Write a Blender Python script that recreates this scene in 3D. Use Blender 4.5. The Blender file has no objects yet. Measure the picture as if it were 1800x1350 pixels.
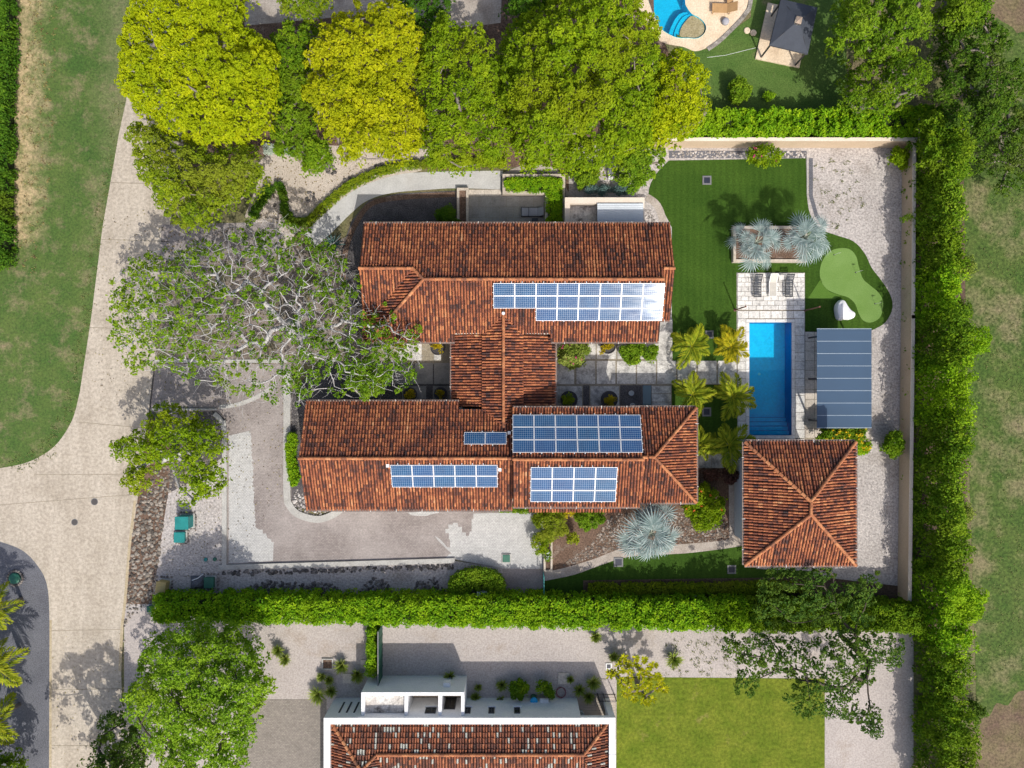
import bpy, bmesh, math, random
import numpy as np
from mathutils import Vector, Matrix, Quaternion, geometry
random.seed(7); rng = np.random.default_rng(7)
SC = bpy.context.scene
# ---------------------------------------------------------------- camera
S = 21.0; H = 60.0                     # survey scale: pixels of the photograph per metre on the ground, flying height
cam = bpy.data.cameras.new('camera'); camo = bpy.data.objects.new('camera', cam)
SC.collection.objects.link(camo); camo.location = (0, 0, H); camo.rotation_euler = (0, 0, 0)
cam.sensor_width = 36.0; cam.lens = 36.0 * H * S / 1800.0; cam.clip_start = 1; cam.clip_end = 2000
SC.camera = camo
# ---------------------------------------------------------------- sky and sun
EL = math.radians(48.0); SUN = Vector((0.413, -1.0, 0)).normalized() * math.cos(EL) + Vector((0, 0, math.sin(EL)))
w = bpy.data.worlds.new('World'); SC.world = w; w.use_nodes = True
wn = w.node_tree; bg = wn.nodes['Background']; sky = wn.nodes.new('ShaderNodeTexSky')
sky.sky_type = 'NISHITA'; sky.sun_disc = False; sky.sun_elevation = EL
sky.sun_rotation = math.atan2(SUN.x, SUN.y); sky.air_density = 0.8; sky.dust_density = 3.5; sky.ozone_density = 1.0
wn.links.new(sky.outputs[0], bg.inputs[0]); bg.inputs[1].default_value = 0.15
sl = bpy.data.lights.new('sun', 'SUN'); sl.energy = 3.3; sl.angle = math.radians(0.55); sl.color = (1.0, 0.955, 0.88)
so = bpy.data.objects.new('sun', sl); SC.collection.objects.link(so); so.location = (30, -60, 80)
so.rotation_euler = (-SUN).to_track_quat('-Z', 'Y').to_euler()
SC.view_settings.view_transform = 'Standard'; SC.view_settings.look = 'None'
SC.view_settings.exposure = 0.27; SC.view_settings.gamma = 1.0
SC.render.engine = 'CYCLES'; SC.cycles.max_bounces = 8; SC.cycles.transparent_max_bounces = 16
SC.cycles.use_denoising = True

# ---------------------------------------------------------------- helpers
C = SC.collection
def P(px, py, h=0.0):
    k = (1 - h / H) / S
    return Vector(((px - 900) * k, (675 - py) * k, h))
def link(o, parent=None):
    C.objects.link(o)
    if parent is not None: o.parent = parent
    return o
def tag(o, label=None, cat=None, group=None, kind=None):
    if label: o['label'] = label
    if cat: o['category'] = cat
    if group: o['group'] = group
    if kind: o['kind'] = kind
    return o
def thing(name, loc, label, cat, group=None, rz=0.0):
    o = bpy.data.objects.new(name, None); o.empty_display_size = 0.3
    o.location = loc; o.rotation_euler = (0, 0, rz); link(o)
    return tag(o, label, cat, group)
def org(p):
    v = Vector((0, 0, 0))
    while p is not None: v += p.location; p = p.parent
    return v
class MB:
    def __init__(s): s.v = []; s.f = []
    def add(s, v, f):
        n = len(s.v); s.v += [tuple(p) for p in v]; s.f += [[i + n for i in q] for q in f]; return s
    def box(s, c, d, rz=0.0, top=1.0):
        x, y, z = d[0] / 2, d[1] / 2, d[2] / 2; cs, sn = math.cos(rz), math.sin(rz); vs = []
        for zz in (-1, 1):
            t = top if zz > 0 else 1.0
            for a, b in ((-1, -1), (1, -1), (1, 1), (-1, 1)):
                X, Y = a * x * t, b * y * t
                vs.append((c[0] + X * cs - Y * sn, c[1] + X * sn + Y * cs, c[2] + zz * z))
        return s.add(vs, [(3, 2, 1, 0), (4, 5, 6, 7), (0, 1, 5, 4), (1, 2, 6, 5), (2, 3, 7, 6), (3, 0, 4, 7)])
    def prism(s, poly, z0, z1, bottom=False):
        """poly: plan points; z0/z1 floats; flat top (any simple polygon), sides"""
        n = len(poly); vs = [(p[0], p[1], z0) for p in poly] + [(p[0], p[1], z1) for p in poly]
        tr = geometry.tessellate_polygon([[Vector((p[0], p[1], 0)) for p in poly]])
        f = []
        for t in tr:
            a, b, c = (Vector(poly[i][:2]) for i in t)
            if (b - a).cross(c - a) < 0: t = t[::-1]
            f.append([i + n for i in t])
            if bottom: f.append([i for i in t[::-1]])
        ar = sum(poly[i][0] * poly[(i + 1) % n][1] - poly[(i + 1) % n][0] * poly[i][1] for i in range(n))
        for i in range(n):
            j = (i + 1) % n
            f.append((i, j, j + n, i + n) if ar > 0 else (j, i, i + n, j + n))
        return s.add(vs, f)
    def tube(s, path, rad, n=6, cap=True):
        path = [Vector(p) for p in path]
        if not hasattr(rad, '__len__'): rad = [rad] * len(path)
        vs = []; f = []
        up = None
        for i, p in enumerate(path):
            d = (path[min(i + 1, len(path) - 1)] - path[max(i - 1, 0)])
            d = d.normalized() if d.length > 1e-6 else Vector((0, 0, 1))
            if up is None: up = d.orthogonal().normalized()
            up = (up - d * up.dot(d)); up = up.normalized() if up.length > 1e-5 else d.orthogonal().normalized()
            b = d.cross(up)
            for k in range(n):
                a = 2 * math.pi * k / n; vs.append(p + (up * math.cos(a) + b * math.sin(a)) * rad[i])
        for i in range(len(path) - 1):
            for k in range(n):
                f.append((i * n + k, i * n + (k + 1) % n, (i + 1) * n + (k + 1) % n, (i + 1) * n + k))
        if cap: f.append(list(range(n))[::-1]); f.append([(len(path) - 1) * n + k for k in range(n)])
        return s.add(vs, f)
    def lathe(s, c, prof, n=20):
        vs = []; f = []
        for r, z in prof:
            for k in range(n):
                a = 2 * math.pi * k / n; vs.append((c[0] + r * math.cos(a), c[1] + r * math.sin(a), c[2] + z))
        for i in range(len(prof) - 1):
            for k in range(n):
                f.append((i * n + k, i * n + (k + 1) % n, (i + 1) * n + (k + 1) % n, (i + 1) * n + k))
        f.append([(len(prof) - 1) * n + k for k in range(n)]); f.append(list(range(n))[::-1])
        return s.add(vs, f)
    def build(s, name, mat, parent=None, smooth=False, kind=None, local=False, bevel=0.0):
        o0 = Vector((0, 0, 0)) if (parent is None or local) else org(parent)
        me = bpy.data.meshes.new(name)
        me.from_pydata([(v[0] - o0.x, v[1] - o0.y, v[2] - o0.z) for v in s.v], [], s.f); me.update()
        if bevel:
            bm = bmesh.new(); bm.from_mesh(me)
            bmesh.ops.bevel(bm, geom=[e for e in bm.edges if len(e.link_faces) == 2 and e.calc_face_angle(0) > 0.6], offset=bevel, segments=1, affect='EDGES')
            bm.to_mesh(me); bm.free()
        if smooth: me.polygons.foreach_set('use_smooth', [True] * len(me.polygons))
        me.materials.append(MT[mat] if isinstance(mat, str) else mat)
        o = link(bpy.data.objects.new(name, me), parent)
        if kind: o['kind'] = kind
        return o
def smooth_line(pts, n=6, closed=False):
    """Catmull-Rom through px points"""
    out = []; m = len(pts); rg = range(m if closed else m - 1)
    for i in rg:
        g = (lambda k: pts[k % m]) if closed else (lambda k: pts[max(0, min(m - 1, k))])
        p0, p1, p2, p3 = g(i - 1), g(i), g(i + 1), g(i + 2)
        for j in range(n):
            t = j / n
            out.append(tuple(0.5 * (2 * b + (c - a) * t + (2 * a - 5 * b + 4 * c - d) * t * t + (3 * b - a - 3 * c + d) * t ** 3) for a, b, c, d in zip(p0, p1, p2, p3)))
    if not closed: out.append(tuple(pts[-1]))
    return out
def offset_line(pts, w):
    out = []
    for i in range(len(pts)):
        a = Vector(pts[max(i - 1, 0)][:2]); b = Vector(pts[min(i + 1, len(pts) - 1)][:2]); d = (b - a).normalized()
        out.append((pts[i][0] - d.y * w, pts[i][1] + d.x * w))
    return out
def ribbon(pts, w):
    return list(pts) + offset_line(pts, w)[::-1]
def ground(name, poly, z, mat, holes=(), label=None, parent=None, kind='structure'):
    loops = [poly] + list(holes)
    w3 = [[P(x, y, 0) for x, y in L] for L in loops]
    tr = geometry.tessellate_polygon([[Vector((p.x, p.y, 0)) for p in L] for L in w3])
    flat = [p for L in w3 for p in L]; f = []
    for t in tr:
        a, b, c = (flat[i] for i in t)
        if (b - a).cross(c - a).z < 0: t = t[::-1]
        f.append(t)
    m = MB(); m.add([(p.x, p.y, z) for p in flat], f)
    o = m.build(name, mat, parent, kind=kind if parent is None else None)
    if label: o['label'] = label
    return o
def slab(name, poly, z0, z1, mat, parent=None, kind='structure', label=None):
    m = MB(); m.prism([P(x, y)[:2] for x, y in poly], z0, z1)
    o = m.build(name, mat, parent, kind=kind if parent is None else None)
    if label: o['label'] = label
    return o
def rect(x0, y0, x1, y1): return [(x0, y0), (x1, y0), (x1, y1), (x0, y1)]

# ---------------------------------------------------------------- materials
MT = {}
def c4(c): return (c[0], c[1], c[2], 1.0)
def nd(nt, t, ins=None, **props):
    n = nt.nodes.new(t)
    for k, v in props.items(): setattr(n, k, v)
    for k, v in (ins or {}).items():
        if isinstance(v, bpy.types.NodeSocket): nt.links.new(v, n.inputs[k])
        else: n.inputs[k].default_value = v
    return n
def newmat(name):
    m = bpy.data.materials.new(name); m.use_nodes = True; MT[name] = m
    nt = m.node_tree; return m, nt, nt.nodes['Principled BSDF']
def noise(nt, vec, scale, detail=4.0, rough=0.6):
    return nd(nt, 'ShaderNodeTexNoise', {'Vector': vec, 'Scale': scale, 'Detail': detail, 'Roughness': rough}).outputs['Fac']
def mapr(nt, v, a, b, c=0.0, d=1.0):
    return nd(nt, 'ShaderNodeMapRange', {0: v, 1: a, 2: b, 3: c, 4: d}).outputs[0]
def mixc(nt, fac, a, b, bt='MIX'):
    n = nd(nt, 'ShaderNodeMix', {0: fac}, data_type='RGBA', blend_type=bt)
    for i, v in ((6, a), (7, b)):
        if isinstance(v, bpy.types.NodeSocket): nt.links.new(v, n.inputs[i])
        else: n.inputs[i].default_value = c4(v)
    return n.outputs[2]
def mth(nt, op, a, b=0.0):
    return nd(nt, 'ShaderNodeMath', {0: a, 1: b}, operation=op).outputs[0]
def M(name, c1, c2, scale=0.6, patch=None, pscale=0.2, pth=(0.5, 0.6), fine=(9.0, 0.25), rough=0.9, bump=0.0, bscale=8.0, spec=0.3, objrand=0.0, stretch=None, metal=0.0):
    m, nt, b = newmat(name)
    pos = nd(nt, 'ShaderNodeNewGeometry').outputs['Position']
    pv = pos
    if stretch: pv = nd(nt, 'ShaderNodeVectorMath', {0: pos, 1: stretch}, operation='MULTIPLY').outputs[0]
    col = mixc(nt, mapr(nt, noise(nt, pv, scale, 6.0, 0.65), 0.32, 0.68), c1, c2)
    if patch: col = mixc(nt, mapr(nt, noise(nt, pos, pscale, 7.0, 0.68), *pth), col, patch)
    f = mapr(nt, noise(nt, pos, fine[0], 3.0, 0.75), 0.36, 0.64, 1 - fine[1], 1 + fine[1])
    if objrand:
        r = nd(nt, 'ShaderNodeObjectInfo').outputs['Random']
        f = mth(nt, 'MULTIPLY', f, mapr(nt, r, 0, 1, 1 - objrand, 1 + objrand))
    vm = nd(nt, 'ShaderNodeVectorMath', {0: col, 'Scale': f}, operation='SCALE')
    nt.links.new(vm.outputs[0], b.inputs['Base Color'])
    b.inputs['Roughness'].default_value = rough; b.inputs['Specular IOR Level'].default_value = spec; b.inputs['Metallic'].default_value = metal
    if bump:
        bp = nd(nt, 'ShaderNodeBump', {'Strength': bump, 'Distance': 0.05, 'Height': noise(nt, pos, bscale, 4.0, 0.7)})
        nt.links.new(bp.outputs[0], b.inputs['Normal'])
    return m
def plain(name, c, rough=0.6, spec=0.4, metal=0.0, var=0.12):
    return M(name, [x * (1 - var) for x in c], [min(1, x * (1 + var)) for x in c], 1.3, fine=(14.0, var * 0.7), rough=rough, spec=spec, metal=metal)
M('soil', (.075, .05, .035), (.13, .09, .06), 0.7, fine=(7, .4), bump=.5)
M('wild_ground', (.10, .12, .04), (.16, .13, .07), 0.25, patch=(.22, .17, .10), pscale=.18, pth=(.52, .66), fine=(6, .35), bump=.4)
M('field', (.042, .086, .012), (.088, .120, .026), 0.5, patch=(.21, .17, .10), pscale=.25, pth=(.48, .72), fine=(4, .4), bump=.4, bscale=14)
M('turf', (.029, .068, .008), (.047, .096, .012), 0.3, fine=(7, .24), bump=.5, bscale=25, spec=.1)
M('putting_turf', (.135, .235, .055), (.165, .27, .075), 0.6, fine=(14, .14), bump=.2, bscale=25, spec=.1)
M('fringe_turf', (.075, .155, .022), (.09, .175, .028), 0.6, fine=(14, .18), bump=.3, bscale=25, spec=.1)
M('lawn_lime', (.085, .128, .010), (.155, .18, .020), 0.55, patch=(.27, .21, .08), pscale=.3, pth=(.60, .74), fine=(4, .3), bump=.4, bscale=20, spec=.1)
M('lawn_shade', (.045, .10, .018), (.07, .14, .028), 0.4, fine=(9, .3), bump=.4, bscale=20, spec=.1)
M('lawn_top', (.060, .118, .024), (.10, .155, .038), 0.4, patch=(.19, .16, .09), pscale=.3, pth=(.6, .75), fine=(9, .3), bump=.4, bscale=20, spec=.1)
M('gravel', (.365, .335, .315), (.455, .42, .395), 0.3, patch=(.30, .265, .235), pscale=.35, pth=(.52, .72), fine=(6, .34), bump=.7, bscale=16)
M('gravel_pink', (.365, .325, .30), (.435, .39, .36), 0.22, patch=(.32, .265, .215), pscale=.3, pth=(.56, .74), fine=(7, .2), bump=.5, bscale=18)
M('gravel_cream', (.42, .36, .295), (.50, .44, .38), 0.35, patch=(.33, .25, .18), pscale=.3, pth=(.56, .72), fine=(11, .25), bump=.6, bscale=16)
M('gravel_blue', (.10, .103, .118), (.145, .148, .166), 0.3, patch=(.25, .22, .20), pscale=.17, pth=(.62, .78), fine=(12, .35), bump=.7, bscale=16)
M('lava_gravel', (.06, .055, .057), (.125, .115, .115), 0.9, fine=(11, .55), bump=.9, bscale=13)
M('mulch', (.10, .062, .04), (.17, .11, .08), 0.8, patch=(.26, .21, .17), pscale=.6, pth=(.55, .7), fine=(9, .45), bump=.8, bscale=12)
M('bed_ground', (.16, .13, .11), (.26, .22, .19), 0.6, patch=(.10, .10, .05), pscale=.5, pth=(.5, .65), fine=(9, .4), bump=.7, bscale=12)
M('road', (.37, .32, .255), (.475, .42, .345), 0.8, patch=(.31, .265, .205), pscale=.3, pth=(.5, .78), fine=(4, .2), rough=.85, bump=.15, stretch=(1.1, .16, 1))
M('road_edge', (.36, .29, .18), (.44, .37, .26), 1.0, fine=(6, .2), rough=.9)
M('concrete', (.34, .33, .305), (.45, .44, .41), 0.8, patch=(.28, .27, .24), pscale=.7, pth=(.55, .75), fine=(8, .14), bump=.15)
M('path_concrete', (.40, .395, .38), (.50, .495, .475), 0.6, patch=(.40, .385, .36), pscale=.5, pth=(.55, .75), fine=(8, .12), bump=.15)
M('old_path', (.33, .285, .24), (.44, .39, .34), 0.8, patch=(.24, .20, .17), pscale=.6, pth=(.5, .7), fine=(8, .2), bump=.2)
M('travertine', (.55, .53, .49), (.72, .70, .66), 1.1, patch=(.38, .37, .35), pscale=1.6, pth=(.54, .68), fine=(9, .22), bump=.2, objrand=.10, rough=.7)
M('coping', (.62, .61, .58), (.74, .73, .70), 0.9, patch=(.50, .49, .47), pscale=1.2, pth=(.6, .75), fine=(9, .12), rough=.7, objrand=.05)
M('slab_stone', (.46, .445, .415), (.62, .60, .56), 1.0, patch=(.27, .26, .245), pscale=1.5, pth=(.46, .62), fine=(9, .22), bump=.2, objrand=.10)
M('slab_grey', (.20, .195, .185), (.29, .28, .265), 0.9, patch=(.15, .145, .14), pscale=.8, pth=(.55, .7), fine=(9, .14), objrand=.07)
M('joint', (.22, .19, .14), (.31, .27, .205), 1.2, fine=(9, .25))
M('patio', (.26, .245, .22), (.36, .345, .315), 0.7, patch=(.18, .165, .15), pscale=.8, pth=(.58, .72), fine=(9, .12), objrand=.05)
M('beige_paver', (.48, .42, .35), (.58, .525, .455), 0.9, patch=(.38, .33, .28), pscale=1.2, pth=(.55, .7), fine=(9, .2), objrand=.08)
M('deck_cream', (.60, .47, .32), (.70, .58, .43), 0.8, patch=(.50, .38, .26), pscale=.6, pth=(.55, .7), fine=(7, .15))
M('planter_wall', (.42, .36, .29), (.54, .48, .40), 0.9, fine=(8, .18))
M('dark_trim', (.045, .042, .04), (.08, .072, .068), 1.0, fine=(8, .2))
M('wall_beige', (.47, .36, .25), (.53, .42, .30), 0.4, patch=(.40, .30, .21), pscale=.6, pth=(.6, .75), fine=(8, .08))
M('wall_top_cream', (.66, .56, .46), (.72, .63, .53), 0.4, fine=(8, .08))
M('wall_white', (.72, .72, .71), (.80, .80, .79), 0.6, patch=(.52, .52, .51), pscale=.9, pth=(.64, .76), fine=(9, .07), rough=.8)
M('wall_cream', (.62, .57, .49), (.70, .65, .57), 0.6, fine=(9, .06), rough=.85)
M('wall_grey', (.50, .52, .52), (.57, .59, .59), 0.6, fine=(9, .05), rough=.8)
M('stained_slab', (.42, .37, .32), (.70, .69, .66), 0.55, patch=(.13, .115, .10), pscale=.8, pth=(.52, .64), fine=(6, .25))
M('stone', (.13, .115, .10), (.36, .33, .29), 2.2, fine=(10, .3), bump=.3)
M('roof_deck', (.03, .014, .010), (.06, .024, .015), 1.0, fine=(9, .3))  # underlayer darkened so the gaps between tiles read as deep shade
M('gutter', (.17, .12, .10), (.26, .20, .17), 1.0, fine=(8, .2), rough=.5)
plain('gutter_clip', (.62, .60, .56), .4)
M('metal_roof', (.56, .60, .63), (.64, .68, .71), 0.7, fine=(7, .05), rough=.4, spec=.5)
M('sheet_edge', (.33, .40, .46), (.39, .46, .52), 0.7, fine=(7, .08), rough=.5)
plain('dark_metal', (.03, .03, .033), .45); plain('rust_brown', (.13, .055, .035), .6)
plain('aluminium', (.70, .71, .72), .35, .6, .0, .04); plain('white_plastic', (.78, .78, .76), .5)
M('white_shell', (.76, .76, .78), (.82, .82, .84), 0.8, fine=(6, .03), rough=.45)
plain('teal', (.012, .20, .19), .45, .5, 0, .2); plain('green_lid', (.02, .12, .075), .5, .5, 0, .2); plain('tan_box', (.42, .32, .12), .55)
plain('blue_lid', (.02, .36, .62), .4); plain('hose', (.22, .06, .075), .6); plain('black_frame', (.018, .018, .02), .5)
plain('sling_beige', (.52, .49, .43), .8); plain('sling_dark', (.035, .042, .055), .7); plain('cushion_grey', (.33, .33, .36), .9)
plain('wood', (.42, .25, .11), .7); plain('wood_deck', (.36, .31, .26), .8); plain('manhole', (.075, .068, .065), .6)
plain('grate', (.022, .026, .045), .5); plain('grate_rim', (.17, .17, .17), .6); plain('window_frame', (.035, .035, .038), .5)
plain('pot', (.045, .042, .046), .6, .4, 0, .25); plain('canopy', (.060, .068, .085), .85, .2, 0, .10); plain('vent_cloth', (.34, .26, .20), .8)
plain('flag_white', (.8, .8, .8), .5); plain('lamp_white', (.8, .78, .75), .4); plain('fence_green', (.015, .09, .055), .6)
M('bark_silver', (.34, .325, .315), (.50, .485, .47), 2.0, fine=(9, .2), rough=.85)
M('bark_grey', (.17, .145, .12), (.27, .235, .20), 2.0, fine=(9, .25), rough=.9)
M('bark_dark', (.055, .042, .034), (.10, .08, .062), 2.0, fine=(9, .25), rough=.9)
M('twigs', (.012, .022, .006), (.028, .042, .012), 2.0, fine=(8, .3))  # in hedges: near-black fill of the added light-blocking core
M('pool_tile', (.008, .54, .80), (.018, .62, .86), 1.6, fine=(5, .09), rough=.5)  # mosaic tone variation, also painted in for caustic ripple light
M('pool_wall_tile', (.006, .21, .47), (.010, .25, .52), 0.8, fine=(14, .06), rough=.5)
M('pool_light_tile', (.03, .50, .72), (.05, .60, .78), 0.8, fine=(12, .12), rough=.5)
M('pebble_tile', (.24, .20, .10), (.36, .31, .19), 2.5, fine=(12, .3), rough=.6)

# artificial turf gets faint mower / roll seams along one direction: part of the carpet itself
def striped(name, amt, period):
    nt = MT[name].node_tree; b = nt.nodes['Principled BSDF']; src = b.inputs['Base Color'].links[0].from_socket
    pos = nd(nt, 'ShaderNodeNewGeometry').outputs['Position']; x = nd(nt, 'ShaderNodeSeparateXYZ', {0: pos}).outputs[0]
    f = mapr(nt, mth(nt, 'SINE', mth(nt, 'MULTIPLY', x, 2 * math.pi / period)), -1, 1, 1 - amt, 1 + amt)
    v = nd(nt, 'ShaderNodeVectorMath', {0: src, 'Scale': f}, operation='SCALE'); nt.links.new(v.outputs[0], b.inputs['Base Color'])
striped('turf', .07, 0.55)
# golf strip: dry straw along the clipped hedge on its west side
def strip_grass():
    m, nt, b = newmat('golf_grass')
    pos = nd(nt, 'ShaderNodeNewGeometry').outputs['Position']; sx = nd(nt, 'ShaderNodeSeparateXYZ', {0: pos})
    n1 = noise(nt, pos, .35, 7, .7); n2 = noise(nt, pos, .09, 5, .6)
    col = mixc(nt, mapr(nt, n1, .35, .65), (.040, .092, .012), (.082, .124, .024))
    col = mixc(nt, mapr(nt, noise(nt, pos, .5, 6, .75), .50, .72, 0, .85), col, (.24, .185, .11))
    dx = mth(nt, 'ADD', mth(nt, 'ADD', sx.outputs[0], 41.5), mapr(nt, sx.outputs[1], 8.5, 12.5, 6.0, 0.0))                     # metres east of the hedge foot
    dx = mth(nt, 'ADD', dx, mapr(nt, n1, .3, .7, -1.6, 1.6)); dx = mth(nt, 'ADD', dx, mapr(nt, n2, .3, .7, -1.2, 1.2))
    col = mixc(nt, mth(nt, 'MULTIPLY', mapr(nt, dx, .2, 2.6, 1, 0), mapr(nt, noise(nt, pos, 1.1, 6, .75), .36, .56, .15, .95)), col, (.42, .32, .18))
    edge = mapr(nt, mth(nt, 'ADD', sx.outputs[0], mapr(nt, n1, .3, .7, -2, 2)), -35.5, -32.0, 0, .45)
    col = mixc(nt, edge, col, (.17, .17, .085))
    f = mapr(nt, noise(nt, pos, 5, 5, .8), .36, .64, .62, 1.38)
    v = nd(nt, 'ShaderNodeVectorMath', {0: col, 'Scale': f}, operation='SCALE'); nt.links.new(v.outputs[0], b.inputs['Base Color'])
    b.inputs['Roughness'].default_value = .95
    bp = nd(nt, 'ShaderNodeBump', {'Strength': .4, 'Distance': .05, 'Height': noise(nt, pos, 14, 4, .7)}); nt.links.new(bp.outputs[0], b.inputs['Normal'])
strip_grass()
def paver_mat(name, c1, c2, mort, rw=.20, rh=.10, patch=None):
    m, nt, b = newmat(name)
    pos = nd(nt, 'ShaderNodeNewGeometry').outputs['Position']
    bk = nd(nt, 'ShaderNodeTexBrick', {'Vector': pos, 'Color1': c4(c1), 'Color2': c4(c2), 'Mortar': c4(mort), 'Scale': 1.0, 'Mortar Size': .012, 'Bias': 0.0, 'Brick Width': rw, 'Row Height': rh})
    col = bk.outputs[0]
    if patch: col = mixc(nt, mapr(nt, noise(nt, pos, .22, 6, .6), .42, .62, 0, .75), col, patch)
    f = mapr(nt, noise(nt, pos, 1.1, 7, .75), .25, .75, .84, 1.16)
    f2 = mapr(nt, noise(nt, pos, 7, 3, .75), .25, .75, .72, 1.28)
    v = nd(nt, 'ShaderNodeVectorMath', {0: col, 'Scale': mth(nt, 'MULTIPLY', f, f2)}, operation='SCALE'); nt.links.new(v.outputs[0], b.inputs['Base Color'])
    b.inputs['Roughness'].default_value = .9
    bp = nd(nt, 'ShaderNodeBump', {'Strength': .3, 'Distance': .02, 'Height': bk.outputs['Fac']}); bp.invert = True; nt.links.new(bp.outputs[0], b.inputs['Normal'])
paver_mat('paver_brown', (.225, .192, .178), (.285, .25, .232), (.16, .14, .13), .22, .12, (.33, .295, .275))
paver_mat('paver_clean', (.42, .415, .40), (.48, .475, .455), (.30, .295, .285), .22, .12)
paver_mat('paver_grey', (.21, .185, .16), (.27, .24, .205), (.16, .14, .12), .22, .12)
# roof tile: every tile carries its own random value
def tile_mat(name, stops, white=0.0, objr=False, patchw=.5):
    m, nt, b = newmat(name)
    pos = nd(nt, 'ShaderNodeNewGeometry').outputs['Position']
    r = nd(nt, 'ShaderNodeObjectInfo').outputs['Random'] if objr else nd(nt, 'ShaderNodeAttribute', attribute_name='v').outputs['Fac']
    v = mth(nt, 'ADD', mth(nt, 'ADD', mth(nt, 'MULTIPLY', r, .5), .19), mapr(nt, noise(nt, pos, .55, 6, .72), .28, .72, -patchw * .5, patchw * .5))
    v = mth(nt, 'ADD', v, mapr(nt, noise(nt, pos, 5, 3, .7), .3, .7, -.12, .12))
    if not objr:
        uv = nd(nt, 'ShaderNodeCombineXYZ', {0: nd(nt, 'ShaderNodeAttribute', attribute_name='uu').outputs['Fac'], 1: nd(nt, 'ShaderNodeAttribute', attribute_name='vv').outputs['Fac']}).outputs[0]
        v = mth(nt, 'ADD', v, mapr(nt, noise(nt, uv, 1.0, 5, .7), .3, .7, -.2, .2))
    rp = nd(nt, 'ShaderNodeValToRGB', {0: v}); el = rp.color_ramp.elements
    el[0].position, el[0].color = stops[0][0], c4(stops[0][1]); el[1].position, el[1].color = stops[-1][0], c4(stops[-1][1])
    for p, c in stops[1:-1]: e = el.new(p); e.color = c4(c)
    col = rp.outputs[0]
    if white:
        a2 = nd(nt, 'ShaderNodeAttribute', attribute_name='w').outputs['Fac']
        col = mixc(nt, mth(nt, 'GREATER_THAN', a2, 1 - white), col, (.43, .43, .37))
    f = mapr(nt, noise(nt, pos, 9, 3, .7), .25, .75, .72, 1.28)
    vv = nd(nt, 'ShaderNodeVectorMath', {0: col, 'Scale': f}, operation='SCALE'); nt.links.new(vv.outputs[0], b.inputs['Base Color'])
    b.inputs['Roughness'].default_value = .85; b.inputs['Specular IOR Level'].default_value = .25
TS = [(.0, (.04, .028, .028)), (.17, (.095, .045, .037)), (.34, (.205, .068, .038)), (.56, (.335, .115, .053)), (.78, (.47, .185, .078)), (.97, (.56, .32, .17))]
tile_mat('roof_tile', TS)
tile_mat('ridge_tile', [(.0, (.13, .065, .045)), (.35, (.34, .13, .06)), (.65, (.46, .195, .085)), (1, (.56, .31, .16))], objr=True, patchw=.5)
tile_mat('old_tile', [(.0, (.05, .035, .03)), (.25, (.13, .06, .045)), (.5, (.27, .095, .05)), (.8, (.44, .17, .085)), (1, (.52, .30, .2))], white=.13, patchw=.4)
# photovoltaic laminate: cell grid in the panel's own coordinates
def cell_mat():
    m, nt, b = newmat('solar_cells')
    ob = nd(nt, 'ShaderNodeTexCoord').outputs['Object']; s = nd(nt, 'ShaderNodeSeparateXYZ', {0: ob})
    def line(v, n, L):
        f = mth(nt, 'FRACT', mth(nt, 'ADD', mth(nt, 'MULTIPLY', v, n / L), 50.0))
        return mth(nt, 'LESS_THAN', mth(nt, 'ABSOLUTE', mth(nt, 'SUBTRACT', f, .5)), .462)
    inside = mth(nt, 'MULTIPLY', line(s.outputs[0], 10, 1.58), line(s.outputs[1], 6, .945))
    pos = nd(nt, 'ShaderNodeNewGeometry').outputs['Position']
    cell = mixc(nt, mapr(nt, noise(nt, pos, 1.3, 5, .7), .3, .7), (.003, .045, .12), (.008, .080, .185))
    cell = mixc(nt, mapr(nt, nd(nt, 'ShaderNodeObjectInfo').outputs['Random'], 0, 1, 0, .35), cell, (.012, .05, .20))
    col = mixc(nt, inside, (.34, .42, .52), cell); nt.links.new(col, b.inputs['Base Color'])
    rr = mapr(nt, noise(nt, nd(nt, 'ShaderNodeVectorMath', {0: pos, 1: (.6, 3.0, 3.0)}, operation='MULTIPLY').outputs[0], 1.2, 4, .6), .3, .7, .085, .15)
    nt.links.new(rr, b.inputs['Roughness']); b.inputs['Specular IOR Level'].default_value = .24; b.inputs['IOR'].default_value = 1.5
cell_mat()
def glassy(name, tint, rough=.04, tr=.75, fres=1.33, bump=0.0, bscale=1.5):
    m, nt, b = newmat(name); nt.nodes.remove(b); out = nt.nodes['Material Output']
    t = nd(nt, 'ShaderNodeBsdfTransparent', {'Color': c4(tint)}); g = nd(nt, 'ShaderNodeBsdfGlossy', {'Roughness': rough})
    d = nd(nt, 'ShaderNodeBsdfDiffuse', {'Color': c4([x * .6 for x in tint])})
    mx0 = nd(nt, 'ShaderNodeMixShader', {0: 1 - tr, 1: t.outputs[0], 2: d.outputs[0]})
    fr = nd(nt, 'ShaderNodeFresnel', {'IOR': fres})
    if bump:
        pos = nd(nt, 'ShaderNodeNewGeometry').outputs['Position']
        bp = nd(nt, 'ShaderNodeBump', {'Strength': bump, 'Distance': .1, 'Height': noise(nt, pos, bscale, 3, .6)})
        nt.links.new(bp.outputs[0], g.inputs['Normal']); nt.links.new(bp.outputs[0], fr.inputs['Normal'])
    mx = nd(nt, 'ShaderNodeMixShader', {0: fr.outputs[0], 1: mx0.outputs[0], 2: g.outputs[0]}); nt.links.new(mx.outputs[0], out.inputs[0])
glassy('water', (.34, .90, .97), .03, .97, 1.33, .35, 1.6)
glassy('smoked_sheet', (.17, .27, .41), .25, .42, 1.25)
glassy('pane', (.10, .12, .13), .03, .6, 1.5)
glassy('blue_glass', (.35, .55, .62), .05, .55, 1.45)
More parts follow.
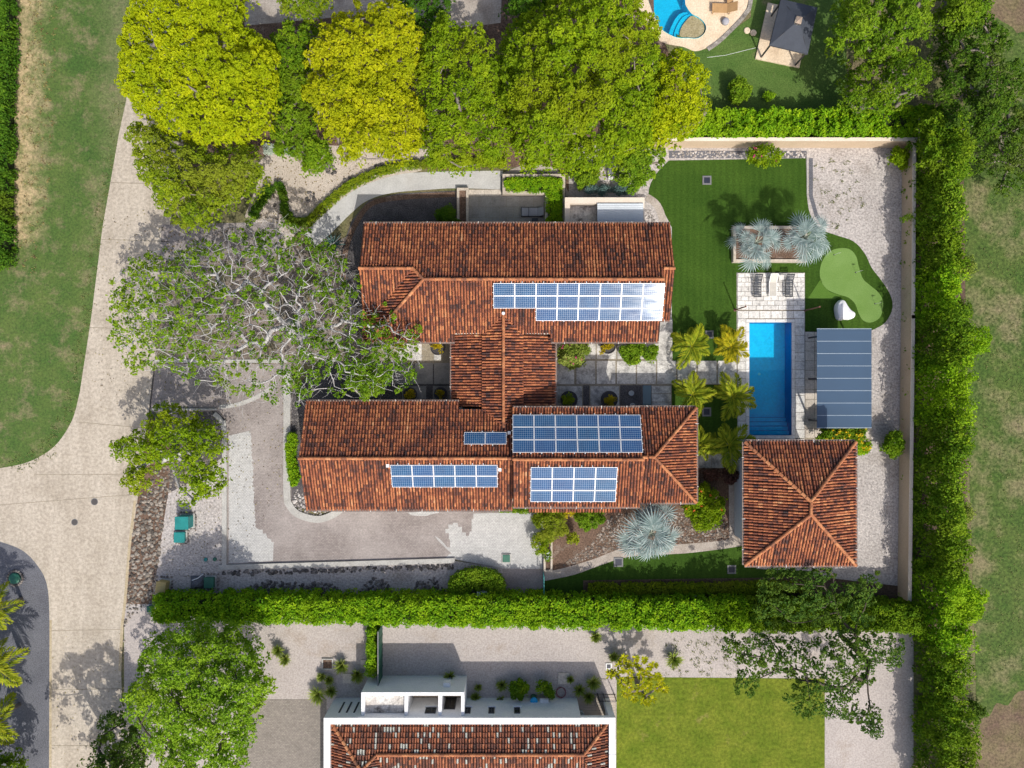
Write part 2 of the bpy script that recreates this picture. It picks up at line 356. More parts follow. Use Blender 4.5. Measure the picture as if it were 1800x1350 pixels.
def leaf_mat(name, stops, patch=None, pscale=.25, pth=(.5, .65), trans=.32, rough=.55):
    m, nt, b = newmat(name); out = nt.nodes['Material Output']
    pos = nd(nt, 'ShaderNodeNewGeometry').outputs['Position']
    v = nd(nt, 'ShaderNodeAttribute', attribute_name='v').outputs['Fac']
    rp = nd(nt, 'ShaderNodeValToRGB', {0: v}); el = rp.color_ramp.elements
    el[0].position, el[0].color = 0, c4(stops[0]); el[1].position, el[1].color = 1, c4(stops[-1])
    for i, c in enumerate(stops[1:-1]): e = el.new((i + 1) / (len(stops) - 1)); e.color = c4(c)
    col = rp.outputs[0]
    if patch: col = mixc(nt, mapr(nt, noise(nt, pos, pscale, 4, .6), pth[0], pth[1], 0, .8), col, patch)
    nt.links.new(col, b.inputs['Base Color']); b.inputs['Roughness'].default_value = rough; b.inputs['Specular IOR Level'].default_value = .08
    t = nd(nt, 'ShaderNodeBsdfTranslucent'); nt.links.new(col, t.inputs[0])
    mx = nd(nt, 'ShaderNodeMixShader', {0: trans, 1: b.outputs[0], 2: t.outputs[0]}); nt.links.new(mx.outputs[0], out.inputs[0])
leaf_mat('leaf_yellow', [(0.167, 0.252, 0.0050), (0.352, 0.427, 0.0070), (0.528, 0.553, 0.0100)], patch=(0.255, 0.349, 0.0060), pscale=.16)
leaf_mat('leaf_gold', [(0.184, 0.242, 0.0060), (0.377, 0.417, 0.0080), (0.552, 0.543, 0.0120)], patch=(0.276, 0.349, 0.0080), pscale=.16)
leaf_mat('leaf_olive', [(0.082, 0.153, 0.0070), (0.189, 0.284, 0.0110), (0.353, 0.419, 0.0180)], patch=(0.246, 0.279, 0.0250), pscale=.22)
leaf_mat('leaf_lime', [(0.078, 0.162, 0.0050), (0.191, 0.306, 0.0080), (0.359, 0.459, 0.0130)], patch=(0.265, 0.324, 0.0100), pscale=.22)
leaf_mat('leaf_mid', [(0.046, 0.121, 0.0070), (0.126, 0.242, 0.0100), (0.277, 0.388, 0.0160)], patch=(0.185, 0.272, 0.0130), pscale=.2)
leaf_mat('leaf_fresh', [(0.059, 0.137, 0.0080), (0.151, 0.279, 0.0140), (0.319, 0.441, 0.0240)], patch=(0.210, 0.314, 0.0160), pscale=.25)
leaf_mat('leaf_dark', [(0.029, 0.088, 0.0080), (0.072, 0.176, 0.0130), (0.160, 0.288, 0.0180)], patch=(0.144, 0.208, 0.0140), pscale=.25)
leaf_mat('leaf_wild', [(0.030, 0.081, 0.0080), (0.076, 0.162, 0.0130), (0.170, 0.266, 0.0200)], patch=(0.128, 0.171, 0.0300), pscale=.2)
leaf_mat('leaf_deep', [(.030, .085, .012), (.075, .155, .020), (.17, .26, .032)], patch=(.13, .20, .02), pscale=.3)
leaf_mat('leaf_hedge', [(0.070, 0.194, 0.0060), (0.181, 0.371, 0.0100), (0.390, 0.549, 0.0150)], patch=(0.279, 0.436, 0.0120), pscale=.25)
leaf_mat('leaf_silverpale', [(.30, .38, .30), (.45, .52, .44), (.6, .66, .58)])
leaf_mat('leaf_blue', [(.14, .205, .195), (.30, .375, .355), (.60, .65, .62)], trans=.12)
leaf_mat('leaf_palm', [(.11, .18, .010), (.28, .33, .018), (.48, .44, .03)], trans=.3)
leaf_mat('leaf_palmgold', [(.18, .20, .010), (.42, .38, .014), (.60, .44, .02)], trans=.3)
leaf_mat('leaf_grasspl', [(.10, .17, .02), (.22, .30, .04), (.42, .45, .12)])
leaf_mat('leaf_croton', [(.14, .13, .008), (.42, .33, .008), (.58, .45, .015)])
leaf_mat('leaf_bronze', [(.05, .028, .02), (.10, .05, .035), (.17, .075, .06)])
leaf_mat('leaf_agave', [(.06, .11, .10), (.10, .17, .155), (.18, .26, .24)], trans=.1)
leaf_mat('petal_pink', [(.45, .03, .13), (.62, .06, .22), (.7, .14, .3)], trans=.3)
leaf_mat('petal_yellow', [(.62, .38, .01), (.72, .5, .015), (.75, .58, .05)], trans=.3)
leaf_mat('petal_orange', [(.55, .09, .02), (.66, .14, .03), (.7, .2, .05)], trans=.3)

# ---------------------------------------------------------------- terrain and paving
POOL = rect(1317, 567, 1391, 765)
NPOOL = smooth_line([(1130, -110), (1205, -60), (1204, 0), (1207, 13), (1216, 25), (1229, 32), (1240, 44), (1239, 57), (1227, 67), (1211, 67), (1190, 66), (1172, 58), (1160, 48), (1151, 30), (1144, 13), (1136, -20)], 3, True)
ground('ground', rect(-2600, -2600, 4400, 4000), -.030, 'wild_ground', holes=[POOL, NPOOL])
golfE = [(300, -900), (240, 0), (222, 175), (209, 235), (180, 400), (160, 560), (140, 690)]
bend = smooth_line([(140, 690), (126, 740), (95, 785), (50, 812), (0, 823)], 5)
ground('lawn', [(-1500, -900)] + golfE[:-1] + bend + [(-1500, 840)], -.012, 'golf_grass', label='mown golf strip with straw coloured dry patches left of the road')
isl = smooth_line([(0, 952), (40, 968), (70, 1000), (84, 1036), (87, 1100)], 5)
roadE = [(86, 1350), (86, 2200), (330, 2200), (262, 1350), (240, 1290), (214, 1236), (213, 1180), (217, 1100), (222, 1060), (230, 960), (240, 890), (252, 800), (262, 720), (272, 640), (285, 520), (298, 400), (310, 330), (330, 200), (345, 0), (420, -900)]
ground('road', golfE[:-1] + bend + [(-1500, 840), (-1500, 940)] + isl + roadE, -.008, 'road')
ground('road_edge', ribbon([(87, 1090), (86.5, 1350), (86, 2200)], -4.0), -.003, 'road_edge', label='ochre stained edge of the concrete road')
ground('road_edge', ribbon([(213, 1180), (217, 1100), (222, 1060), (230, 960), (240, 880)], -5.0), -.003, 'road_edge', label='ochre stained road edge along the rock strip')
for (a, b_) in (((133, 741), (258, 752)), ((60, 834), (248, 833)), ((0, 887), (243, 868)), ((158, 575), (279, 580)), ((178, 420), (297, 424)), ((88, 1108), (217, 1106)), ((87, 1212), (213, 1210)), ((86, 1310), (246, 1310)), ((-20, 825), (-20, 950)), ((193, 320), (312, 324))):
    ground('road_joint', ribbon([a, b_], 1.1), -.004, 'joint', label='narrow joint across the concrete road')
kerbw = smooth_line([(140, 690), (126, 740), (95, 785), (50, 812), (0, 823)], 5)
ground('gravel_island', [(-1500, 940)] + isl + [(86, 1350), (86, 2200), (-1500, 2200)], -.010, 'gravel_blue', label='blue grey gravel island in the road bend')
# paved drive
drive = [(272, 640), (512, 640), (512, 900), (560, 912), (640, 880), (975, 880), (956, 1056), (884, 1058), (884, 1000), (800, 984), (600, 990), (399, 994), (400, 765), (394, 735), (380, 723), (264, 723)]
ground('driveway', drive, -.004, 'paver_brown')
ground('driveway', [(284, 395), (480, 390), (500, 430), (478, 460), (281, 458)], -.004, 'paver_brown', label='shaded paved bay north of the silver branched tree')
cl = [(402, 766), (440, 757)]
for y in range(764, 930, 7): cl.append((441 + (y - 764) * .045 + random.uniform(-1.5, 1.5), y)); cl.append((441 + (y - 764) * .045 + random.uniform(0, 3.5), y + 3.5))
cl += [(456, 931), (462, 931), (462, 938), (468, 938), (470, 946), (477, 948), (477, 953), (481, 953), (480, 986), (402, 990)]
ground('driveway', cl, .000, 'paver_clean', label='pale scrubbed strip of pavers along the west kerb')
cr = [(832, 903), (832, 912), (829, 912), (829, 934), (826, 934), (824, 942), (819, 942), (819, 936), (812, 936), (812, 926), (806, 926), (804, 919), (796, 919), (796, 922), (788, 922), (788, 930), (783, 930), (783, 937), (789, 937), (789, 948), (791, 948), (791, 962), (786, 962), (782, 957), (776, 950), (768, 944), (764, 942), (770, 950), (778, 958), (786, 966), (794, 973), (788, 975), (783, 982), (800, 983), (884, 999), (954, 1000), (956, 899)]
ground('driveway', cr, .000, 'paver_clean', label='pale scrubbed pavers with a jagged edge right of the drive')
ground('driveway_patch', [(716, 901), (770, 897), (772, 901), (748, 907), (724, 906)], .001, 'paver_clean', label='thin pale scrubbed arc of pavers beside the south eave')
# gravel sheets
ground('gravel', rect(218, 1058, 1606, 2200), -.016, 'gravel_pink', label='pale pink gravel yard of the white house')
ground('gravel', [(300, 730), (395, 735), (401, 765), (400, 994), (385, 1004), (385, 1040), (885, 1058), (215, 1075), (225, 1040), (270, 1000), (285, 930), (300, 840)], -.014, 'gravel', label='pale gravel around the utility boxes')
ground('gravel', [(385, 1000), (800, 986), (892, 1000), (892, 1062), (385, 1050)], -.013, 'gravel', label='shaded gravel strip between the long kerb and the hedge')
ground('planting_bed', [(262, 730), (300, 760), (298, 850), (285, 935), (276, 1000), (266, 1062), (222, 1062), (230, 960), (240, 890)], -.004, 'mulch', label='brown earth under the rock strip')
ground('gravel', [(1000, 255), (1597, 255), (1590, 1060), (1300, 1060), (1296, 770), (1200, 560), (1000, 560)], -.018, 'gravel', holes=[POOL], label='pale gravel yard inside the east garden wall')
ground('gravel', [(455, 285), (480, 262), (560, 255), (760, 262), (740, 300), (640, 325), (560, 385), (520, 410), (500, 440), (450, 420), (430, 380), (450, 330)], -.006, 'gravel_cream', label='cream gravel garden below the yellow trees')
ground('planting_bed', [(281, 460), (480, 462), (520, 430), (560, 440), (640, 400), (665, 600), (660, 640), (272, 640)], -.006, 'bed_ground', label='leaf strewn bed under the silver branched tree')
ground('planting_bed', [(268, 722), (380, 722), (394, 735), (400, 765), (396, 800), (330, 850), (290, 870), (255, 860), (262, 730)], -.006, 'lava_gravel', label='dark gravel bed under the lime tree by the kerb')
ground('planting_bed', [(330, -500), (1140, -500), (1150, 40), (1180, 100), (1230, 250), (1100, 300), (1000, 345), (980, 290), (760, 300), (560, 258), (480, 265), (330, 340), (310, 330), (330, 200)], -.020, 'mulch', label='shaded mulch under the row of tall trees')
ground('gravel', [(420, -500), (900, -500), (880, 40), (800, 50), (700, 20), (430, 45)], -.012, 'old_path', label='grey gravel lane beyond the tall trees')
ground('planting_bed', [(597, 500), (600, 440), (618, 388), (648, 352), (700, 340), (803, 335), (803, 430), (640, 430), (640, 600)], -.002, 'lava_gravel', label='black lava gravel bed north of the tiled house')
ground('planting_bed', ribbon(smooth_line([(598, 500), (603, 440), (622, 390), (650, 355), (700, 343), (800, 337)], 5), 9), .002, 'mulch', label='brown gravel rim of the lava bed')
ground('planting_bed', [(512, 690), (560, 640), (720, 640), (800, 640), (800, 740), (560, 740), (560, 900), (512, 890)], -.003, 'lava_gravel', label='dark gravel strip around the west gable')
ground('planting_bed', [(955, 880), (1300, 800), (1300, 960), (1240, 965), (1110, 972), (1000, 1005), (958, 1003)], -.003, 'mulch', label='mulch and pebble bed south of the tiled house')
# turf
turf = [(1176, 282), (1417, 278), (1418, 340)] + smooth_line([(1418, 340), (1424, 376), (1442, 402), (1472, 414), (1500, 424), (1520, 445), (1532, 470), (1548, 491), (1562, 512), (1569, 532), (1566, 551), (1554, 569), (1534, 580)], 4) + [(1440, 584), (1415, 584), (1415, 479), (1295, 479), (1295, 637), (1181, 637), (1181, 400)] + smooth_line([(1181, 400), (1168, 375), (1152, 352), (1140, 340), (1150, 310), (1176, 282)], 3)[:-1]
ground('lawn', turf, -.006, 'turf', label='dark green artificial lawn east of the tiled house')
ground('fringe', smooth_line([(1420, 524), (1434, 502), (1446, 484), (1456, 462), (1500, 430), (1516, 450), (1522, 478), (1550, 508), (1560, 535), (1552, 562), (1530, 573), (1512, 566), (1502, 545), (1490, 530), (1468, 526)], 4, True), -.002, 'turf', label='clipped collar of the putting green')
ground('fringe', [(1420, 525), (1443, 490), (1446, 500), (1458, 513), (1478, 520), (1466, 526)], .002, 'fringe_turf', label='pale wedge of turf beside the putting green')
ground('putting_green', smooth_line([(1480, 436), (1460, 441), (1447, 456), (1441, 476), (1444, 496), (1456, 510), (1475, 518), (1491, 523), (1503, 534), (1509, 550), (1517, 563), (1530, 567), (1545, 560), (1551, 546), (1552, 530), (1545, 515), (1530, 502), (1517, 490), (1510, 470), (1505, 451), (1495, 439)], 4, True), .002, 'putting_turf', label='pale kidney shaped putting green')
ground('lawn', [(1181, 676), (1300, 676), (1300, 800), (1181, 800)], -.006, 'turf', label='shaded square of artificial lawn between terrace and pool')
slawn = [(957, 1021)] + smooth_line([(960, 1021), (1010, 1010), (1060, 992), (1110, 977), (1200, 972), (1270, 964), (1308, 956)], 4) + [(1330, 1000), (1430, 1004), (1430, 1030), (957, 1052)]
ground('lawn', slawn, .000, 'turf', label='narrow shaded lawn along the south hedge')
ground('planting_bed', [(1025, 1020), (1440, 1014), (1580, 1030), (1580, 1060), (1025, 1060)], .004, 'soil', label='dark soil bed at the foot of the south hedge')
ground('lawn', [(1084, 1190), (1450, 1193), (1449, 2200), (1080, 2200)], -.008, 'lawn_lime', label='yellow green lawn beside the white house')
ground('lawn', [(1190, 60), (1240, 88), (1320, 30), (1335, -400), (1480, -400), (1490, 195), (1215, 200)], -.012, 'lawn_top', label='neighbour lawn around the canopy gazebo')
ground('field', [(1690, -900), (4400, -900), (4400, 2400), (1712, 2400), (1716, 1200), (1700, 700), (1694, 300)], -.012, 'field', label='rough grass field beyond the east hedge')
M('dry_patch', (.10, .09, .035), (.20, .15, .09), 0.5, patch=(.13, .085, .06), pscale=.3, pth=(.45, .65), fine=(5, .35), bump=.5)
ground('planting_bed', smooth_line([(1702, 1320), (1716, 1296), (1722, 1266), (1740, 1258), (1752, 1236), (1772, 1240), (1790, 1216), (1830, 1212), (1900, 1190), (2300, 1200), (2300, 2200), (1700, 2200)], 3, True), -.008, 'dry_patch', label='bare brown patch in the corner of the field')
ground('planting_bed', smooth_line([(1760, -900), (2300, -900), (2300, 40), (1830, 50), (1800, 72), (1780, 48), (1752, 30), (1730, -10)], 3, True), -.008, 'dry_patch', label='bare brown clearing above the wild shrubs')
ground('driveway', [(420, 1229), (574, 1229), (574, 2200), (380, 2200)], -.010, 'paver_grey', label='grey brown paved court left of the white house')
ground('soil_strip', rect(1597, 200, 1700, 1110), -.014, 'soil', label='dark soil strip under the east hedge')
ground('soil_strip', rect(1120, 205, 1640, 253), -.010, 'soil', label='dark soil strip behind the north garden wall')
# paths
up = smooth_line([(533, 410), (560, 385), (600, 350), (640, 326), (700, 307), (760, 302), (884, 300)], 5)
lo = smooth_line([(884, 333), (803, 331), (760, 333), (690, 339), (645, 353), (615, 377), (582, 410), (553, 436)], 5)
ground('path', up + lo, .004, 'path_concrete', label='pale curved concrete path north of the house')
ground('path', ribbon(smooth_line([(884, 304), (918, 291), (950, 289), (976, 296), (990, 312), (998, 335), (1016, 352)], 5), 10), .002, 'old_path', label='narrow curved path behind the planter')
ground('path', ribbon(smooth_line([(1133, 352), (1150, 365), (1160, 395), (1163, 440)], 5), -13), .002, 'old_path', label='short curved path beside the metal roofed shed')
spu = smooth_line([(957, 1004), (985, 1000), (1040, 984), (1100, 963), (1190, 957), (1270, 950), (1312, 940)], 4)
spl = smooth_line([(1312, 958), (1270, 965), (1200, 973), (1110, 978), (1060, 992), (1010, 1010), (957, 1021)], 4)
ground('path', spu + spl, .004, 'old_path', label='winding concrete path above the south lawn')
ground('path', [(1448 - 170, 795), (1293, 795), (1293, 960), (1282, 955), (1281, 850)], .003, 'old_path', label='narrow stone walk west of the pool house')
ground('path', rect(1155, 560, 1182, 640), .000, 'slab_stone', label='pale stone walk at the east gable')
# kerbs (raised)
def kerb(pts, w, label, z=.12, mat='concrete'): return slab('kerb', ribbon(pts, w), -.05, z, mat, label=label)
kerb(smooth_line([(499, 655), (499, 760), (499, 868), (505, 892), (520, 908), (545, 917), (566, 918), (586, 911), (600, 902), (606, 893)], 5), -12, 'pale curved kerb round the west gable')
kerb([(386, 1001), (600, 995), (800, 989)], -8.5, 'long straight kerb along the south edge of the drive', .16)
kerb(smooth_line([(399, 994), (399, 765), (393, 738), (380, 724)], 4), -8, 'white kerb between drive and gravel', .14)
kerb([(268, 721), (382, 721)], -3.0, 'thin kerb at the drive entrance, south side')
kerb(smooth_line([(386, 719), (420, 714), (455, 700), (485, 680)], 4), -7, 'pale concrete band across the drive under the bare twigs', .02)
kerb([(272, 638), (505, 638)], -6, 'concrete band along the drive entrance, north side', .06)
kerb([(310, 459), (345, 459)], -3, 'short light kerb at the shaded bay', .1)
kerb([(274, 632), (264, 722)], 2.0, 'dark steel edging where the drive meets the road', .03, 'dark_trim')
kerb([(1418, 278), (1418, 340)], -2.0, 'grey edging between lawn and gravel', .03)
ground('planting_bed', ribbon([(1176, 265), (1418, 265)], 13), -.002, 'gravel_blue', label='grey pebble strip below the north garden wall')
kerb([(1133, 332), (1140, 300), (1150, 283), (1172, 264)], -4, 'short grey edging at the corner of the artificial lawn', .05)
ground('planting_bed', ribbon([(1422, 278), (1422, 345), (1432, 380), (1448, 398)], -7), -.004, 'gravel_blue', label='grey pebble strip along the lawn edge')
# courtyard paving: pale stone slabs, one object each, on a brown joint bed
cy = ground('courtyard', rect(655, 596, 1297, 740), -.010, 'joint', label='courtyard bed between the two wings')
def slabs(parent, x0, y0, x1, y1, nx, ny, mat, gap=1.6, z=.030, name='slab', jit=0.0, stag=False):
    dx, dy = (x1 - x0) / nx, (y1 - y0) / ny
    for j in range(ny):
        off = dx * .5 if (stag and j % 2) else 0
        for i in range(nx + (1 if off else 0)):
            a = max(x0, x0 + i * dx - off); b_ = min(x1, x0 + (i + 1) * dx - off)
            if b_ - a < 3: continue
            zz = z + random.uniform(-.003, .003) + jit * random.random()
            m = MB(); m.prism([P(x, y)[:2] for x, y in rect(a + gap / 2, y0 + j * dy + gap / 2, b_ - gap / 2, y0 + (j + 1) * dy - gap / 2)], -.03, zz)
            m.build(name, mat, parent)
slabs(cy, 976, 633, 1010, 676, 1, 1, 'slab_stone'); slabs(cy, 1012, 633, 1296, 676, 8, 1, 'slab_stone', 2.6)
slabs(cy, 976, 598, 1156, 632, 5, 1, 'slab_stone', 2.0); slabs(cy, 976, 678, 1024, 735, 1, 1, 'slab_stone'); slabs(cy, 1037, 678, 1089, 735, 1, 1, 'slab_stone')
slabs(cy, 1145, 678, 1180, 735, 1, 4, 'slab_stone', 1.2)
slabs(cy, 700, 600, 742, 634, 1, 1, 'slab_stone'); slabs(cy, 762, 600, 776, 634, 1, 1, 'slab_stone')
slabs(cy, 660, 637, 796, 676, 4, 1, 'slab_grey', 2.0); slabs(cy, 706, 678, 750, 722, 1, 1, 'slab_grey'); slabs(cy, 760, 678, 798, 722, 1, 1, 'slab_grey')
ground('planting_bed', rect(1025, 677, 1036, 735), .004, 'lava_gravel', label='thin dark pebble strip between two bowl planters')
ground('planting_bed', rect(1090, 677, 1128, 735), .004, 'lava_gravel', label='dark pebble bed with ring pots in the courtyard')
ground('planting_bed', rect(751, 677, 759, 722), .004, 'lava_gravel', label='thin dark pebble strip in the west courtyard')
# pool terrace: travertine tiles, one object each
pt = ground('pool_terrace', rect(1296, 480, 1414, 800), -.008, 'joint', holes=[POOL], label='joint bed of the pool terrace')
slabs(pt, 1296, 480, 1414, 545, 9, 8, 'travertine', .7, .05, stag=True)
slabs(pt, 1296, 546.5, 1414, 560, 6, 1, 'travertine', .8, .05)
slabs(pt, 1296, 560, 1311, 770, 1, 14, 'travertine', .8, .05); slabs(pt, 1397, 560, 1414, 770, 1, 14, 'travertine', .8, .05)
slabs(pt, 1311, 561, 1397, 567, 5, 1, 'coping', .5, .06, 'coping'); slabs(pt, 1311, 765, 1397, 771, 5, 1, 'coping', .5, .06, 'coping')
slabs(pt, 1311, 567, 1317, 765, 1, 12, 'coping', .5, .06, 'coping'); slabs(pt, 1391, 567, 1397, 765, 1, 12, 'coping', .5, .06, 'coping')
slabs(pt, 1296, 771, 1414, 800, 8, 3, 'travertine', .8, .05)
pf = ground('pergola_floor', rect(1415, 583, 1532, 785), -.006, 'joint', label='joint bed of the pergola floor')
slabs(pf, 1415, 583, 1532, 770, 7, 11, 'beige_paver', .8, .03, 'paver')
sw = ground('walkway', rect(1224, 797, 1297, 823), -.002, 'joint', label='joint bed of the short walk to the pool house')
slabs(sw, 1224, 798, 1278, 823, 2, 1, 'slab_stone', 1.0, .03)
# north patio
np_ = ground('patio', rect(806, 333, 992, 420), .000, 'joint', label='joint bed of the shaded north patio')
slabs(np_, 818, 333, 884, 345, 2, 1, 'beige_paver', .6, .02)
slabs(np_, 818, 345, 962, 420, 6, 4, 'patio', .5, .018, 'tile', stag=True)
leaf_mat('leaf_plumeria', [(.20, .26, .010), (.44, .46, .014), (.62, .58, .03)], trans=.3)
leaf_mat('leaf_light', [(0.080, 0.180, 0.0100), (0.192, 0.350, 0.0180), (0.368, 0.540, 0.0350)], patch=(0.264, 0.380, 0.0200), pscale=.25)
leaf_mat('leaf_golden', [(.19, .25, .006), (.41, .43, .008), (.60, .56, .012)])
# ---------------------------------------------------------------- tiled roofs
def intervals(poly2, u):
    xs = []; n = len(poly2)
    for i in range(n):
        (u0, v0), (u1, v1) = poly2[i], poly2[(i + 1) % n]
        if (u0 <= u < u1) or (u1 <= u < u0): xs.append(v0 + (v1 - v0) * (u - u0) / (u1 - u0))
    xs.sort(); return [(xs[i], xs[i + 1]) for i in range(0, len(xs) - 1, 2)]
ARC = [math.radians(a) for a in (8, 44, 80, 100, 136, 172)]
def tile_mesh(poly, n3, v3, u3, pitch, expo, mat, wav=.012):
    o = poly[0]; p2 = [((p - o).dot(u3), (p - o).dot(v3)) for p in poly]
    us = [p[0] for p in p2]; u = min(us) + pitch / 2; V = []; F = []; A = []; W = []; U_ = []; V_ = []
    while u < max(us):
        ju = random.uniform(-.02, .02); ph = random.uniform(0, 6.28)
        for (va, vb) in intervals(p2, u):
            v = vb + .05
            while v > va + .04:
                L = min(expo + .07, v - va + .02); r1 = .37 * pitch * random.uniform(.95, 1.05); r0 = r1 * .86
                uc = u + ju + wav * math.sin(v * 1.3 + ph) + random.uniform(-.008, .008); sk = random.uniform(-.012, .012)
                lift = random.uniform(.02, .04) + (.03 if mat == 'old_tile' else 0); t = random.random(); wv = random.random(); b = len(V)
                for (vv, r, dz, du) in ((v, r1, lift, sk), (v - L, r0, .0, -sk)):
                    for a in ARC:
                        p = o + u3 * (uc + du + math.cos(a) * r) + v3 * vv + n3 * (math.sin(a) * r * 1.15 + dz)
                        V.append(tuple(p)); A.append(t); W.append(wv); U_.append(u * 1.9 + o.x * 3); V_.append(v * .28 + o.y)
                for k in range(5): F.append((b + k, b + k + 1, b + k + 7, b + k + 6))
                F.append((b + 5, b + 4, b + 3, b + 2, b + 1, b))
                v -= expo * random.uniform(.97, 1.03)
        u += pitch
    return V, F, A, W, U_, V_
def roof_plane(parent, pts, down, tile='roof_tile', pitch=.222, expo=.345, thick=.10):
    pts = [Vector(p) for p in pts]; o0 = org(parent)
    n3 = Vector((0, 0, 0)); n = len(pts)
    for i in range(n): n3 += pts[i].cross(pts[(i + 1) % n])
    n3.normalize(); n3 = -n3 if n3.z < 0 else n3
    d = Vector((down[0], down[1], 0)); v3 = (d - n3 * d.dot(n3)).normalized(); u3 = n3.cross(v3)
    m = MB(); k = len(pts); tr = geometry.tessellate_polygon([[Vector((p.x, p.y, 0)) for p in pts]]); f = []
    for t in tr:
        a, b, c = (pts[i] for i in t)
        if (b - a).cross(c - a).z < 0: t = t[::-1]
        f.append(list(t)); f.append([i + k for i in t[::-1]])
    ar = sum(pts[i].x * pts[(i + 1) % k].y - pts[(i + 1) % k].x * pts[i].y for i in range(k))
    for i in range(k):
        j = (i + 1) % k; f.append((j, i, i + k, j + k) if ar < 0 else (i, j, j + k, i + k)[::-1])
    m.add(list(pts) + [p - Vector((0, 0, thick)) for p in pts], f)
    dk = m.build('roof_slope', 'roof_deck', parent)
    V, F, A, W, U_, V_ = tile_mesh(pts, n3, v3, u3, pitch, expo, tile)
    me = bpy.data.meshes.new('roof_tiles'); me.from_pydata([(x - o0.x, y - o0.y, z - o0.z) for x, y, z in V], [], F)
    for nm, arr in (('v', A), ('w', W), ('uu', U_), ('vv', V_)): me.attributes.new(nm, 'FLOAT', 'POINT').data.foreach_set('value', arr)
    me.materials.append(MT[tile]); to = link(bpy.data.objects.new('roof_tiles', me), dk); to['kind'] = 'stuff'
    return n3
_rt = None
def ridge(parent, a, b, step=.40, mat='ridge_tile', r=.135):
    """one tapered half-round cap tile after another from a to b"""
    global _rt
    key = mat
    if _rt is None: _rt = {}
    if key not in _rt:
        m = MB(); vs = []; L = .46; arc = [math.radians(x) for x in (-8, 35, 70, 110, 145, 188)]
        for (x, rr, dz) in ((0, r, .03), (L, r * .8, 0)):
            for t in arc: vs.append((x, math.cos(t) * rr, math.sin(t) * rr + dz))
        fs = [(k + 1, k, k + 6, k + 7) for k in range(5)] + [(0, 1, 2, 3, 4, 5)]
        me = bpy.data.meshes.new('ridge_tile'); me.from_pydata(vs, [], fs); me.materials.append(MT[mat]); _rt[key] = me
    a, b = Vector(a), Vector(b); d = (b - a); n = max(1, int(d.length / step)); x = d.normalized()
    y = Vector((0, 0, 1)).cross(x).normalized(); z = x.cross(y); o0 = org(parent)
    for i in range(n):
        p = a + d * ((i - .05) / n) + Vector((0, 0, -.01 + random.uniform(0, .012)))
        ob = bpy.data.objects.new('ridge_tile', _rt[key]); link(ob, parent)
        R = Matrix((x, y, z)).transposed().to_4x4() @ Matrix.Rotation(random.uniform(-.05, .05), 4, 'Z')
        ob.matrix_local = Matrix.Translation(p - o0) @ R
def gutter(parent, a, b, out, clip=1.9):
    a, b, out = Vector(a), Vector(b), Vector((out[0], out[1], 0)); d = (b - a).normalized(); o = (a + b) / 2 + out * .10
    m = MB(); L = (b - a).length; rz = math.atan2(d.y, d.x)
    m.box((o.x, o.y, o.z - .07), (L, .13, .11), rz); m.box((o.x + out.x * .075, o.y + out.y * .075, o.z - .01), (L, .022, .03), rz)
    g = m.build('gutter', 'gutter', parent)
    m = MB(); k = max(1, int(L / clip))
    for i in range(k):
        p = a + d * (L * (i + .5) / k) + out * .09; m = MB(); m.box((p.x, p.y, p.z + .03), (.045, .24, .02), rz)
        m.build('gutter_clip', 'gutter_clip', g)
def wall_box(parent, x0, y0, x1, y1, z1, mat='wall_cream', name='wall', z0=-.05, t=.22):
    m = MB()
    for (a, b, c, d) in ((x0, y0, x1, y0 + t), (x0, y1 - t, x1, y1), (x0, y0 + t, x0 + t, y1 - t), (x1 - t, y0 + t, x1, y1 - t)):
        m.box(((a + c) / 2, (b + d) / 2, (z0 + z1) / 2), (c - a, d - b, z1 - z0))
    return m.build(name, mat, parent)
def window(parent, c, w, h, axis, out, door=False, frame='window_frame'):
    """window or glazed door set into a wall; axis 'x' means the wall runs along x"""
    m = MB(); f = .07; dx = (1, 0) if axis == 'x' else (0, 1)
    def bx(u, z, su, sz, depth, off):
        cx = c[0] + (u if axis == 'x' else off * out); cy = c[1] + (u if axis != 'x' else off * out)
        return (cx, cy, c[2] + z), ((su, depth, sz) if axis == 'x' else (depth, su, sz))
    for (u, z, su, sz) in ((0, h / 2 - f / 2, w, f), (0, -h / 2 + f / 2, w, f), (-w / 2 + f / 2, 0, f, h - 2 * f), (w / 2 - f / 2, 0, f, h - 2 * f), (0, 0, f * .8, h - 2 * f)):
        m.box(*bx(u, z, su, sz, .10, .03))
    fr = m.build('door' if door else 'window', frame, parent)
    m = MB(); m.box(*bx(0, 0, w - .15, h - .15, .03, .02)); m.build('pane', 'pane', fr)
    if not door:
        m = MB(); m.box(*bx(0, -h / 2 - .05, w + .2, .06, .22, .08)); m.build('sill', 'wall_white', fr)
    return fr

# ---------------------------------------------------------------- the tiled house
SL = .43
house = thing('house', (0, 0, 0), 'large house of two long wings under weathered orange clay tile roofs', 'house')
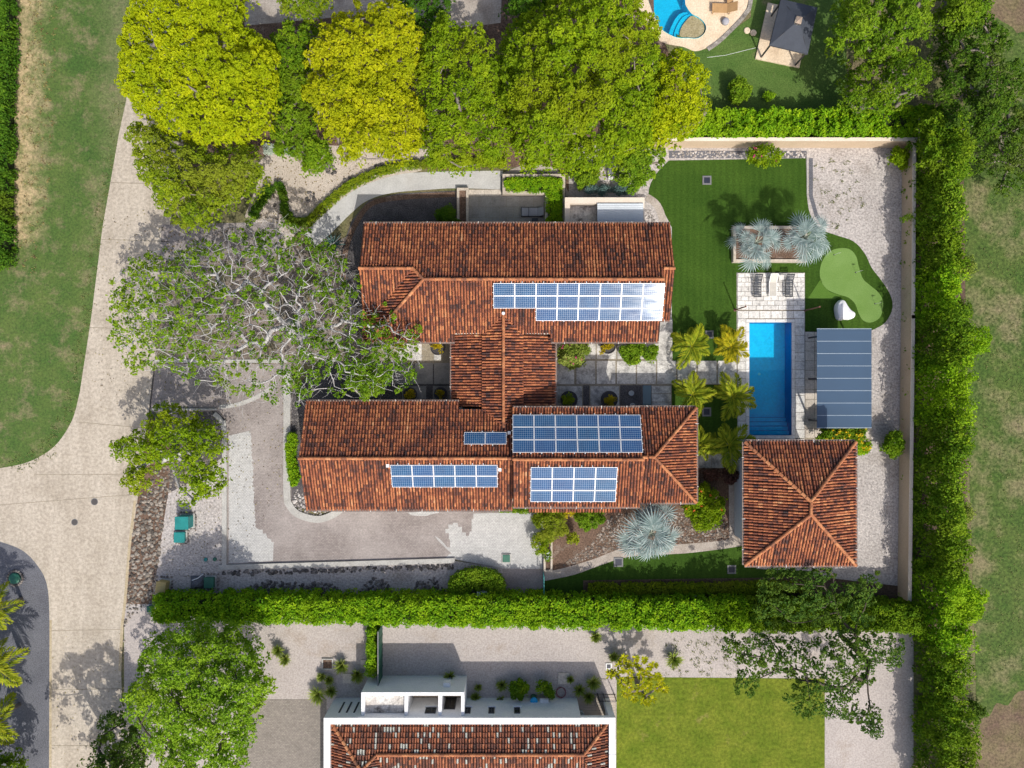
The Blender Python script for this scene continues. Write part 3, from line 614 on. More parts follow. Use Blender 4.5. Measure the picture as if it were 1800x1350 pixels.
# north wing
YN, YE, YM, YS = 12.53, 8.80, 7.92, 3.345; hN, hE, hM, hS = 3.80, 5.40, 5.78, 3.82
XW, XE, XI, XH = -11.65, 12.40, 11.50, -6.67
zA = lambda y: hN + (YN - y) * (hM - hN) / (YN - YM); hE = zA(YE)
XV = XH - (YE - YM)
zD = lambda x: hM - SL * (XH - x); zC = lambda y: hE - .40 * (YE - y)
yv = YE - (hE - zD(XW)) / .40; xb = XH - (hM - hS) / SL
ye2 = YE - (hE - 3.78) / SL
roof_plane(house, [(XW, YN, hN), (XE, YN, hN), (XE, YE, hE), (XI, YE, hE), (XI, YM, hM), (XH, YM, hM), (XV, YE, hE), (XW, YE, hE)], (0, 1))
roof_plane(house, [(XI, YE, hE), (XE, YE, hE), (XE, ye2, 3.78), (XI, ye2, 3.78)], (0, -1))
zB = lambda y: hM - (YM - y) * (hM - hS) / (YM - YS); yn = 3.97
roof_plane(house, [(XH, YM, hM), (XI, YM, hM), (XI, YS, hS), (3.05, YS, hS), (3.05, yn, zB(yn)), (-4.5, yn, zB(yn)), (-4.5, YS, hS), (xb, YS, hS)], (0, -1))
roof_plane(house, [(XW, YE, hE), (XV, YE, hE), (XW, yv, zD(XW))], (0, -1))
roof_plane(house, [(XH, YM, hM), (xb, YS, hS), (XW, YS, zD(XW)), (XW, yv, zD(XW)), (XV, YE, hE)], (-1, 0))
up_ = lambda p, dz=.10: (p[0], p[1], p[2] + dz)
ridge(house, up_((XI, YM, hM)), up_((XH, YM, hM))); ridge(house, up_((XW, YE, hE)), up_((XV, YE, hE))); ridge(house, up_((XI + .05, YE, hE)), up_((XE, YE, hE)))
ridge(house, up_((XV, YE, hE)), up_((XH, YM, hM))); ridge(house, up_((xb, YS, hS)), up_((XH, YM, hM)))
gutter(house, (XW, YN, hN), (XE, YN, hN), (0, 1)); gutter(house, (XI, YS, hS), (3.05, YS, hS), (0, -1)); gutter(house, (-4.5, YS, hS), (xb, YS, hS), (0, -1)); gutter(house, (XI, ye2, 3.78), (XE, ye2, 3.78), (0, -1))
wall_box(house, XW + .5, YS + .6, XI - .4, YN - .5, 3.72); wall_box(house, XI - .4, ye2 + .5, XE - .5, YN - .6, 3.70)
def gable(x, y0, y1, ym, z0, zm, t=.22):
    m = MB(); m.add([(x, y0, z0), (x, y1, z0), (x, ym, zm), (x + t, y0, z0), (x + t, y1, z0), (x + t, ym, zm)], [(0, 2, 1), (3, 4, 5), (0, 1, 4, 3), (1, 2, 5, 4), (2, 0, 3, 5)]); m.build('gable', 'wall_cream', house)
gable(XE - .7, ye2 + .5, YN - .6, YE, 3.70, hE - .25); gable(XW + .5, 4.6, YN - .6, YE, 3.72, hE - .25)
# south wing, west part
yN, yR, yS = -1.427, -5.62, -9.81; ew, rw_ = 3.83, 5.74; x0, x1 = -16.13, .02
sW = (rw_ - ew) / (yN - yR)
xa, xb2, yq = -4.15, -2.25, -2.06; zq = ew + sW * (yN - yq)
roof_plane(house, [(x0, yN, ew), (xa, yN, ew), (xa, yq, zq), (xb2, yq, zq), (xb2, yN, ew), (x1, yN, ew), (x1, yR, rw_), (x0, yR, rw_)], (0, 1))
roof_plane(house, [(x0, yR, rw_), (x1, yR, rw_), (x1, yS, ew), (x0, yS, ew)], (0, -1))
ridge(house, up_((x1, yR, rw_)), up_((x0, yR, rw_)))
gutter(house, (x0, yN, ew), (xa, yN, ew), (0, 1)); gutter(house, (x0, yS, ew), (x1, yS, ew), (0, -1))
wall_box(house, x0 + .6, yS + .6, x1 + .6, yN - .6, ew - .05); gable(x0 + .6, yS + .6, yN - .6, yR, ew - .05, rw_ - .3)
# south wing, taller middle part
mN, mR, mS = -1.877, -5.63, -9.385; em, rm = 5.0, 6.5; mx0, mx1 = .07, 9.77
roof_plane(house, [(mx0, mN, em), (mx1, mN, em), (mx1, mR, rm), (mx0, mR, rm)], (0, 1))
roof_plane(house, [(mx0, mR, rm), (mx1, mR, rm), (mx1, mS, em), (mx0, mS, em)], (0, -1))
ridge(house, up_((mx1, mR, rm)), up_((mx0, mR, rm)))
gutter(house, (mx0, mN, em), (mx1, mN, em), (0, 1)); gutter(house, (mx0, mS, em), (mx1, mS, em), (0, -1))
wall_box(house, mx0 + .3, mS + .7, mx1 - .4, mN - .7, em + .02)
m = MB()
for xg in (mx0 + .3, mx1 - .62): m.add([(xg, mS + .7, em + .02), (xg, mN - .7, em + .02), (xg, mR, rm - .25), (xg + .22, mS + .7, em + .02), (xg + .22, mN - .7, em + .02), (xg + .22, mR, rm - .25)], [(0, 2, 1), (3, 4, 5), (0, 1, 4, 3), (1, 2, 5, 4), (2, 0, 3, 5)])
m.build('gable', 'wall_cream', house)
# small lean-to strip of tiles below the middle part, south side
ya, yb = -(887 - 675) / S * (1 - 3.9 / H), -(898.5 - 675) / S * (1 - 3.4 / H)
roof_plane(house, [(1.3, -9.0, 3.9), (8.6, -9.0, 3.9), (8.6, yb, 3.42), (1.3, yb, 3.42)], (0, -1))
# south wing, hipped east end
eN, eR, eS = -1.895, -5.62, -9.36; ee, re = 3.2, 4.84; ex0, ex1 = 9.4, 14.56; ax = 10.95
roof_plane(house, [(ex0, eN, ee), (ex1, eN, ee), (ax, eR, re), (ex0, eR, re)], (0, 1))
roof_plane(house, [(ex0, eR, re), (ax, eR, re), (ex1, eS, ee), (ex0, eS, ee)], (0, -1))
roof_plane(house, [(ax, eR, re), (ex1, eN, ee), (ex1, eS, ee)], (1, 0))
ridge(house, up_((ex1, eN, ee)), up_((ax, eR, re))); ridge(house, up_((ex1, eS, ee)), up_((ax, eR, re))); ridge(house, up_((ax, eR, re)), up_((mx1, eR, re)))
gutter(house, (ex0, eN, ee), (ex1, eN, ee), (0, 1)); gutter(house, (ex1, eN, ee), (ex1, eS, ee), (1, 0)); gutter(house, (mx1, eS, ee), (ex1, eS, ee), (0, -1))
wall_box(house, ex0 - .1, eS + .7, ex1 - .7, eN - .7, ee + .2)
# linking hall: two-tier roof
cx, cr = -.658, 4.70; uL, uR, uz = -2.263, .80, 4.06
yTop = YM - (hM - cr) / ((hM - hS) / (YM - YS)); yBot = yN - (cr - ew) / sW
yUn = YM - (hM - uz) / ((hM - hS) / (YM - YS)); yUs = yN - (uz - ew) / sW
roof_plane(house, [(cx, yTop, cr), (uL, yUn, uz), (uL, yUs, uz), (cx, yBot, cr)], (-1, 0))
roof_plane(house, [(cx, yTop, cr), (cx, yBot, cr), (uR, yUs, uz), (uR, yUn, uz)], (1, 0))
ridge(house, up_((cx, yBot, cr)), up_((cx, yTop, cr)))
roof_plane(house, [(uL + .05, 3.93, 3.88), (uL + .05, -1.80, 3.88), (-4.76, -1.80, 2.86), (-4.76, 3.93, 2.86)], (-1, 0))
roof_plane(house, [(uR - .05, 3.93, 3.88), (3.40, 3.93, 2.86), (3.40, -1.95, 2.86), (uR - .05, -1.95, 3.88)], (1, 0))
gutter(house, (-4.76, -1.4, 2.86), (-4.76, 3.3, 2.86), (-1, 0)); gutter(house, (3.40, -1.9, 2.86), (3.40, 3.3, 2.86), (1, 0))
wall_box(house, -4.2, -2.2, 2.85, 4.2, 2.82); wall_box(house, uL + .3, -2.4, uR - .3, 4.4, 3.98)
m = MB(); v = P(885.5, 551, 4.85); m.lathe((cx, yTop + .02, 4.70), [(.10, 0), (.10, .30), (.13, .30), (.13, .34)], 10); m.build('vent_pipe', 'aluminium', house)
for x in (-9, -6, -3.2, 5, 8, 10): window(house, (x, YS + .6, 1.6 if x % 2 else 1.2), 1.5, 1.3 if x % 2 else 2.3, 'x', -1, door=not x % 2)
for x in (-9, -5, -1, 3, 6, 9): window(house, (x, YN - .5, 1.7), 1.6, 1.3, 'x', 1)
for x in (-13, -9.5, -6): window(house, (x, yS + .6, 1.7), 1.6, 1.3, 'x', -1); window(house, (x, yN - .6, 1.7), 1.5, 1.3, 'x', 1)
for x in (2.5, 5, 7.5): window(house, (x, mN - .7, 1.3), 1.6, 2.2, 'x', 1, door=True)
for y in (-3.5, -7.5): window(house, (ex1 - .7, y, 1.6), 1.5, 1.3, 'y', 1); window(house, (x0 + .6, y, 1.7), 1.4, 1.3, 'y', -1)
window(house, (3.0 - .15, 1, 1.2), 1.8, 2.3, 'y', 1, door=True); window(house, (-4.2, 1, 1.2), 1.8, 2.3, 'y', -1, door=True)

# ---------------------------------------------------------------- pool house
ph = thing('pool_house', (0, 0, 0), 'square two storey pool house under a hipped orange tile roof beside the pool', 'house')
pe, pr = 6.3, 8.2; A = P(1309, 777, pe); B = P(1503, 993, pe); X0, Y0, X1, Y1 = A.x, A.y, B.x, B.y
xm = (X0 + X1) / 2; ty = Y0 - (X1 - X0) / 2; by = Y1 + (X1 - X0) / 2
r0, r1 = (xm, ty, pr), (xm, by, pr)
roof_plane(ph, [(X0, Y0, pe), (X1, Y0, pe), r0], (0, 1)); roof_plane(ph, [(X0, Y1, pe), r1, (X1, Y1, pe)], (0, -1))
roof_plane(ph, [(X0, Y0, pe), r0, r1, (X0, Y1, pe)], (-1, 0)); roof_plane(ph, [(X1, Y0, pe), (X1, Y1, pe), r1, r0], (1, 0))
for c_ in ((X0, Y0), (X1, Y0)): ridge(ph, up_((c_[0], c_[1], pe)), up_(r0))
for c_ in ((X0, Y1), (X1, Y1)): ridge(ph, up_((c_[0], c_[1], pe)), up_(r1))
ridge(ph, up_(r1), up_(r0))
gutter(ph, (X0, Y0, pe), (X1, Y0, pe), (0, 1)); gutter(ph, (X0, Y1, pe), (X1, Y1, pe), (0, -1)); gutter(ph, (X0, Y0, pe), (X0, Y1, pe), (-1, 0)); gutter(ph, (X1, Y0, pe), (X1, Y1, pe), (1, 0))
wx = P(1291, 900).x
wall_box(ph, wx, Y1 + .9, X1 - .9, Y0 - 1.9, pe + .1, 'wall_grey')
for y in (-9.5, -11.5): window(ph, (X1 - .9, y, 4.6), 1.4, 1.3, 'y', 1)
window(ph, ((wx + X1) / 2, Y0 - 1.9, 1.3), 3.0, 2.3, 'x', 1, door=True); window(ph, ((wx + X1) / 2, Y0 - 1.9, 4.6), 2.2, 1.3, 'x', 1)

# ---------------------------------------------------------------- white house of the neighbour
nh = thing('white_house', (0, 0, 0), 'white walled house with parapet and mottled tile roof at the bottom edge', 'house')
pz = 3.63; NL, NR = P(569, 1262, pz).x, P(1082, 1262, pz).x; NT = P(0, 1262, pz).y; NB = NT - 12.5; t = .50
m = MB()
XF = P(1014, 1232).x; yb2 = NT - 3.0
for (a, b_, c_, d_) in ((NL, NT - t, XF, NT), (NL, NB, NR, NB + t), (NL, NB + t, NL + t, NT - t), (NR - t, NB + t, NR, NT - 2.9)):
    m.box(((a + c_) / 2, (b_ + d_) / 2, (pz - .05) / 2), (c_ - a, d_ - b_, pz + .05))
m.box(((XF + NR - t) / 2, NT - t / 2, 3.40), (NR - t - XF, t, 2 * (pz - .05 - 3.40) + .05)); m.box(((XF + NR - t) / 2, yb2, 1.55), (NR - t - XF, .2, 3.2)); m.box((XF - .1, (yb2 + NT - t) / 2, 1.55), (.2, NT - t - yb2, 3.2))
m.box((NR - t / 2, (NT + NT - 2.9) / 2, 3.40), (t, 2.9, 2 * (pz - .05 - 3.40) + .046)); m.box((NR - t / 2, NT - t / 2, 1.57), (t - .01, t - .01, 3.2))
nw = m.build('wall', 'wall_white', nh)
hz = 3.2; g0, g1 = NL + t + .02, NR - t - .02; yt = NT - t - .02; ybt = NB + t + .02
rz_ = 4.05; ry = P(0, 1326, rz_).y
qa = P(662, 1326, rz_).x; qb = P(1026, 1326, rz_).x; qm = P(637, 1348, 4.0)
roof_plane(nh, [(g0, yt, hz), (g1, yt, hz), (qb, ry, rz_), (qa, ry, rz_), (qm.x, qm.y, hz + (yt - qm.y) * (rz_ - hz) / (yt - ry))], (0, 1), 'old_tile', .222, .40)
zq2 = hz + (yt - qm.y) * (rz_ - hz) / (yt - ry)
roof_plane(nh, [(g0, yt, hz), (qm.x, qm.y, zq2), (qm.x, ybt, zq2), (g0, ybt, hz)], (-1, 0), 'old_tile', .222, .40)
roof_plane(nh, [(g1, yt, hz), (g1, ybt, hz), (qb, ry, rz_)], (1, 0), 'old_tile', .222, .40)
roof_plane(nh, [(qa, ry, rz_), (qb, ry, rz_), (g1, ybt, 2.6), (qm.x + 4.5, ybt, 2.6)], (0, -1), 'old_tile', .222, .40)
roof_plane(nh, [(qm.x, qm.y, zq2), (qa, ry, rz_), (qm.x + 4.5, ybt, 2.6), (qm.x, ybt, zq2)], (1, 0), 'old_tile', .222, .40)
for a, b_ in (((g0, yt, hz), (qm.x, qm.y, zq2)), ((qm.x, qm.y, zq2), (qa, ry, rz_)), ((qb, ry, rz_), (qa, ry, rz_)), ((g1, yt, hz), (qb, ry, rz_)), ((qm.x, ybt, zq2), (qm.x, qm.y, zq2))):
    ridge(nh, up_(a), up_(b_))
def onwall(px, py, yw=NT): h = H * (1 + yw * S / (py - 675)); return P(px, py, h)
for px in (757, 822, 864, 909):
    a = onwall(px, 1249.5); window(nh, (a.x, NT, a.z), .85 if px == 757 else .48, .95, 'x', 1)
a = onwall(789, 1251); window(nh, (a.x, NT, 1.1), .9, 2.1, 'x', 1, door=True)
for px in (599, 612, 625):
    a = onwall(px, 1247); m = MB(); m.box((a.x, NT + .012, 1.8), (.14, .03, 1.9)); m.build('slot_window', 'pane', nh)
# yard block in front of the white house
yb_ = thing('service_yard', (0, 0, 0), 'roofless white service yard walls with one stained slab, against the white house', 'wall')
kz = 3.25; ky = P(0, 1217, kz).y; kx = lambda px: P(px, 1217, kz).x; tw = .26
for (a, b_) in ((635, 816),):
    m = MB(); m.box(((kx(a) + kx(b_)) / 2, ky - tw / 2, kz / 2 - .03), (kx(b_) - kx(a), tw, kz + .06)); m.build('wall', 'wall_white', yb_)
for px in (635, 711, 770.5, 810.5):
    m = MB(); x_ = kx(px) + tw / 2; z_ = kz - (.003 if px < 800 else .004); m.box((x_, (ky - tw + NT) / 2 + .005, z_ / 2 - .03), (tw, ky - tw - NT - .02, z_ + .06)); m.build('wall', 'wall_white', yb_)
m = MB(); m.box(((kx(640) + kx(714)) / 2, (ky + NT) / 2 - .1, 2.75), (kx(714) - kx(640), ky - NT - .3, .15)); m.build('roof_slab', 'stained_slab', yb_)
m = MB(); m.box(((kx(716) + kx(812)) / 2, (ky + NT) / 2 - .1, .012), (kx(812) - kx(718), ky - NT - .3, .02)); m.build('floor', 'deck_cream', yb_)
m = MB(); a = P(786, 1202, 1.9); m.box((a.x, ky + .16, 1.95), (.55, .3, .55)); m.build('meter_box', 'white_plastic', yb_)
# deck at the corner of the white house
dk = ground('timber_deck', [(1012, 1220), (1083, 1220), (1083, 1300), (1012, 1300)], -.004, 'joint', label='bed of the small timber deck')
for i in range(16):
    m = MB(); a, b_ = P(1013, 1221 + i * 4.6), P(1082, 1221 + i * 4.6 + 4.2); m.box(((a.x + b_.x) / 2, (a.y + b_.y) / 2, .02), (b_.x - a.x, a.y - b_.y, .05)); m.build('plank', 'wood_deck', dk)

# ---------------------------------------------------------------- solar arrays
def solar_array(label, px, py, rows, plane, offset=.16, tilt_sign=-1, extra=None):
    """plane = (y0, z0, slope dz/dy); px,py = upper left corner in the survey; rows: list of (first column, count)"""
    y0, z0, sl = plane
    h = z0 + 1.0
    for _ in range(30):
        p = P(px, py, h); h = z0 + (p.y - y0) * sl + offset
    p = P(px, py, h); al = math.atan(sl); root = thing('solar_array', p, label, 'solar panels', 'solar arrays on the tile roofs')
    vdir = Vector((0, -math.cos(al), -math.sin(al))); n3 = Vector((0, -math.sin(al), math.cos(al))); ux = Vector((1, 0, 0))
    R = Matrix((ux, -vdir, n3)).transposed().to_4x4()
    for j, (c0, n) in enumerate(rows):
        for i in range(c0, c0 + n):
            c = ux * (1.625 * i + .81) + vdir * (1.00 * j + .50)
            fr = bpy.data.objects.new('solar_panel', SP[0]); link(fr, root); fr.matrix_local = Matrix.Translation(c) @ R
            link(bpy.data.objects.new('cell_sheet', SP[1]), fr)
        m = MB(); L = n * 1.625 + .12
        for vv in (.25, .75):
            cc = ux * (1.625 * c0 + n * .8125) + vdir * (j + vv) - n3 * .06
            q = [cc + ux * (sx * L / 2) + vdir * (sy * .02) + n3 * (sz * .025) for sz in (-1, 1) for sx, sy in ((-1, -1), (1, -1), (1, 1), (-1, 1))]
            m.add(q, [(3, 2, 1, 0), (4, 5, 6, 7), (0, 1, 5, 4), (1, 2, 6, 5), (2, 3, 7, 6), (3, 0, 4, 7)])
        m.build('rail', 'aluminium', root, local=True)
    m = MB(); c0, n = rows[0]; k = len(rows)
    for i in range(n * 2 - 1):
        for vv in (-.06, k + .04):
            if vv > 0 and not (rows[-1][0] * 2 <= i < (rows[-1][0] + rows[-1][1]) * 2 - 1): continue
            cc = ux * (.81 * (i + .7)) + vdir * vv - n3 * .03
            m.box(cc, (.05, .10, .05))
    m.build('mounting_feet', 'aluminium', root, local=True, kind='stuff')
    for (dx, dy) in (extra or []):
        m = MB(); cc = ux * dx + vdir * dy - n3 * .02; m.box(cc, (.24, .24, .12)); m.build('junction_box', 'white_plastic', root, local=True)
def make_panel():
    m = MB(); w_, h_, f = 1.60, .975, .035
    for (x, y, a, b_) in ((0, h_ / 2 - f / 2, w_, f), (0, -h_ / 2 + f / 2, w_, f), (-w_ / 2 + f / 2, 0, f, h_ - 2 * f), (w_ / 2 - f / 2, 0, f, h_ - 2 * f)): m.box((x, y, 0), (a, b_, .04))
    me = bpy.data.meshes.new('solar_panel'); me.from_pydata(m.v, [], m.f); me.materials.append(MT['aluminium'])
    m = MB(); m.box((0, 0, .004), (w_ - 2 * f, h_ - 2 * f, .02)); m2 = bpy.data.meshes.new('cell_sheet'); m2.from_pydata(m.v, [], m.f); m2.materials.append(MT['solar_cells'])
    return me, m2
SP = make_panel()
sB = (hM - hS) / (YM - YS); sM = (rm - em) / (mN - mR)
solar_array('long solar array, two rows of eight and one of six, on the north wing', 867, 497.5, [(0, 8), (0, 8), (2, 6)], (YM, hM, sB))
solar_array('eighteen panel solar array on the north slope of the tall middle roof', 901, 729, [(0, 6)] * 3, (mN, em, -sM))
solar_array('twelve panel solar array on the south slope of the tall middle roof', 933, 821, [(0, 4)] * 3, (mR, rm, sM))
solar_array('ten panel solar array in two rows on the south west roof', 686, 817, [(0, 5)] * 2, (yR, rw_, sW), extra=[(-.2, .1), (8.3, .45)])
solar_array('small pair of solar panels near the roof valley', 816, 759.5, [(0, 2)], (yN, ew, -sW), extra=[(3.45, .05)])
# ---------------------------------------------------------------- foliage
def npoly(poly): return np.array(poly, float)
def inside(pts, poly):
    x, y = pts[:, 0], pts[:, 1]; r = np.zeros(len(pts), bool); n = len(poly)
    for i in range(n):
        x0, y0 = poly[i]; x1, y1 = poly[(i + 1) % n]
        c = (y0 > y) != (y1 > y)
        with np.errstate(divide='ignore', invalid='ignore'): xi = (x1 - x0) * (y - y0) / (y1 - y0 + 1e-12) + x0
        r ^= c & (x < xi)
    return r
def edge_dist(pts, poly):
    d = np.full(len(pts), 1e9); n = len(poly)
    for i in range(n):
        a = np.array(poly[i]); b = np.array(poly[(i + 1) % n]); ab = b - a
        t = np.clip(((pts - a) @ ab) / max(ab @ ab, 1e-9), 0, 1); d = np.minimum(d, np.linalg.norm(pts - a - t[:, None] * ab, axis=1))
    return d
def sample_poly(poly, step, jit=.48):
    p = npoly(poly); lo = p.min(0); hi = p.max(0)
    gx, gy = np.meshgrid(np.arange(lo[0], hi[0] + step, step), np.arange(lo[1], hi[1] + step, step * .87))
    gx = gx + (np.arange(gx.shape[0]) % 2)[:, None] * step * .5
    pts = np.stack([gx.ravel(), gy.ravel()], 1); pts = pts + rng.uniform(-jit, jit, pts.shape) * step
    return pts[inside(pts, poly)]
def toP(pts, z):
    k = (1 - z / H) / S
    return np.stack([(pts[:, 0] - 900) * k, (675 - pts[:, 1]) * k, z], 1)
def unit(a): return a / np.maximum(np.linalg.norm(a, axis=1, keepdims=True), 1e-9)
def leaf_object(name, mat, parent, pos, nrm, size, val, asp=.5, fold=.16, kind=None, tang=None):
    n = len(pos); o0 = np.array(org(parent)) if parent is not None else np.zeros(3); pos = pos - o0
    r = tang if tang is not None else rng.normal(size=(n, 3)); nrm = unit(nrm)
    t = unit(r - nrm * np.sum(r * nrm, 1, keepdims=True)); b = np.cross(nrm, t); s = size[:, None]
    v = np.empty((n, 4, 3)); v[:, 0] = pos - t * s * .5; v[:, 2] = pos + t * s * .5
    v[:, 1] = pos + b * s * asp * .5 + nrm * s * fold; v[:, 3] = pos - b * s * asp * .5 + nrm * s * fold
    me = bpy.data.meshes.new(name); me.from_pydata(v.reshape(-1, 3).tolist(), [], np.arange(4 * n).reshape(n, 4).tolist())
    me.attributes.new('v', 'FLOAT', 'POINT').data.foreach_set('value', np.repeat(np.clip(val, 0, 1), 4).astype(np.float32))
    me.materials.append(MT[mat]); o = link(bpy.data.objects.new(name, me), parent)
    if kind: o['kind'] = kind
    return o
def clump_leaves(cent, rc, per, leaf, up=.55, flat=.8, low=-.25, rnd=.55):
    """cent (n,3), rc (n,) clump radii -> leaf positions, normals, sizes, values"""
    n = len(cent); N = n * per
    d = rng.normal(size=(N, 3)); d = unit(d); d[:, 2] = np.where(d[:, 2] < low, -d[:, 2], d[:, 2])
    R = np.repeat(rc, per)[:, None] * (rng.uniform(.25, 1, (N, 1)) ** .45)
    pos = np.repeat(cent, per, 0) + d * R * np.array([1, 1, flat])
    nrm = unit(d * .55 + np.array([0, 0, up]) + rng.normal(size=(N, 3)) * rnd)
    nrm[:, 2] = np.abs(nrm[:, 2])
    size = leaf * rng.uniform(.7, 1.3, N)
    val = np.repeat(rng.uniform(0, 1, n), per) * .5 + rng.uniform(0, 1, N) * .5
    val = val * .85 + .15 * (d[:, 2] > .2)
    return pos, nrm, size, val
def limbs(root, targets, bf=.25, r0=.03, expo=.5, jit=.12, seg=1.0, sides=5, mid=None):
    """branching skeleton that reaches every target from the root; returns an MB of tapered tubes"""
    nodes = [np.array(root, float)]; par = [-1]; plen = [0.0]
    if mid is not None:
        for q in mid: nodes.append(np.array(q, float)); par.append(len(nodes) - 2); plen.append(plen[-1] + np.linalg.norm(nodes[-1] - nodes[-2]))
    base = nodes[-1]; order = np.argsort(np.linalg.norm(targets - base, axis=1)); tips = []; s0 = len(nodes) - 1
    for ti in order:
        t = targets[ti]; A = np.array(nodes[s0:]); d = np.linalg.norm(A - t, axis=1)
        up = np.maximum(0, A[:, 2] - t[2]) * .6
        i = int(np.argmin(d + bf * np.array(plen[s0:]) + up)) + s0; p = nodes[i]; L = np.linalg.norm(t - p)
        if L < .05: continue
        k = max(1, int(round(L / seg))); last = i; bow = rng.normal(size=3) * jit * L * .6
        for j in range(1, k + 1):
            f = j / k; q = p + (t - p) * f + bow * math.sin(math.pi * f) + (rng.normal(size=3) * jit * seg * .5 if j < k else 0)
            q[2] += .18 * L * math.sin(math.pi * f) * .3
            nodes.append(q); par.append(last); plen.append(plen[last] + np.linalg.norm(q - nodes[last])); last = len(nodes) - 1
        tips.append(last)
    w = np.zeros(len(nodes))
    for t in tips: w[t] += 1
    for i in range(len(nodes) - 1, 0, -1): w[par[i]] += w[i]
    rad = r0 * np.maximum(w, .6) ** expo
    m = MB()
    for i in range(1, len(nodes)):
        a, b = nodes[par[i]], nodes[i]; ra = min(rad[par[i]], rad[i] * 1.35)
        m.tube([a, b + (b - a) * .03], [ra, rad[i]], sides, cap=False)
    return m
def crown(parent, poly, htop, hedge, rc=.36, per=44, leaf=.22, mat='leaf_mid', lump=.5, step=None, under=.5, keep=1.0, name='crown', asp=.55, inset=.5, skirt=0.0, sub=1.9):
    """leaf rosettes set on overlapping billows that fill the outline"""
    poly = [tuple(p) for p in poly]; st = (step or rc * 1.45) * S
    sc = sample_poly(poly, sub * S, .42); ds = edge_dist(sc, poly); sc = sc[ds > sub * S * .22]
    if len(sc) == 0: sc = np.array([npoly(poly).mean(0)])
    rs = sub * S * .74 * rng.uniform(.6, 1.4, len(sc)); hs = rng.uniform(-.35, .35, len(sc)) * lump * 1.6; vs = rng.uniform(0, 1, len(sc))
    pts = sample_poly(poly, st); d = edge_dist(pts, poly)
    q = np.linalg.norm(pts[:, None] - sc[None], axis=2) / rs[None]; k = q.argmin(1); qm = q.min(1)
    ok = (d > rc * S * inset * rng.uniform(.2, 1.2, len(d))) & ((qm < 1.0) | (rng.uniform(size=len(d)) < .30 * (d > rc * S)))
    if keep < 1: ok &= rng.uniform(size=len(pts)) < keep
    pts, d, k, qm = pts[ok], d[ok], k[ok], qm[ok]
    D = max(d.max(), 1); t = np.clip(d / (D * .85), 0, 1); z = hedge + (htop - hedge) * np.sqrt(1 - (1 - t) ** 2)
    z = z + hs[k] + lump * 1.7 * (1 - np.minimum(qm, 1.2) ** 2) - lump * .6 + rng.normal(0, .10 + .10 * lump, len(z))
    z = np.maximum(z, .25)
    c = toP(pts, z); r = rc * rng.uniform(.75, 1.3, len(c))
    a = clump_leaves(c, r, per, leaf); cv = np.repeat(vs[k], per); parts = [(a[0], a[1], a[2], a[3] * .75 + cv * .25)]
    if under > 0:
        q = rng.uniform(size=len(c)) < .7; cu = c[q].copy(); cu[:, 2] -= rng.uniform(.6, 1.5, len(cu)) * min(1.4, htop * .2); cu[:, 2] = np.maximum(cu[:, 2], .15)
        cu[:, :2] += rng.normal(0, rc * .5, (len(cu), 2)); parts.append(clump_leaves(cu, r[q] * 1.1, int(per * under), leaf * 1.1))
    if skirt > 0:   # outer leaves that hang down around the rim
        q = d < rc * S * 1.6; cs = np.repeat(c[q], 3, 0); cs[:, 2] -= rng.uniform(0, 1, len(cs)) * skirt; cs[:, 2] = np.maximum(cs[:, 2], .15)
        if len(cs): parts.append(clump_leaves(cs, np.full(len(cs), rc * .9), int(per * .6), leaf))
    P_, N_, S_, V_ = (np.concatenate([x[i] for x in parts]) for i in range(4))
    leaf_object(name, mat, parent, P_, N_, S_, V_, asp)
    return c
def tree(name, poly, base, htop, hedge, label, cat='tree', mat='leaf_mid', bark='bark_grey', rc=.36, per=44, leaf=.23, lump=.5, nl=40, rt=.045, group=None, keep=1.0, under=.5, **kw):
    b = P(base[0], base[1], 0); t = thing(name, b, label, cat, group)
    c = crown(t, poly, htop, hedge, rc, per, leaf, mat, lump, keep=keep, under=under, **kw)
    sel = c[rng.choice(len(c), min(nl, len(c)), replace=False)].copy(); sel[:, 2] -= .25
    fork = np.array(b) + np.array([0, 0, max(.5, hedge * .55)])
    limbs(np.array(b) - np.array([0, 0, .1]), sel, r0=rt, mid=[np.array(b) + [.05, .03, max(.25, hedge * .3)], fork]).build('trunk', bark, t, smooth=True)
    return t
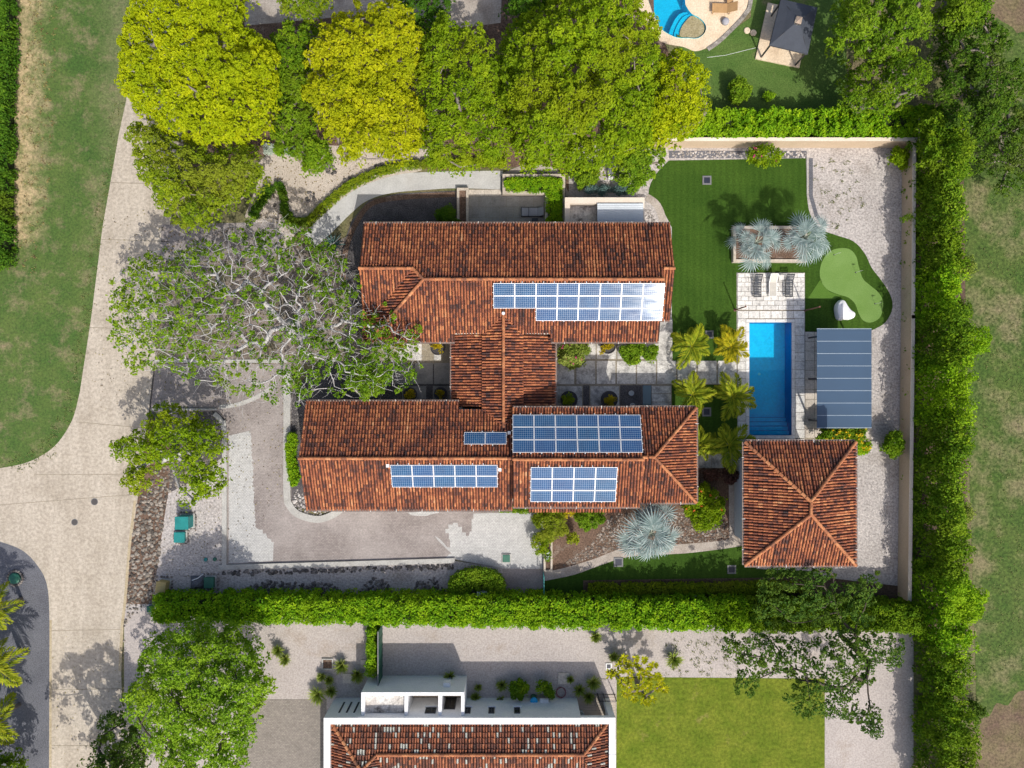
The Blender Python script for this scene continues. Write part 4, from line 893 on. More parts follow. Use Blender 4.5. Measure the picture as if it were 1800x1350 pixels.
def hedge(name, plan, h, label, mat='leaf_hedge', rc=.32, per=34, leaf=.17, cat='hedge', lump=.12, group=None, core=.72, sides=True, asp=.6, taper=0.0):
    """plan: px polygon on the ground; clipped block of leaves round a dark prism added to block light"""
    w = [P(x, y) for x, y in plan]; cx_ = sum(p.x for p in w) / len(w); cy_ = sum(p.y for p in w) / len(w)
    t = thing(name, (cx_, cy_, 0), label, cat, group)
    pts = sample_poly(plan, rc * S * 1.0); d = edge_dist(pts, plan); pts = pts[d > rc * S * .35]
    ph = rng.uniform(0, 6.28, 4)
    zt = h - rc * .5 + lump * (np.sin(pts[:, 0] / 23 + ph[0]) + np.sin(pts[:, 1] / 19 + ph[1])) + rng.normal(0, lump * .8, len(pts))
    k = 1 / S; c = [np.stack([(pts[:, 0] - 900) * k, (675 - pts[:, 1]) * k, np.maximum(zt, .1)], 1)]
    if sides:
        n = len(plan)
        for i in range(n):
            a, b = np.array(plan[i], float), np.array(plan[(i + 1) % n], float); L = np.linalg.norm(b - a); nrm = np.array([b[1] - a[1], a[0] - b[0]]) / max(L, 1e-6)
            nx = max(2, int(L / (rc * S * 1.1))); nz = max(1, int(h / (rc * 1.25)))
            f = rng.uniform(0, 1, nx * nz); zz = rng.uniform(.05, 1, nx * nz) * (h - rc * .4); q = a + (b - a) * f[:, None]
            cen = np.array(plan, float).mean(0); inn_ = rc * S * .5 + (taper * S * (zz / h) ** 2 + rng.uniform(-.5, .5, len(zz)) * taper * S)[:, None]; q = q + (cen - q) / np.linalg.norm(cen - q, axis=1, keepdims=True) * inn_
            c.append(np.stack([(q[:, 0] - 900) * k, (675 - q[:, 1]) * k, zz], 1))
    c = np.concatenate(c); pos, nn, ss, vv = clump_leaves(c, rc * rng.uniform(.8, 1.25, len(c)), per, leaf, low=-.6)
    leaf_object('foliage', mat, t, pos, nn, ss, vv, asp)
    if core:
        m = MB(); cen = np.array(plan, float).mean(0); pl = []
        inn = [tuple(p) for p in plan]; sg = sum(inn[i][0] * inn[(i + 1) % len(inn)][1] - inn[(i + 1) % len(inn)][0] * inn[i][1] for i in range(len(inn)))
        for i in range(len(inn)):
            p0, p1, p2 = (Vector(inn[(i + j) % len(inn)]) for j in (-1, 0, 1)); e = ((p1 - p0).normalized() + (p2 - p1).normalized())
            e = e.normalized() if e.length > .01 else (p2 - p1).normalized(); nrm = Vector((-e.y, e.x)) * (1 if sg > 0 else -1); pl.append(p1 + nrm * rc * S * .75)
        m.prism([P(x, y)[:2] for x, y in pl], -.05, h - rc * 1.7); m.build('stems_or_blocker', 'twigs', t)  # added dark prism, not real stems; stops light passing through the hedge
    return t
def shrub(name, px, py, rpx, h, label, mat='leaf_mid', rpy=None, leaf=.2, per=40, rc=.3, cat='shrub', group=None, flowers=None, nf=30, **kw):
    """px,py: centre at mid height"""
    rpy = rpy or rpx; poly = []
    for i in range(18):
        a = i / 18 * 2 * math.pi; f = random.uniform(.88, 1.1); poly.append((px + math.cos(a) * rpx * f, py + math.sin(a) * rpy * f))
    b = P(px, py, h * .6); b.z = 0
    t = thing(name, b, label, cat, group)
    c = crown(t, poly, h, h * .45, rc, per, leaf, mat, min(.22, h * .12), under=.5, name='foliage', inset=.3, skirt=h * .4, sub=.8, step=rc * 1.05, **kw)
    sel = c[rng.choice(len(c), min(9, len(c)), replace=False)]
    limbs(np.array(b), sel, r0=.012, mid=[np.array(b) + [0, 0, .12]]).build('stems_or_blocker', 'bark_grey', t)
    if flowers:
        i = rng.choice(len(c), min(nf, len(c) * 3)); p = c[i] + rng.normal(0, rc * .4, (len(i), 3)); p[:, 2] = c[i][:, 2] + rc * .75
        p = np.repeat(p, 4, 0) + rng.normal(0, .05, (len(p) * 4, 3)); n = len(p)
        leaf_object('blossom', flowers, t, p, np.tile([0, 0, 1.0], (n, 1)) + rng.normal(0, .4, (n, 3)), np.full(n, .15), rng.uniform(0, 1, n), .9)
    return t
def tuft(px, py, r, h, label, mat='leaf_grasspl', n=110, group=None, cat='plant', wdt=.035):
    """clump of arching blades"""
    b = P(px, py, 0); t = thing('grass_clump', b, label, cat, group); V = []; F = []; A = []
    for i in range(n):
        a = random.uniform(0, 2 * math.pi); e = random.uniform(.25, 1) ; L = h * random.uniform(.7, 1.1); v = random.random(); w_ = wdt * random.uniform(.7, 1.3)
        dx, dy = math.cos(a), math.sin(a); k0 = len(V)
        for f, s_ in ((0, .6), (.4, 1), (.75, .8), (1, .1)):
            rr = r * e * f ** 1.4 + .03; z = L * (f - .45 * e * f ** 2.4)
            for sgn in (-1, 1): V.append((dx * rr - dy * w_ * s_ * sgn, dy * rr + dx * w_ * s_ * sgn, max(z, .01))); A.append(v * .7 + f * .3)
        for j in range(3): F.append((k0 + 2 * j, k0 + 2 * j + 1, k0 + 2 * j + 3, k0 + 2 * j + 2))
    me = bpy.data.meshes.new('blades'); me.from_pydata(V, [], F); me.attributes.new('v', 'FLOAT', 'POINT').data.foreach_set('value', A); me.materials.append(MT[mat])
    link(bpy.data.objects.new('blades', me), t); return t
# ------------------------------------------------ palms
def fan_mesh(R=1.0, n=14, spread=3.3):
    V = []; F = []; A = []
    for i in range(n):
        a = -spread / 2 + spread * (i + .5) / n; da = spread / n * .40; L = R * (1 - .16 * abs(a / spread * 2) ** 2) * random.uniform(.93, 1.05); v = random.random()
        droop = .10 * R * random.uniform(.4, 1.6); k = len(V)
        f1 = L * .50
        pts = [(0, 0, 0), (f1 * math.cos(a - da), f1 * math.sin(a - da), .05 * R), (f1 * math.cos(a), f1 * math.sin(a), .015 * R), (f1 * math.cos(a + da), f1 * math.sin(a + da), .05 * R), (L * math.cos(a), L * math.sin(a), -droop)]
        V += [(x, y, z - .10 * R * ((x * x + y * y) / R / R)) for x, y, z in pts]; A += [v * .5, v * .6 + .2, v * .5, v * .6 + .2, v * .6 + .4]
        F += [(k, k + 1, k + 2), (k, k + 2, k + 3), (k + 1, k + 4, k + 2), (k + 2, k + 4, k + 3)]
    me = bpy.data.meshes.new('fan_leaf'); me.from_pydata(V, [], F); me.attributes.new('v', 'FLOAT', 'POINT').data.foreach_set('value', A); me.materials.append(MT['leaf_blue']); return me
FANS = [fan_mesh() for _ in range(4)]
def fan_palm(px, py, h, R, label, n=24):
    """px,py: crown centre in the survey"""
    c = P(px, py, h); t = thing('fan_palm', (c.x, c.y, 0), label, 'palm', 'silver blue fan palms')
    m = MB(); m.tube([(c.x, c.y, -.05), (c.x, c.y, h * .5), (c.x, c.y, h)], [.26, .22, .2], 10); m.build('trunk', 'bark_grey', t, smooth=True)
    for i in range(n):
        a = i * 2.39996 + random.uniform(-.3, .3); f = i / (n - 1); el = math.radians(66 - 78 * f + random.uniform(-8, 8)); pl = R * (.24 + .44 * f) * random.uniform(.75, 1.2)
        d = Vector((math.cos(a) * math.cos(el), math.sin(a) * math.cos(el), math.sin(el)))
        tip = Vector((0, 0, h)) + d * pl; fr = R * random.uniform(.36, .54)
        a += random.uniform(-.45, .45); x = Vector((math.cos(a), math.sin(a), math.sin(el) * .5 - .25 + random.uniform(-.25, .2))).normalized(); y = Vector((0, 0, 1)).cross(x).normalized(); z = x.cross(y)
        o = link(bpy.data.objects.new('fan_leaf', FANS[i % 4]), t)
        o.matrix_local = Matrix.Translation(tip) @ Matrix((x, y, z)).transposed().to_4x4() @ Matrix.Rotation(random.uniform(-.6, .6), 4, 'X') @ Matrix.Scale(fr, 4)
        m = MB(); m.tube([Vector((0, 0, h)), Vector((0, 0, h)) + d * pl * .5 + Vector((0, 0, .05)), tip], [.035, .028, .02], 5); s_ = m.build('stalk', 'leaf_blue_stalk', t, local=True)
    return t
plain('leaf_blue_stalk', (.38, .42, .34), .6)
def frond_mesh(mat, L=1.0, n=13, wd=.085, droop=.42):
    V = []; F = []; A = []
    cur = lambda f: Vector((f * L, 0, .30 * L * f - droop * L * f * f * 1.3))
    for i in range(n):
        f = .16 + .84 * i / (n - 1); p = cur(f); ll = L * .42 * math.sin(math.pi * (.18 + .75 * f)) ** .8
        for sg in (-1, 1):
            v = random.random(); ang = math.radians(62 - 38 * f + random.uniform(-7, 7)); d = Vector((math.cos(ang), sg * math.sin(ang), random.uniform(.05, .25))); b = Vector((-d.y, d.x, 0)).normalized() * wd * L * random.uniform(.7, 1.2)
            k = len(V); q = p + d * ll * .5 + Vector((0, 0, .02)); e = p + d * ll + Vector((0, 0, -.35 * ll))
            V += [p, q - b * .5 + Vector((0, 0, .02)), q, q + b * .5 + Vector((0, 0, .02)), e]; A += [v * .5, v * .7 + .2, v * .4, v * .7 + .2, v * .7 + .3]
            F += [(k, k + 1, k + 2), (k, k + 2, k + 3), (k + 1, k + 4, k + 2), (k + 2, k + 4, k + 3)]
    k = len(V)
    for i in range(7):
        f = i / 6; p = cur(f); w_ = .022 * L * (1 - .8 * f)
        V += [p + Vector((0, -w_, .012)), p + Vector((0, w_, .012))]; A += [.7, .7]
        if i: F.append((k + 2 * i - 2, k + 2 * i - 1, k + 2 * i + 1, k + 2 * i))
    me = bpy.data.meshes.new('frond'); me.from_pydata([tuple(v) for v in V], [], F); me.attributes.new('v', 'FLOAT', 'POINT').data.foreach_set('value', A); me.materials.append(MT[mat]); return me
FR = {k: [frond_mesh(k) for _ in range(3)] for k in ('leaf_palm', 'leaf_palmgold')}
def feather_palm(px, py, h, R, label, mat='leaf_palm', n=15, group='young feather palms', trunk=.09):
    c = P(px, py, h); t = thing('feather_palm', (c.x, c.y, 0), label, 'palm', group)
    m = MB(); m.tube([(c.x, c.y, -.05), (c.x + .04, c.y, h * .5), (c.x, c.y, h)], [trunk * 1.3, trunk, trunk * .8], 8); m.build('trunk', 'bark_grey', t, smooth=True)
    for i in range(n):
        a = i * 2.39996 + random.uniform(-.3, .3); f = i / (n - 1); s_ = R * random.uniform(.7, 1.15); pitch = math.radians(-46 + 70 * f + random.uniform(-14, 14))
        o = link(bpy.data.objects.new('frond', FR[mat][i % 3]), t)
        o.matrix_local = Matrix.Translation((0, 0, h)) @ Matrix.Rotation(a, 4, 'Z') @ Matrix.Rotation(pitch, 4, 'Y') @ Matrix.Rotation(random.uniform(-.4, .4), 4, 'X') @ Matrix.Scale(s_, 4)
    return t
# ---------------------------------------------------------------- trees
GT = 'tall trees in the row above the house'
tree('flowering_tree', [(205, 62), (222, 20), (240, -60), (430, -60), (436, 20), (452, 58), (482, 74), (502, 108), (490, 150), (482, 190), (468, 235), (430, 256), (370, 254), (300, 240), (250, 205), (216, 168), (200, 120)], (350, 170), 9.0, 4.5, 'bright yellow green tree overhanging the road, at the top left', mat='leaf_yellow', rc=.36, per=44, leaf=.27, lump=0.69, group=GT, keep=.93, under=.3, nl=90, rt=.035, sub=1.7, bark='bark_grey')
tree('flowering_tree', [(212, 228), (250, 207), (300, 232), (370, 252), (445, 246), (466, 282), (462, 330), (430, 352), (384, 366), (358, 402), (312, 400), (282, 370), (257, 330), (240, 290), (230, 262)], (350, 320), 7.0, 3.5, 'olive green tree below the bright yellow one beside the road', mat='leaf_olive', rc=.36, per=44, leaf=.24, lump=0.62, group=GT, keep=.93, under=.3, nl=90, rt=.035, sub=1.7, bark='bark_grey')
tree('flowering_tree', [(534, 100), (556, 40), (612, 2), (660, -20), (706, 2), (744, 40), (742, 100), (738, 160), (754, 220), (748, 270), (704, 280), (664, 300), (622, 294), (584, 274), (556, 226), (530, 160)], (640, 210), 9.0, 4.5, 'golden yellow tree, second in the row above the curved path', mat='leaf_gold', rc=.36, per=44, leaf=.26, lump=0.75, group=GT, keep=.93, under=.3, nl=90, rt=.035, sub=1.7, bark='bark_grey')
tree('shade_tree', [(734, 40), (780, 20), (815, 40), (850, 44), (880, 70), (906, 120), (918, 250), (900, 292), (822, 301), (752, 296), (738, 240), (724, 150)], (820, 200), 8.0, 4.0, 'plain green tree between the golden tree and the broadest crown', mat='leaf_lime', rc=.36, per=44, leaf=.23, lump=0.69, group=GT, keep=.93, under=.3, nl=90, rt=.035, sub=1.7, bark='bark_grey')
tree('shade_tree', [(878, 66), (930, 14), (1000, -40), (1090, -50), (1138, 10), (1160, 50), (1190, 86), (1166, 140), (1172, 210), (1130, 270), (1066, 298), (990, 300), (920, 296), (884, 240), (872, 130)], (1010, 190), 10.0, 4.5, 'broadest dark lime tree in the row, left of the curved blue pool', mat='leaf_lime', rc=.36, per=44, leaf=.25, lump=0.88, group=GT, keep=.93, under=.3, nl=90, rt=.035, sub=1.7, bark='bark_grey')
tree('shade_tree', [(1140, 112), (1190, 78), (1228, 98), (1256, 132), (1250, 182), (1230, 224), (1192, 250), (1140, 262), (1116, 200)], (1170, 190), 8.0, 3.5, 'yellowish round tree at the right end of the row, beside the neighbour lawn', mat='leaf_yellow', rc=.36, per=44, leaf=.24, lump=0.50, group=GT, keep=.93, under=.3, nl=90, rt=.035, sub=1.7, bark='bark_grey')
tree('understorey_tree', [(466, 80), (500, 36), (562, 34), (560, 110), (556, 170), (574, 232), (582, 284), (544, 308), (500, 268), (462, 252), (474, 160)], (520, 210), 5.0, 2.0, 'dark green tree in the gap between the two yellow trees', mat='leaf_mid', rc=.36, per=44, leaf=.24, group=GT, keep=.93, under=.3, nl=90, rt=.035, sub=1.7, bark='bark_grey')
tree('understorey_tree', [(488, -60), (590, -60), (572, 18), (530, 52), (492, 28)], (540, 10), 6.0, 3.0, 'olive treetop cut by the top edge, left of the golden tree', mat='leaf_olive', rc=.36, per=44, leaf=.24, group=GT, keep=.93, under=.3, nl=90, rt=.035, sub=1.7, bark='bark_grey')
tree('understorey_tree', [(690, -60), (830, -60), (810, 20), (790, 60), (740, 80), (700, 20)], (760, 20), 4.5, 2.0, 'dark treetop at the top edge, right of the golden tree', mat='leaf_dark', rc=.36, per=44, leaf=.24, group=GT, keep=.7)
tree('understorey_tree', [(890, -60), (1000, -60), (960, 20), (910, 45), (893, 20)], (930, 0), 5.5, 2.5, 'dark bush like tree in the top edge above the broadest crown', mat='leaf_dark', rc=.36, per=44, leaf=.24, group=GT, keep=.93, under=.3, nl=90, rt=.035, sub=1.7, bark='bark_grey')
tree('climbing_tree', [(1060, 245), (1150, 240), (1186, 262), (1178, 290), (1156, 305), (1140, 332), (1112, 346), (1084, 322)], (1115, 305), 3.6, 1.4, 'small bright leafy tree overhanging the corner of the artificial lawn', mat='leaf_fresh', rc=.36, per=60, leaf=.24, lump=.3)
GR = 'wild trees in the upper right corner'
tree('wild_tree', [(1612, 205), (1650, 190), (1700, 240), (1718, 300), (1690, 345), (1640, 320), (1615, 260)], (1650, 265), 4.6, 1.8, 'green wild tree behind the corner of the garden wall', mat='leaf_mid', lump=.7, group=GR)
tree('wild_tree', [(1456, 52), (1490, -30), (1580, -60), (1642, -20), (1644, 60), (1600, 102), (1540, 112), (1482, 92)], (1540, 70), 7.0, 2.5, 'bright topped wild tree right of the canopy gazebo', mat='leaf_fresh', bark='bark_grey', rc=.36, per=44, leaf=.25, lump=.8, keep=.88, group=GR)
tree('wild_tree', [(1468, 160), (1500, 122), (1560, 96), (1622, 88), (1648, 130), (1622, 180), (1560, 198), (1502, 198)], (1540, 170), 6.0, 2.0, 'wild tree with grey twigs just above the north hedge end', mat='leaf_mid', bark='bark_grey', rc=.36, per=44, leaf=.22, lump=.8, keep=.85, nl=70, group=GR)
tree('wild_tree', [(1650, 40), (1690, -30), (1760, 30), (1800, 110), (1820, 200), (1760, 240), (1700, 262), (1645, 250), (1625, 190), (1646, 120)], (1700, 170), 5.0, 1.6, 'loose dark wild tree at the right edge above the field', mat='leaf_wild', bark='bark_grey', rc=.36, per=44, leaf=.23, lump=.9, keep=.8, group=GR)
tree('wild_tree', [(1640, -60), (1760, -60), (1745, 20), (1700, 70), (1650, 50)], (1670, 10), 6.0, 2.5, 'sunlit wild treetop at the top edge beside the brown clearing', mat='leaf_fresh', rc=.36, per=44, leaf=.23, lump=.7, group=GR)
tree('wild_tree', [(1690, 240), (1740, 225), (1830, 180), (1830, 330), (1770, 345), (1720, 310)], (1750, 270), 3.4, 1.2, 'low yellowish wild tree on the right edge below the dark one', mat='leaf_wild', rc=.36, per=44, leaf=.2, lump=.6, keep=.75, group=GR)
tree('street_tree', [(240, 740), (285, 706), (330, 720), (365, 738), (385, 760), (396, 800), (392, 860), (370, 885), (330, 897), (300, 880), (310, 845), (290, 820), (262, 868), (235, 875), (215, 850), (225, 815), (186, 808), (188, 778), (220, 765)], (315, 800), 5.5, 2.6, 'lime green tree with a pale trunk beside the drive entrance kerb', mat='leaf_lime', bark='bark_silver', rc=.36, per=44, leaf=.23, lump=.5, keep=.86, under=.3, nl=50)
tree('street_tree', [(235, 1180), (262, 1120), (310, 1100), (372, 1085), (420, 1098), (440, 1130), (465, 1170), (482, 1210), (465, 1260), (445, 1310), (420, 1380), (300, 1390), (268, 1330), (235, 1290), (216, 1225)], (345, 1225), 7.5, 3.0, 'rounded fresh green tree over the lower left gravel yard', mat='leaf_light', bark='bark_dark', rc=.36, per=44, leaf=.22, lump=.8)
tree('street_tree', [(140, 1340), (170, 1290), (182, 1255), (205, 1248), (220, 1265), (245, 1285), (262, 1330), (250, 1420), (130, 1420)], (200, 1350), 4.5, 2.0, 'dark green small tree on the lower left road verge', mat='leaf_deep', bark='bark_dark', rc=.36, per=44, leaf=.22, lump=.5, keep=.75)
tree('street_tree', [(40, 1392), (110, 1362), (190, 1372), (232, 1420), (205, 1500), (80, 1515), (25, 1450)], (215, 1335), 8.5, 5.5, 'tall tree just below the frame shading the lower road', mat='leaf_fresh', bark='bark_dark', lump=.5, keep=.62, under=.2)
tree('verge_tree', [(-60, 1330), (0, 1320), (30, 1322), (44, 1350), (30, 1420), (-60, 1420)], (-10, 1380), 3.5, 1.5, 'dark green bush like tree in the bottom left corner', mat='leaf_mid', bark='bark_dark', rc=.36, per=44, leaf=.22)
# ---- the silver branched, half bare tree
def bare_tree():
    poly = [(188, 540), (198, 478), (240, 450), (330, 418), (400, 398), (468, 378), (540, 398), (600, 438), (632, 480), (652, 520), (700, 548), (742, 575), (746, 640), (712, 690), (640, 702), (560, 692), (525, 725), (460, 700), (420, 722), (372, 690), (300, 650), (232, 655), (194, 595)]
    b = P(530, 596, 0); t = thing('bare_tree', b, 'large half bare tree with tangled silver branches over the drive', 'tree')
    pts = sample_poly(poly, 11.5); d = edge_dist(pts, poly); D = d.max()
    z = 3.4 + 3.8 * np.sqrt(1 - (1 - np.clip(d / D, 0, 1)) ** 2) + rng.normal(0, .7, len(d)); z = np.clip(z, 2.6, 8)
    c = toP(pts, z)
    hub = np.array(P(508, 572, 2.6)); hub2 = np.array(P(560, 560, 3.4)); B = np.array(b)
    limbs(B - [0, 0, .1], c, bf=.16, r0=.0115, expo=.5, jit=.13, seg=.5, sides=5, mid=[B + [-.1, .1, .8], B + [-.25, .25, 1.6], hub]).build('trunk', 'bark_silver', t, smooth=True)
    twp = sample_poly(poly, 11); dz = edge_dist(twp, poly); zt = 3.2 + 4.0 * np.sqrt(1 - (1 - np.clip(dz / D, 0, 1)) ** 2) + rng.normal(0, .6, len(twp))
    ctw = toP(twp, zt); A = np.repeat(ctw, 2, 0); mt = MB()
    for p in A[rng.choice(len(A), 900)]:
        e = p + rng.normal(0, .42, 3) * [1, 1, .5]; q = (p + e) / 2 + rng.normal(0, .08, 3); mt.tube([p, q, e], [.013, .010, .005], 4, cap=False)
    mt.build('twigs', 'bark_silver', t, kind='stuff')
    # leaves: dense on the west side and lower right, sparse round the bare middle
    lp = sample_poly(poly, 9.0); x, y = lp[:, 0], lp[:, 1]
    dens = .38 + .9 * np.clip((410 - x) / 130, 0, 1) + .75 * np.clip((y - 560) / 70, 0, 1) * np.clip((x - 480) / 80, 0, 1) + .45 * np.clip((470 - y) / 50, 0, 1) * (x > 420) + .5 * np.exp(-((x - 640) ** 2 + (y - 655) ** 2) / 2 / 45 ** 2)
    dens += .5 * np.exp(-((x - 600) ** 2 + (y - 490) ** 2) / 2 / 35 ** 2)
    nz = sum(np.sin(x * k1 + p1) * np.sin(y * k2 + p2) for k1, k2, p1, p2 in ((.055, .07, 1, 2), (.11, .09, 3, 5), (.19, .17, 0, 4)))
    de_ = edge_dist(lp, poly); dens = dens * np.clip(.85 + .5 * nz, .15, 1.4) * np.clip((de_ / 26) + .55 * nz, .12, 1) + .35 * np.clip((330 - x) / 80, 0, 1)
    lp = lp[rng.uniform(size=len(lp)) < np.clip(dens, 0, .86)]; dl = edge_dist(lp, poly)
    zl = 3.5 + 3.7 * np.sqrt(1 - (1 - np.clip(dl / D, 0, 1)) ** 2) + rng.normal(0, .7, len(lp)) - .5 * (rng.uniform(size=len(lp)) < .4)
    cl_ = toP(lp, np.clip(zl, 2.4, 8)); pos, nn, ss, vv = clump_leaves(cl_, np.full(len(cl_), .30) * rng.uniform(.6, 1.3, len(cl_)), 17, .23, flat=.6)
    gx = np.repeat(np.clip((430 - lp[:, 0]) / 200, 0, 1), 17)
    leaf_object('crown', 'leaf_fresh', t, pos, nn, ss, vv * .75 + gx * .25, .6)
bare_tree()
tree('courtyard_tree', [(600, 655), (640, 632), (680, 640), (690, 662), (668, 690), (640, 706), (612, 692)], (645, 672), 4.6, 2.6, 'dense bright green tree at the end of the west courtyard', mat='leaf_fresh', rc=.38, per=44, leaf=.19, lump=.3)
# ---- loose tree at the lower right
def loose_tree():
    b = P(1478, 1118, 0); t = thing('loose_tree', b, 'tall open tree with dark leaf clusters leaning over the south hedge', 'tree')
    polyA = [(1335, 1030), (1345, 1000), (1395, 985), (1425, 975), (1470, 1000), (1480, 1030), (1520, 1015), (1550, 1000), (1552, 1030), (1530, 1060), (1540, 1095), (1480, 1105), (1400, 1100), (1340, 1095), (1320, 1060)]
    polyB = [(1264, 1118), (1310, 1112), (1360, 1118), (1420, 1130), (1480, 1105), (1540, 1110), (1582, 1120), (1592, 1150), (1580, 1175), (1545, 1168), (1535, 1200), (1500, 1220), (1520, 1240), (1545, 1240), (1552, 1290), (1520, 1300), (1490, 1265), (1455, 1260), (1410, 1262), (1372, 1216), (1400, 1195), (1340, 1180), (1330, 1218), (1290, 1220), (1300, 1170), (1272, 1140)]
    cs = []; ls = []
    for poly, kp, st in ((polyA, .62, 9.5), (polyB, .66, 9)):
        p = sample_poly(poly, st); p = p[rng.uniform(size=len(p)) < kp]; d = edge_dist(p, poly); z = 4.2 + 2.6 * np.clip(d / 40, 0, 1) + rng.normal(0, .45, len(p)); cs.append(toP(p, z))
    c = np.concatenate(cs); tg = c[rng.choice(len(c), 110, replace=False)]; B = np.array(b)
    limbs(B, tg, bf=.2, r0=.022, expo=.47, jit=.13, seg=.8, sides=5, mid=[B + [.1, -.1, 1.2], B + [.05, -.25, 2.4], B + [-.1, -.3, 3.4]]).build('trunk', 'bark_dark', t, smooth=True)
    pos, nn, ss, vv = clump_leaves(c, .33 * rng.uniform(.6, 1.3, len(c)), 26, .22, flat=.6); leaf_object('crown', 'leaf_deep', t, pos, nn, ss, vv, .6)
loose_tree()
# ---------------------------------------------------------------- hedges
hedge('clipped_hedge', [(288, 1040), (560, 1038), (800, 1040), (960, 1040), (960, 1084), (560, 1077), (296, 1074)], 2.6, 'long clipped hedge south of the drive', rc=.36, per=36, leaf=.20)
hedge('clipped_hedge', [(960, 1040), (1300, 1046), (1300, 1088), (960, 1084)], 2.8, 'bright hedge below the narrow south lawn', rc=.40, per=36, leaf=.21)
hedge('clipped_hedge', [(1300, 1046), (1592, 1052), (1592, 1088), (1300, 1088)], 3.0, 'dark end of the south hedge under the open tree', mat='leaf_mid', rc=.36, per=44, leaf=.21)
hedge('boundary_hedge', [(1150, 216), (1400, 212), (1625, 206), (1625, 248), (1400, 249), (1150, 249)], 2.4, 'bright leafy hedge behind the north garden wall', mat='leaf_hedge', rc=.36, per=44, leaf=.23, lump=.3)
ys = [250, 330, 410, 490, 560, 640, 730, 810, 900, 990]
lab = ['tall hedge shrub at the north east wall corner', 'tall hedge shrub beside the upper gravel yard', 'tall hedge shrub level with the two fan palms', 'tall hedge shrub level with the putting green', 'tall hedge shrub level with the pergola top', 'tall hedge shrub level with the middle of the pool', 'tall hedge shrub level with the pool steps', 'tall hedge shrub level with the pool house ridge', 'tall hedge shrub at the lower end of the garden wall']
HM = ['leaf_mid', 'leaf_fresh', 'leaf_mid', 'leaf_hedge', 'leaf_mid', 'leaf_hedge', 'leaf_mid', 'leaf_fresh', 'leaf_mid']
for i in range(9):
    a, b_ = ys[i], ys[i + 1]; e = lambda: random.uniform(-5, 5)
    hedge('hedge_shrub', [(1594, a - 9), (1628 + e(), a - 9), (1634 + e(), (a + b_) / 2), (1628 + e(), b_ + 9), (1592, b_ + 9), (1593, (a + b_) / 2)], 5.6 + random.uniform(-.4, .6), lab[i], mat=HM[i], rc=.5, per=40, leaf=.22, lump=.6, taper=.8, core=0, group='shrubs of the tall east hedge', cat='shrub')
for (pl, hh, lb, mt_) in (([(1592, 990), (1650, 985), (1658, 1050), (1650, 1110), (1595, 1110), (1590, 1050)], 5.2, 'tall hedge shrub where the east and south hedges meet', 'leaf_hedge'), ([(1604, 1110), (1640, 1110), (1646, 1180), (1650, 1230), (1606, 1230)], 4.6, 'dark tall hedge shrub beside the lower gravel strip', 'leaf_mid'), ([(1604, 1230), (1655, 1230), (1660, 1300), (1655, 1400), (1604, 1400)], 5.0, 'tall hedge shrub at the bottom edge of the east hedge', 'leaf_mid')):
    hedge('hedge_shrub', pl, hh, lb, mat=mt_, rc=.5, per=40, leaf=.22, lump=.6, taper=.8, core=0, group='shrubs of the tall east hedge', cat='shrub')
for (px, py, r, hh, lb, mt_) in ((1715, 600, 26, 2.4, 'yellow green bush poking out of the east hedge into the field', 'leaf_hedge'), (1690, 545, 20, 2.4, 'dark bush on the field side of the east hedge', 'leaf_dark'), (1698, 465, 16, 1.8, 'pale bush on the field side above the dark one', 'leaf_grasspl'), (1705, 1060, 28, 2.6, 'yellowish bush bulging into the field beside the hedge corner', 'leaf_hedge'), (1690, 900, 18, 2.0, 'grey green bush on the field side level with the pool house', 'leaf_grasspl'), (1712, 1250, 22, 1.8, 'dark bush at the field edge in the lower right', 'leaf_wild')):
    shrub('field_bush', px, py, r, hh, lb, mt_, group='bushes on the field side of the hedge', leaf=.2, per=32, rc=.36)
hedge('field_hedge', [(-60, -60), (33, -60), (31, 200), (28, 472), (-60, 478)], 1.6, 'dark clipped hedge on the far left edge', mat='leaf_dark', rc=.36, per=36, leaf=.19)
def low_hedge(line, w, h, label, mat='leaf_hedge', rc=.2, leaf=.13, per=26): return hedge('low_hedge', ribbon(smooth_line(line, 3), w), h, label, mat, rc, per, leaf, lump=.03, group='low hedges of the garden')
low_hedge([(545, 397), (570, 372), (605, 341), (645, 317), (700, 299), (760, 294), (890, 292)], -10, .55, 'low hedge curving along the outer edge of the pale path', 'leaf_olive')
low_hedge([(441, 380), (452, 362), (466, 340), (474, 326)], 12, .7, 'short slanted low hedge on the cream gravel', 'leaf_dark')
low_hedge([(486, 326), (494, 340), (498, 358), (498, 378)], -9, .7, 'short upright low hedge beside the stepping stones', 'leaf_dark')
low_hedge([(500, 378), (506, 392), (520, 400), (545, 398)], -12, .6, 'low hedge at the foot of the pale path', 'leaf_dark')
hedge('planter_hedge', [(888, 319), (986, 316), (986, 410), (964, 410), (964, 337), (888, 337)], .95, 'bright hedge filling the angled planter behind the patio', rc=.24, per=34, leaf=.14, lump=.05)
low_hedge([(843, 891), (900, 899), (945, 898)], -10, .5, 'bright low planting under the south eave', 'leaf_fresh')
low_hedge([(524, 762), (520, 800), (528, 850)], 12, .9, 'yellow green low planting against the west gable', 'leaf_hedge')
low_hedge([(648, 402), (720, 403), (800, 403)], -8, .5, 'low green planting under the north eave', 'leaf_mid')
hedge('box_hedge', smooth_line([(794, 1050), (790, 1030), (796, 1012), (815, 1000), (842, 996), (868, 1000), (884, 1015), (886, 1035), (884, 1052), (868, 1052), (868, 1034), (855, 1026), (826, 1026), (820, 1034), (818, 1050)], 2, True), 1.3, 'rounded clipped hedge hiding a white unit beside the drive', rc=.3, per=40, leaf=.15, lump=.06, mat='leaf_fresh')
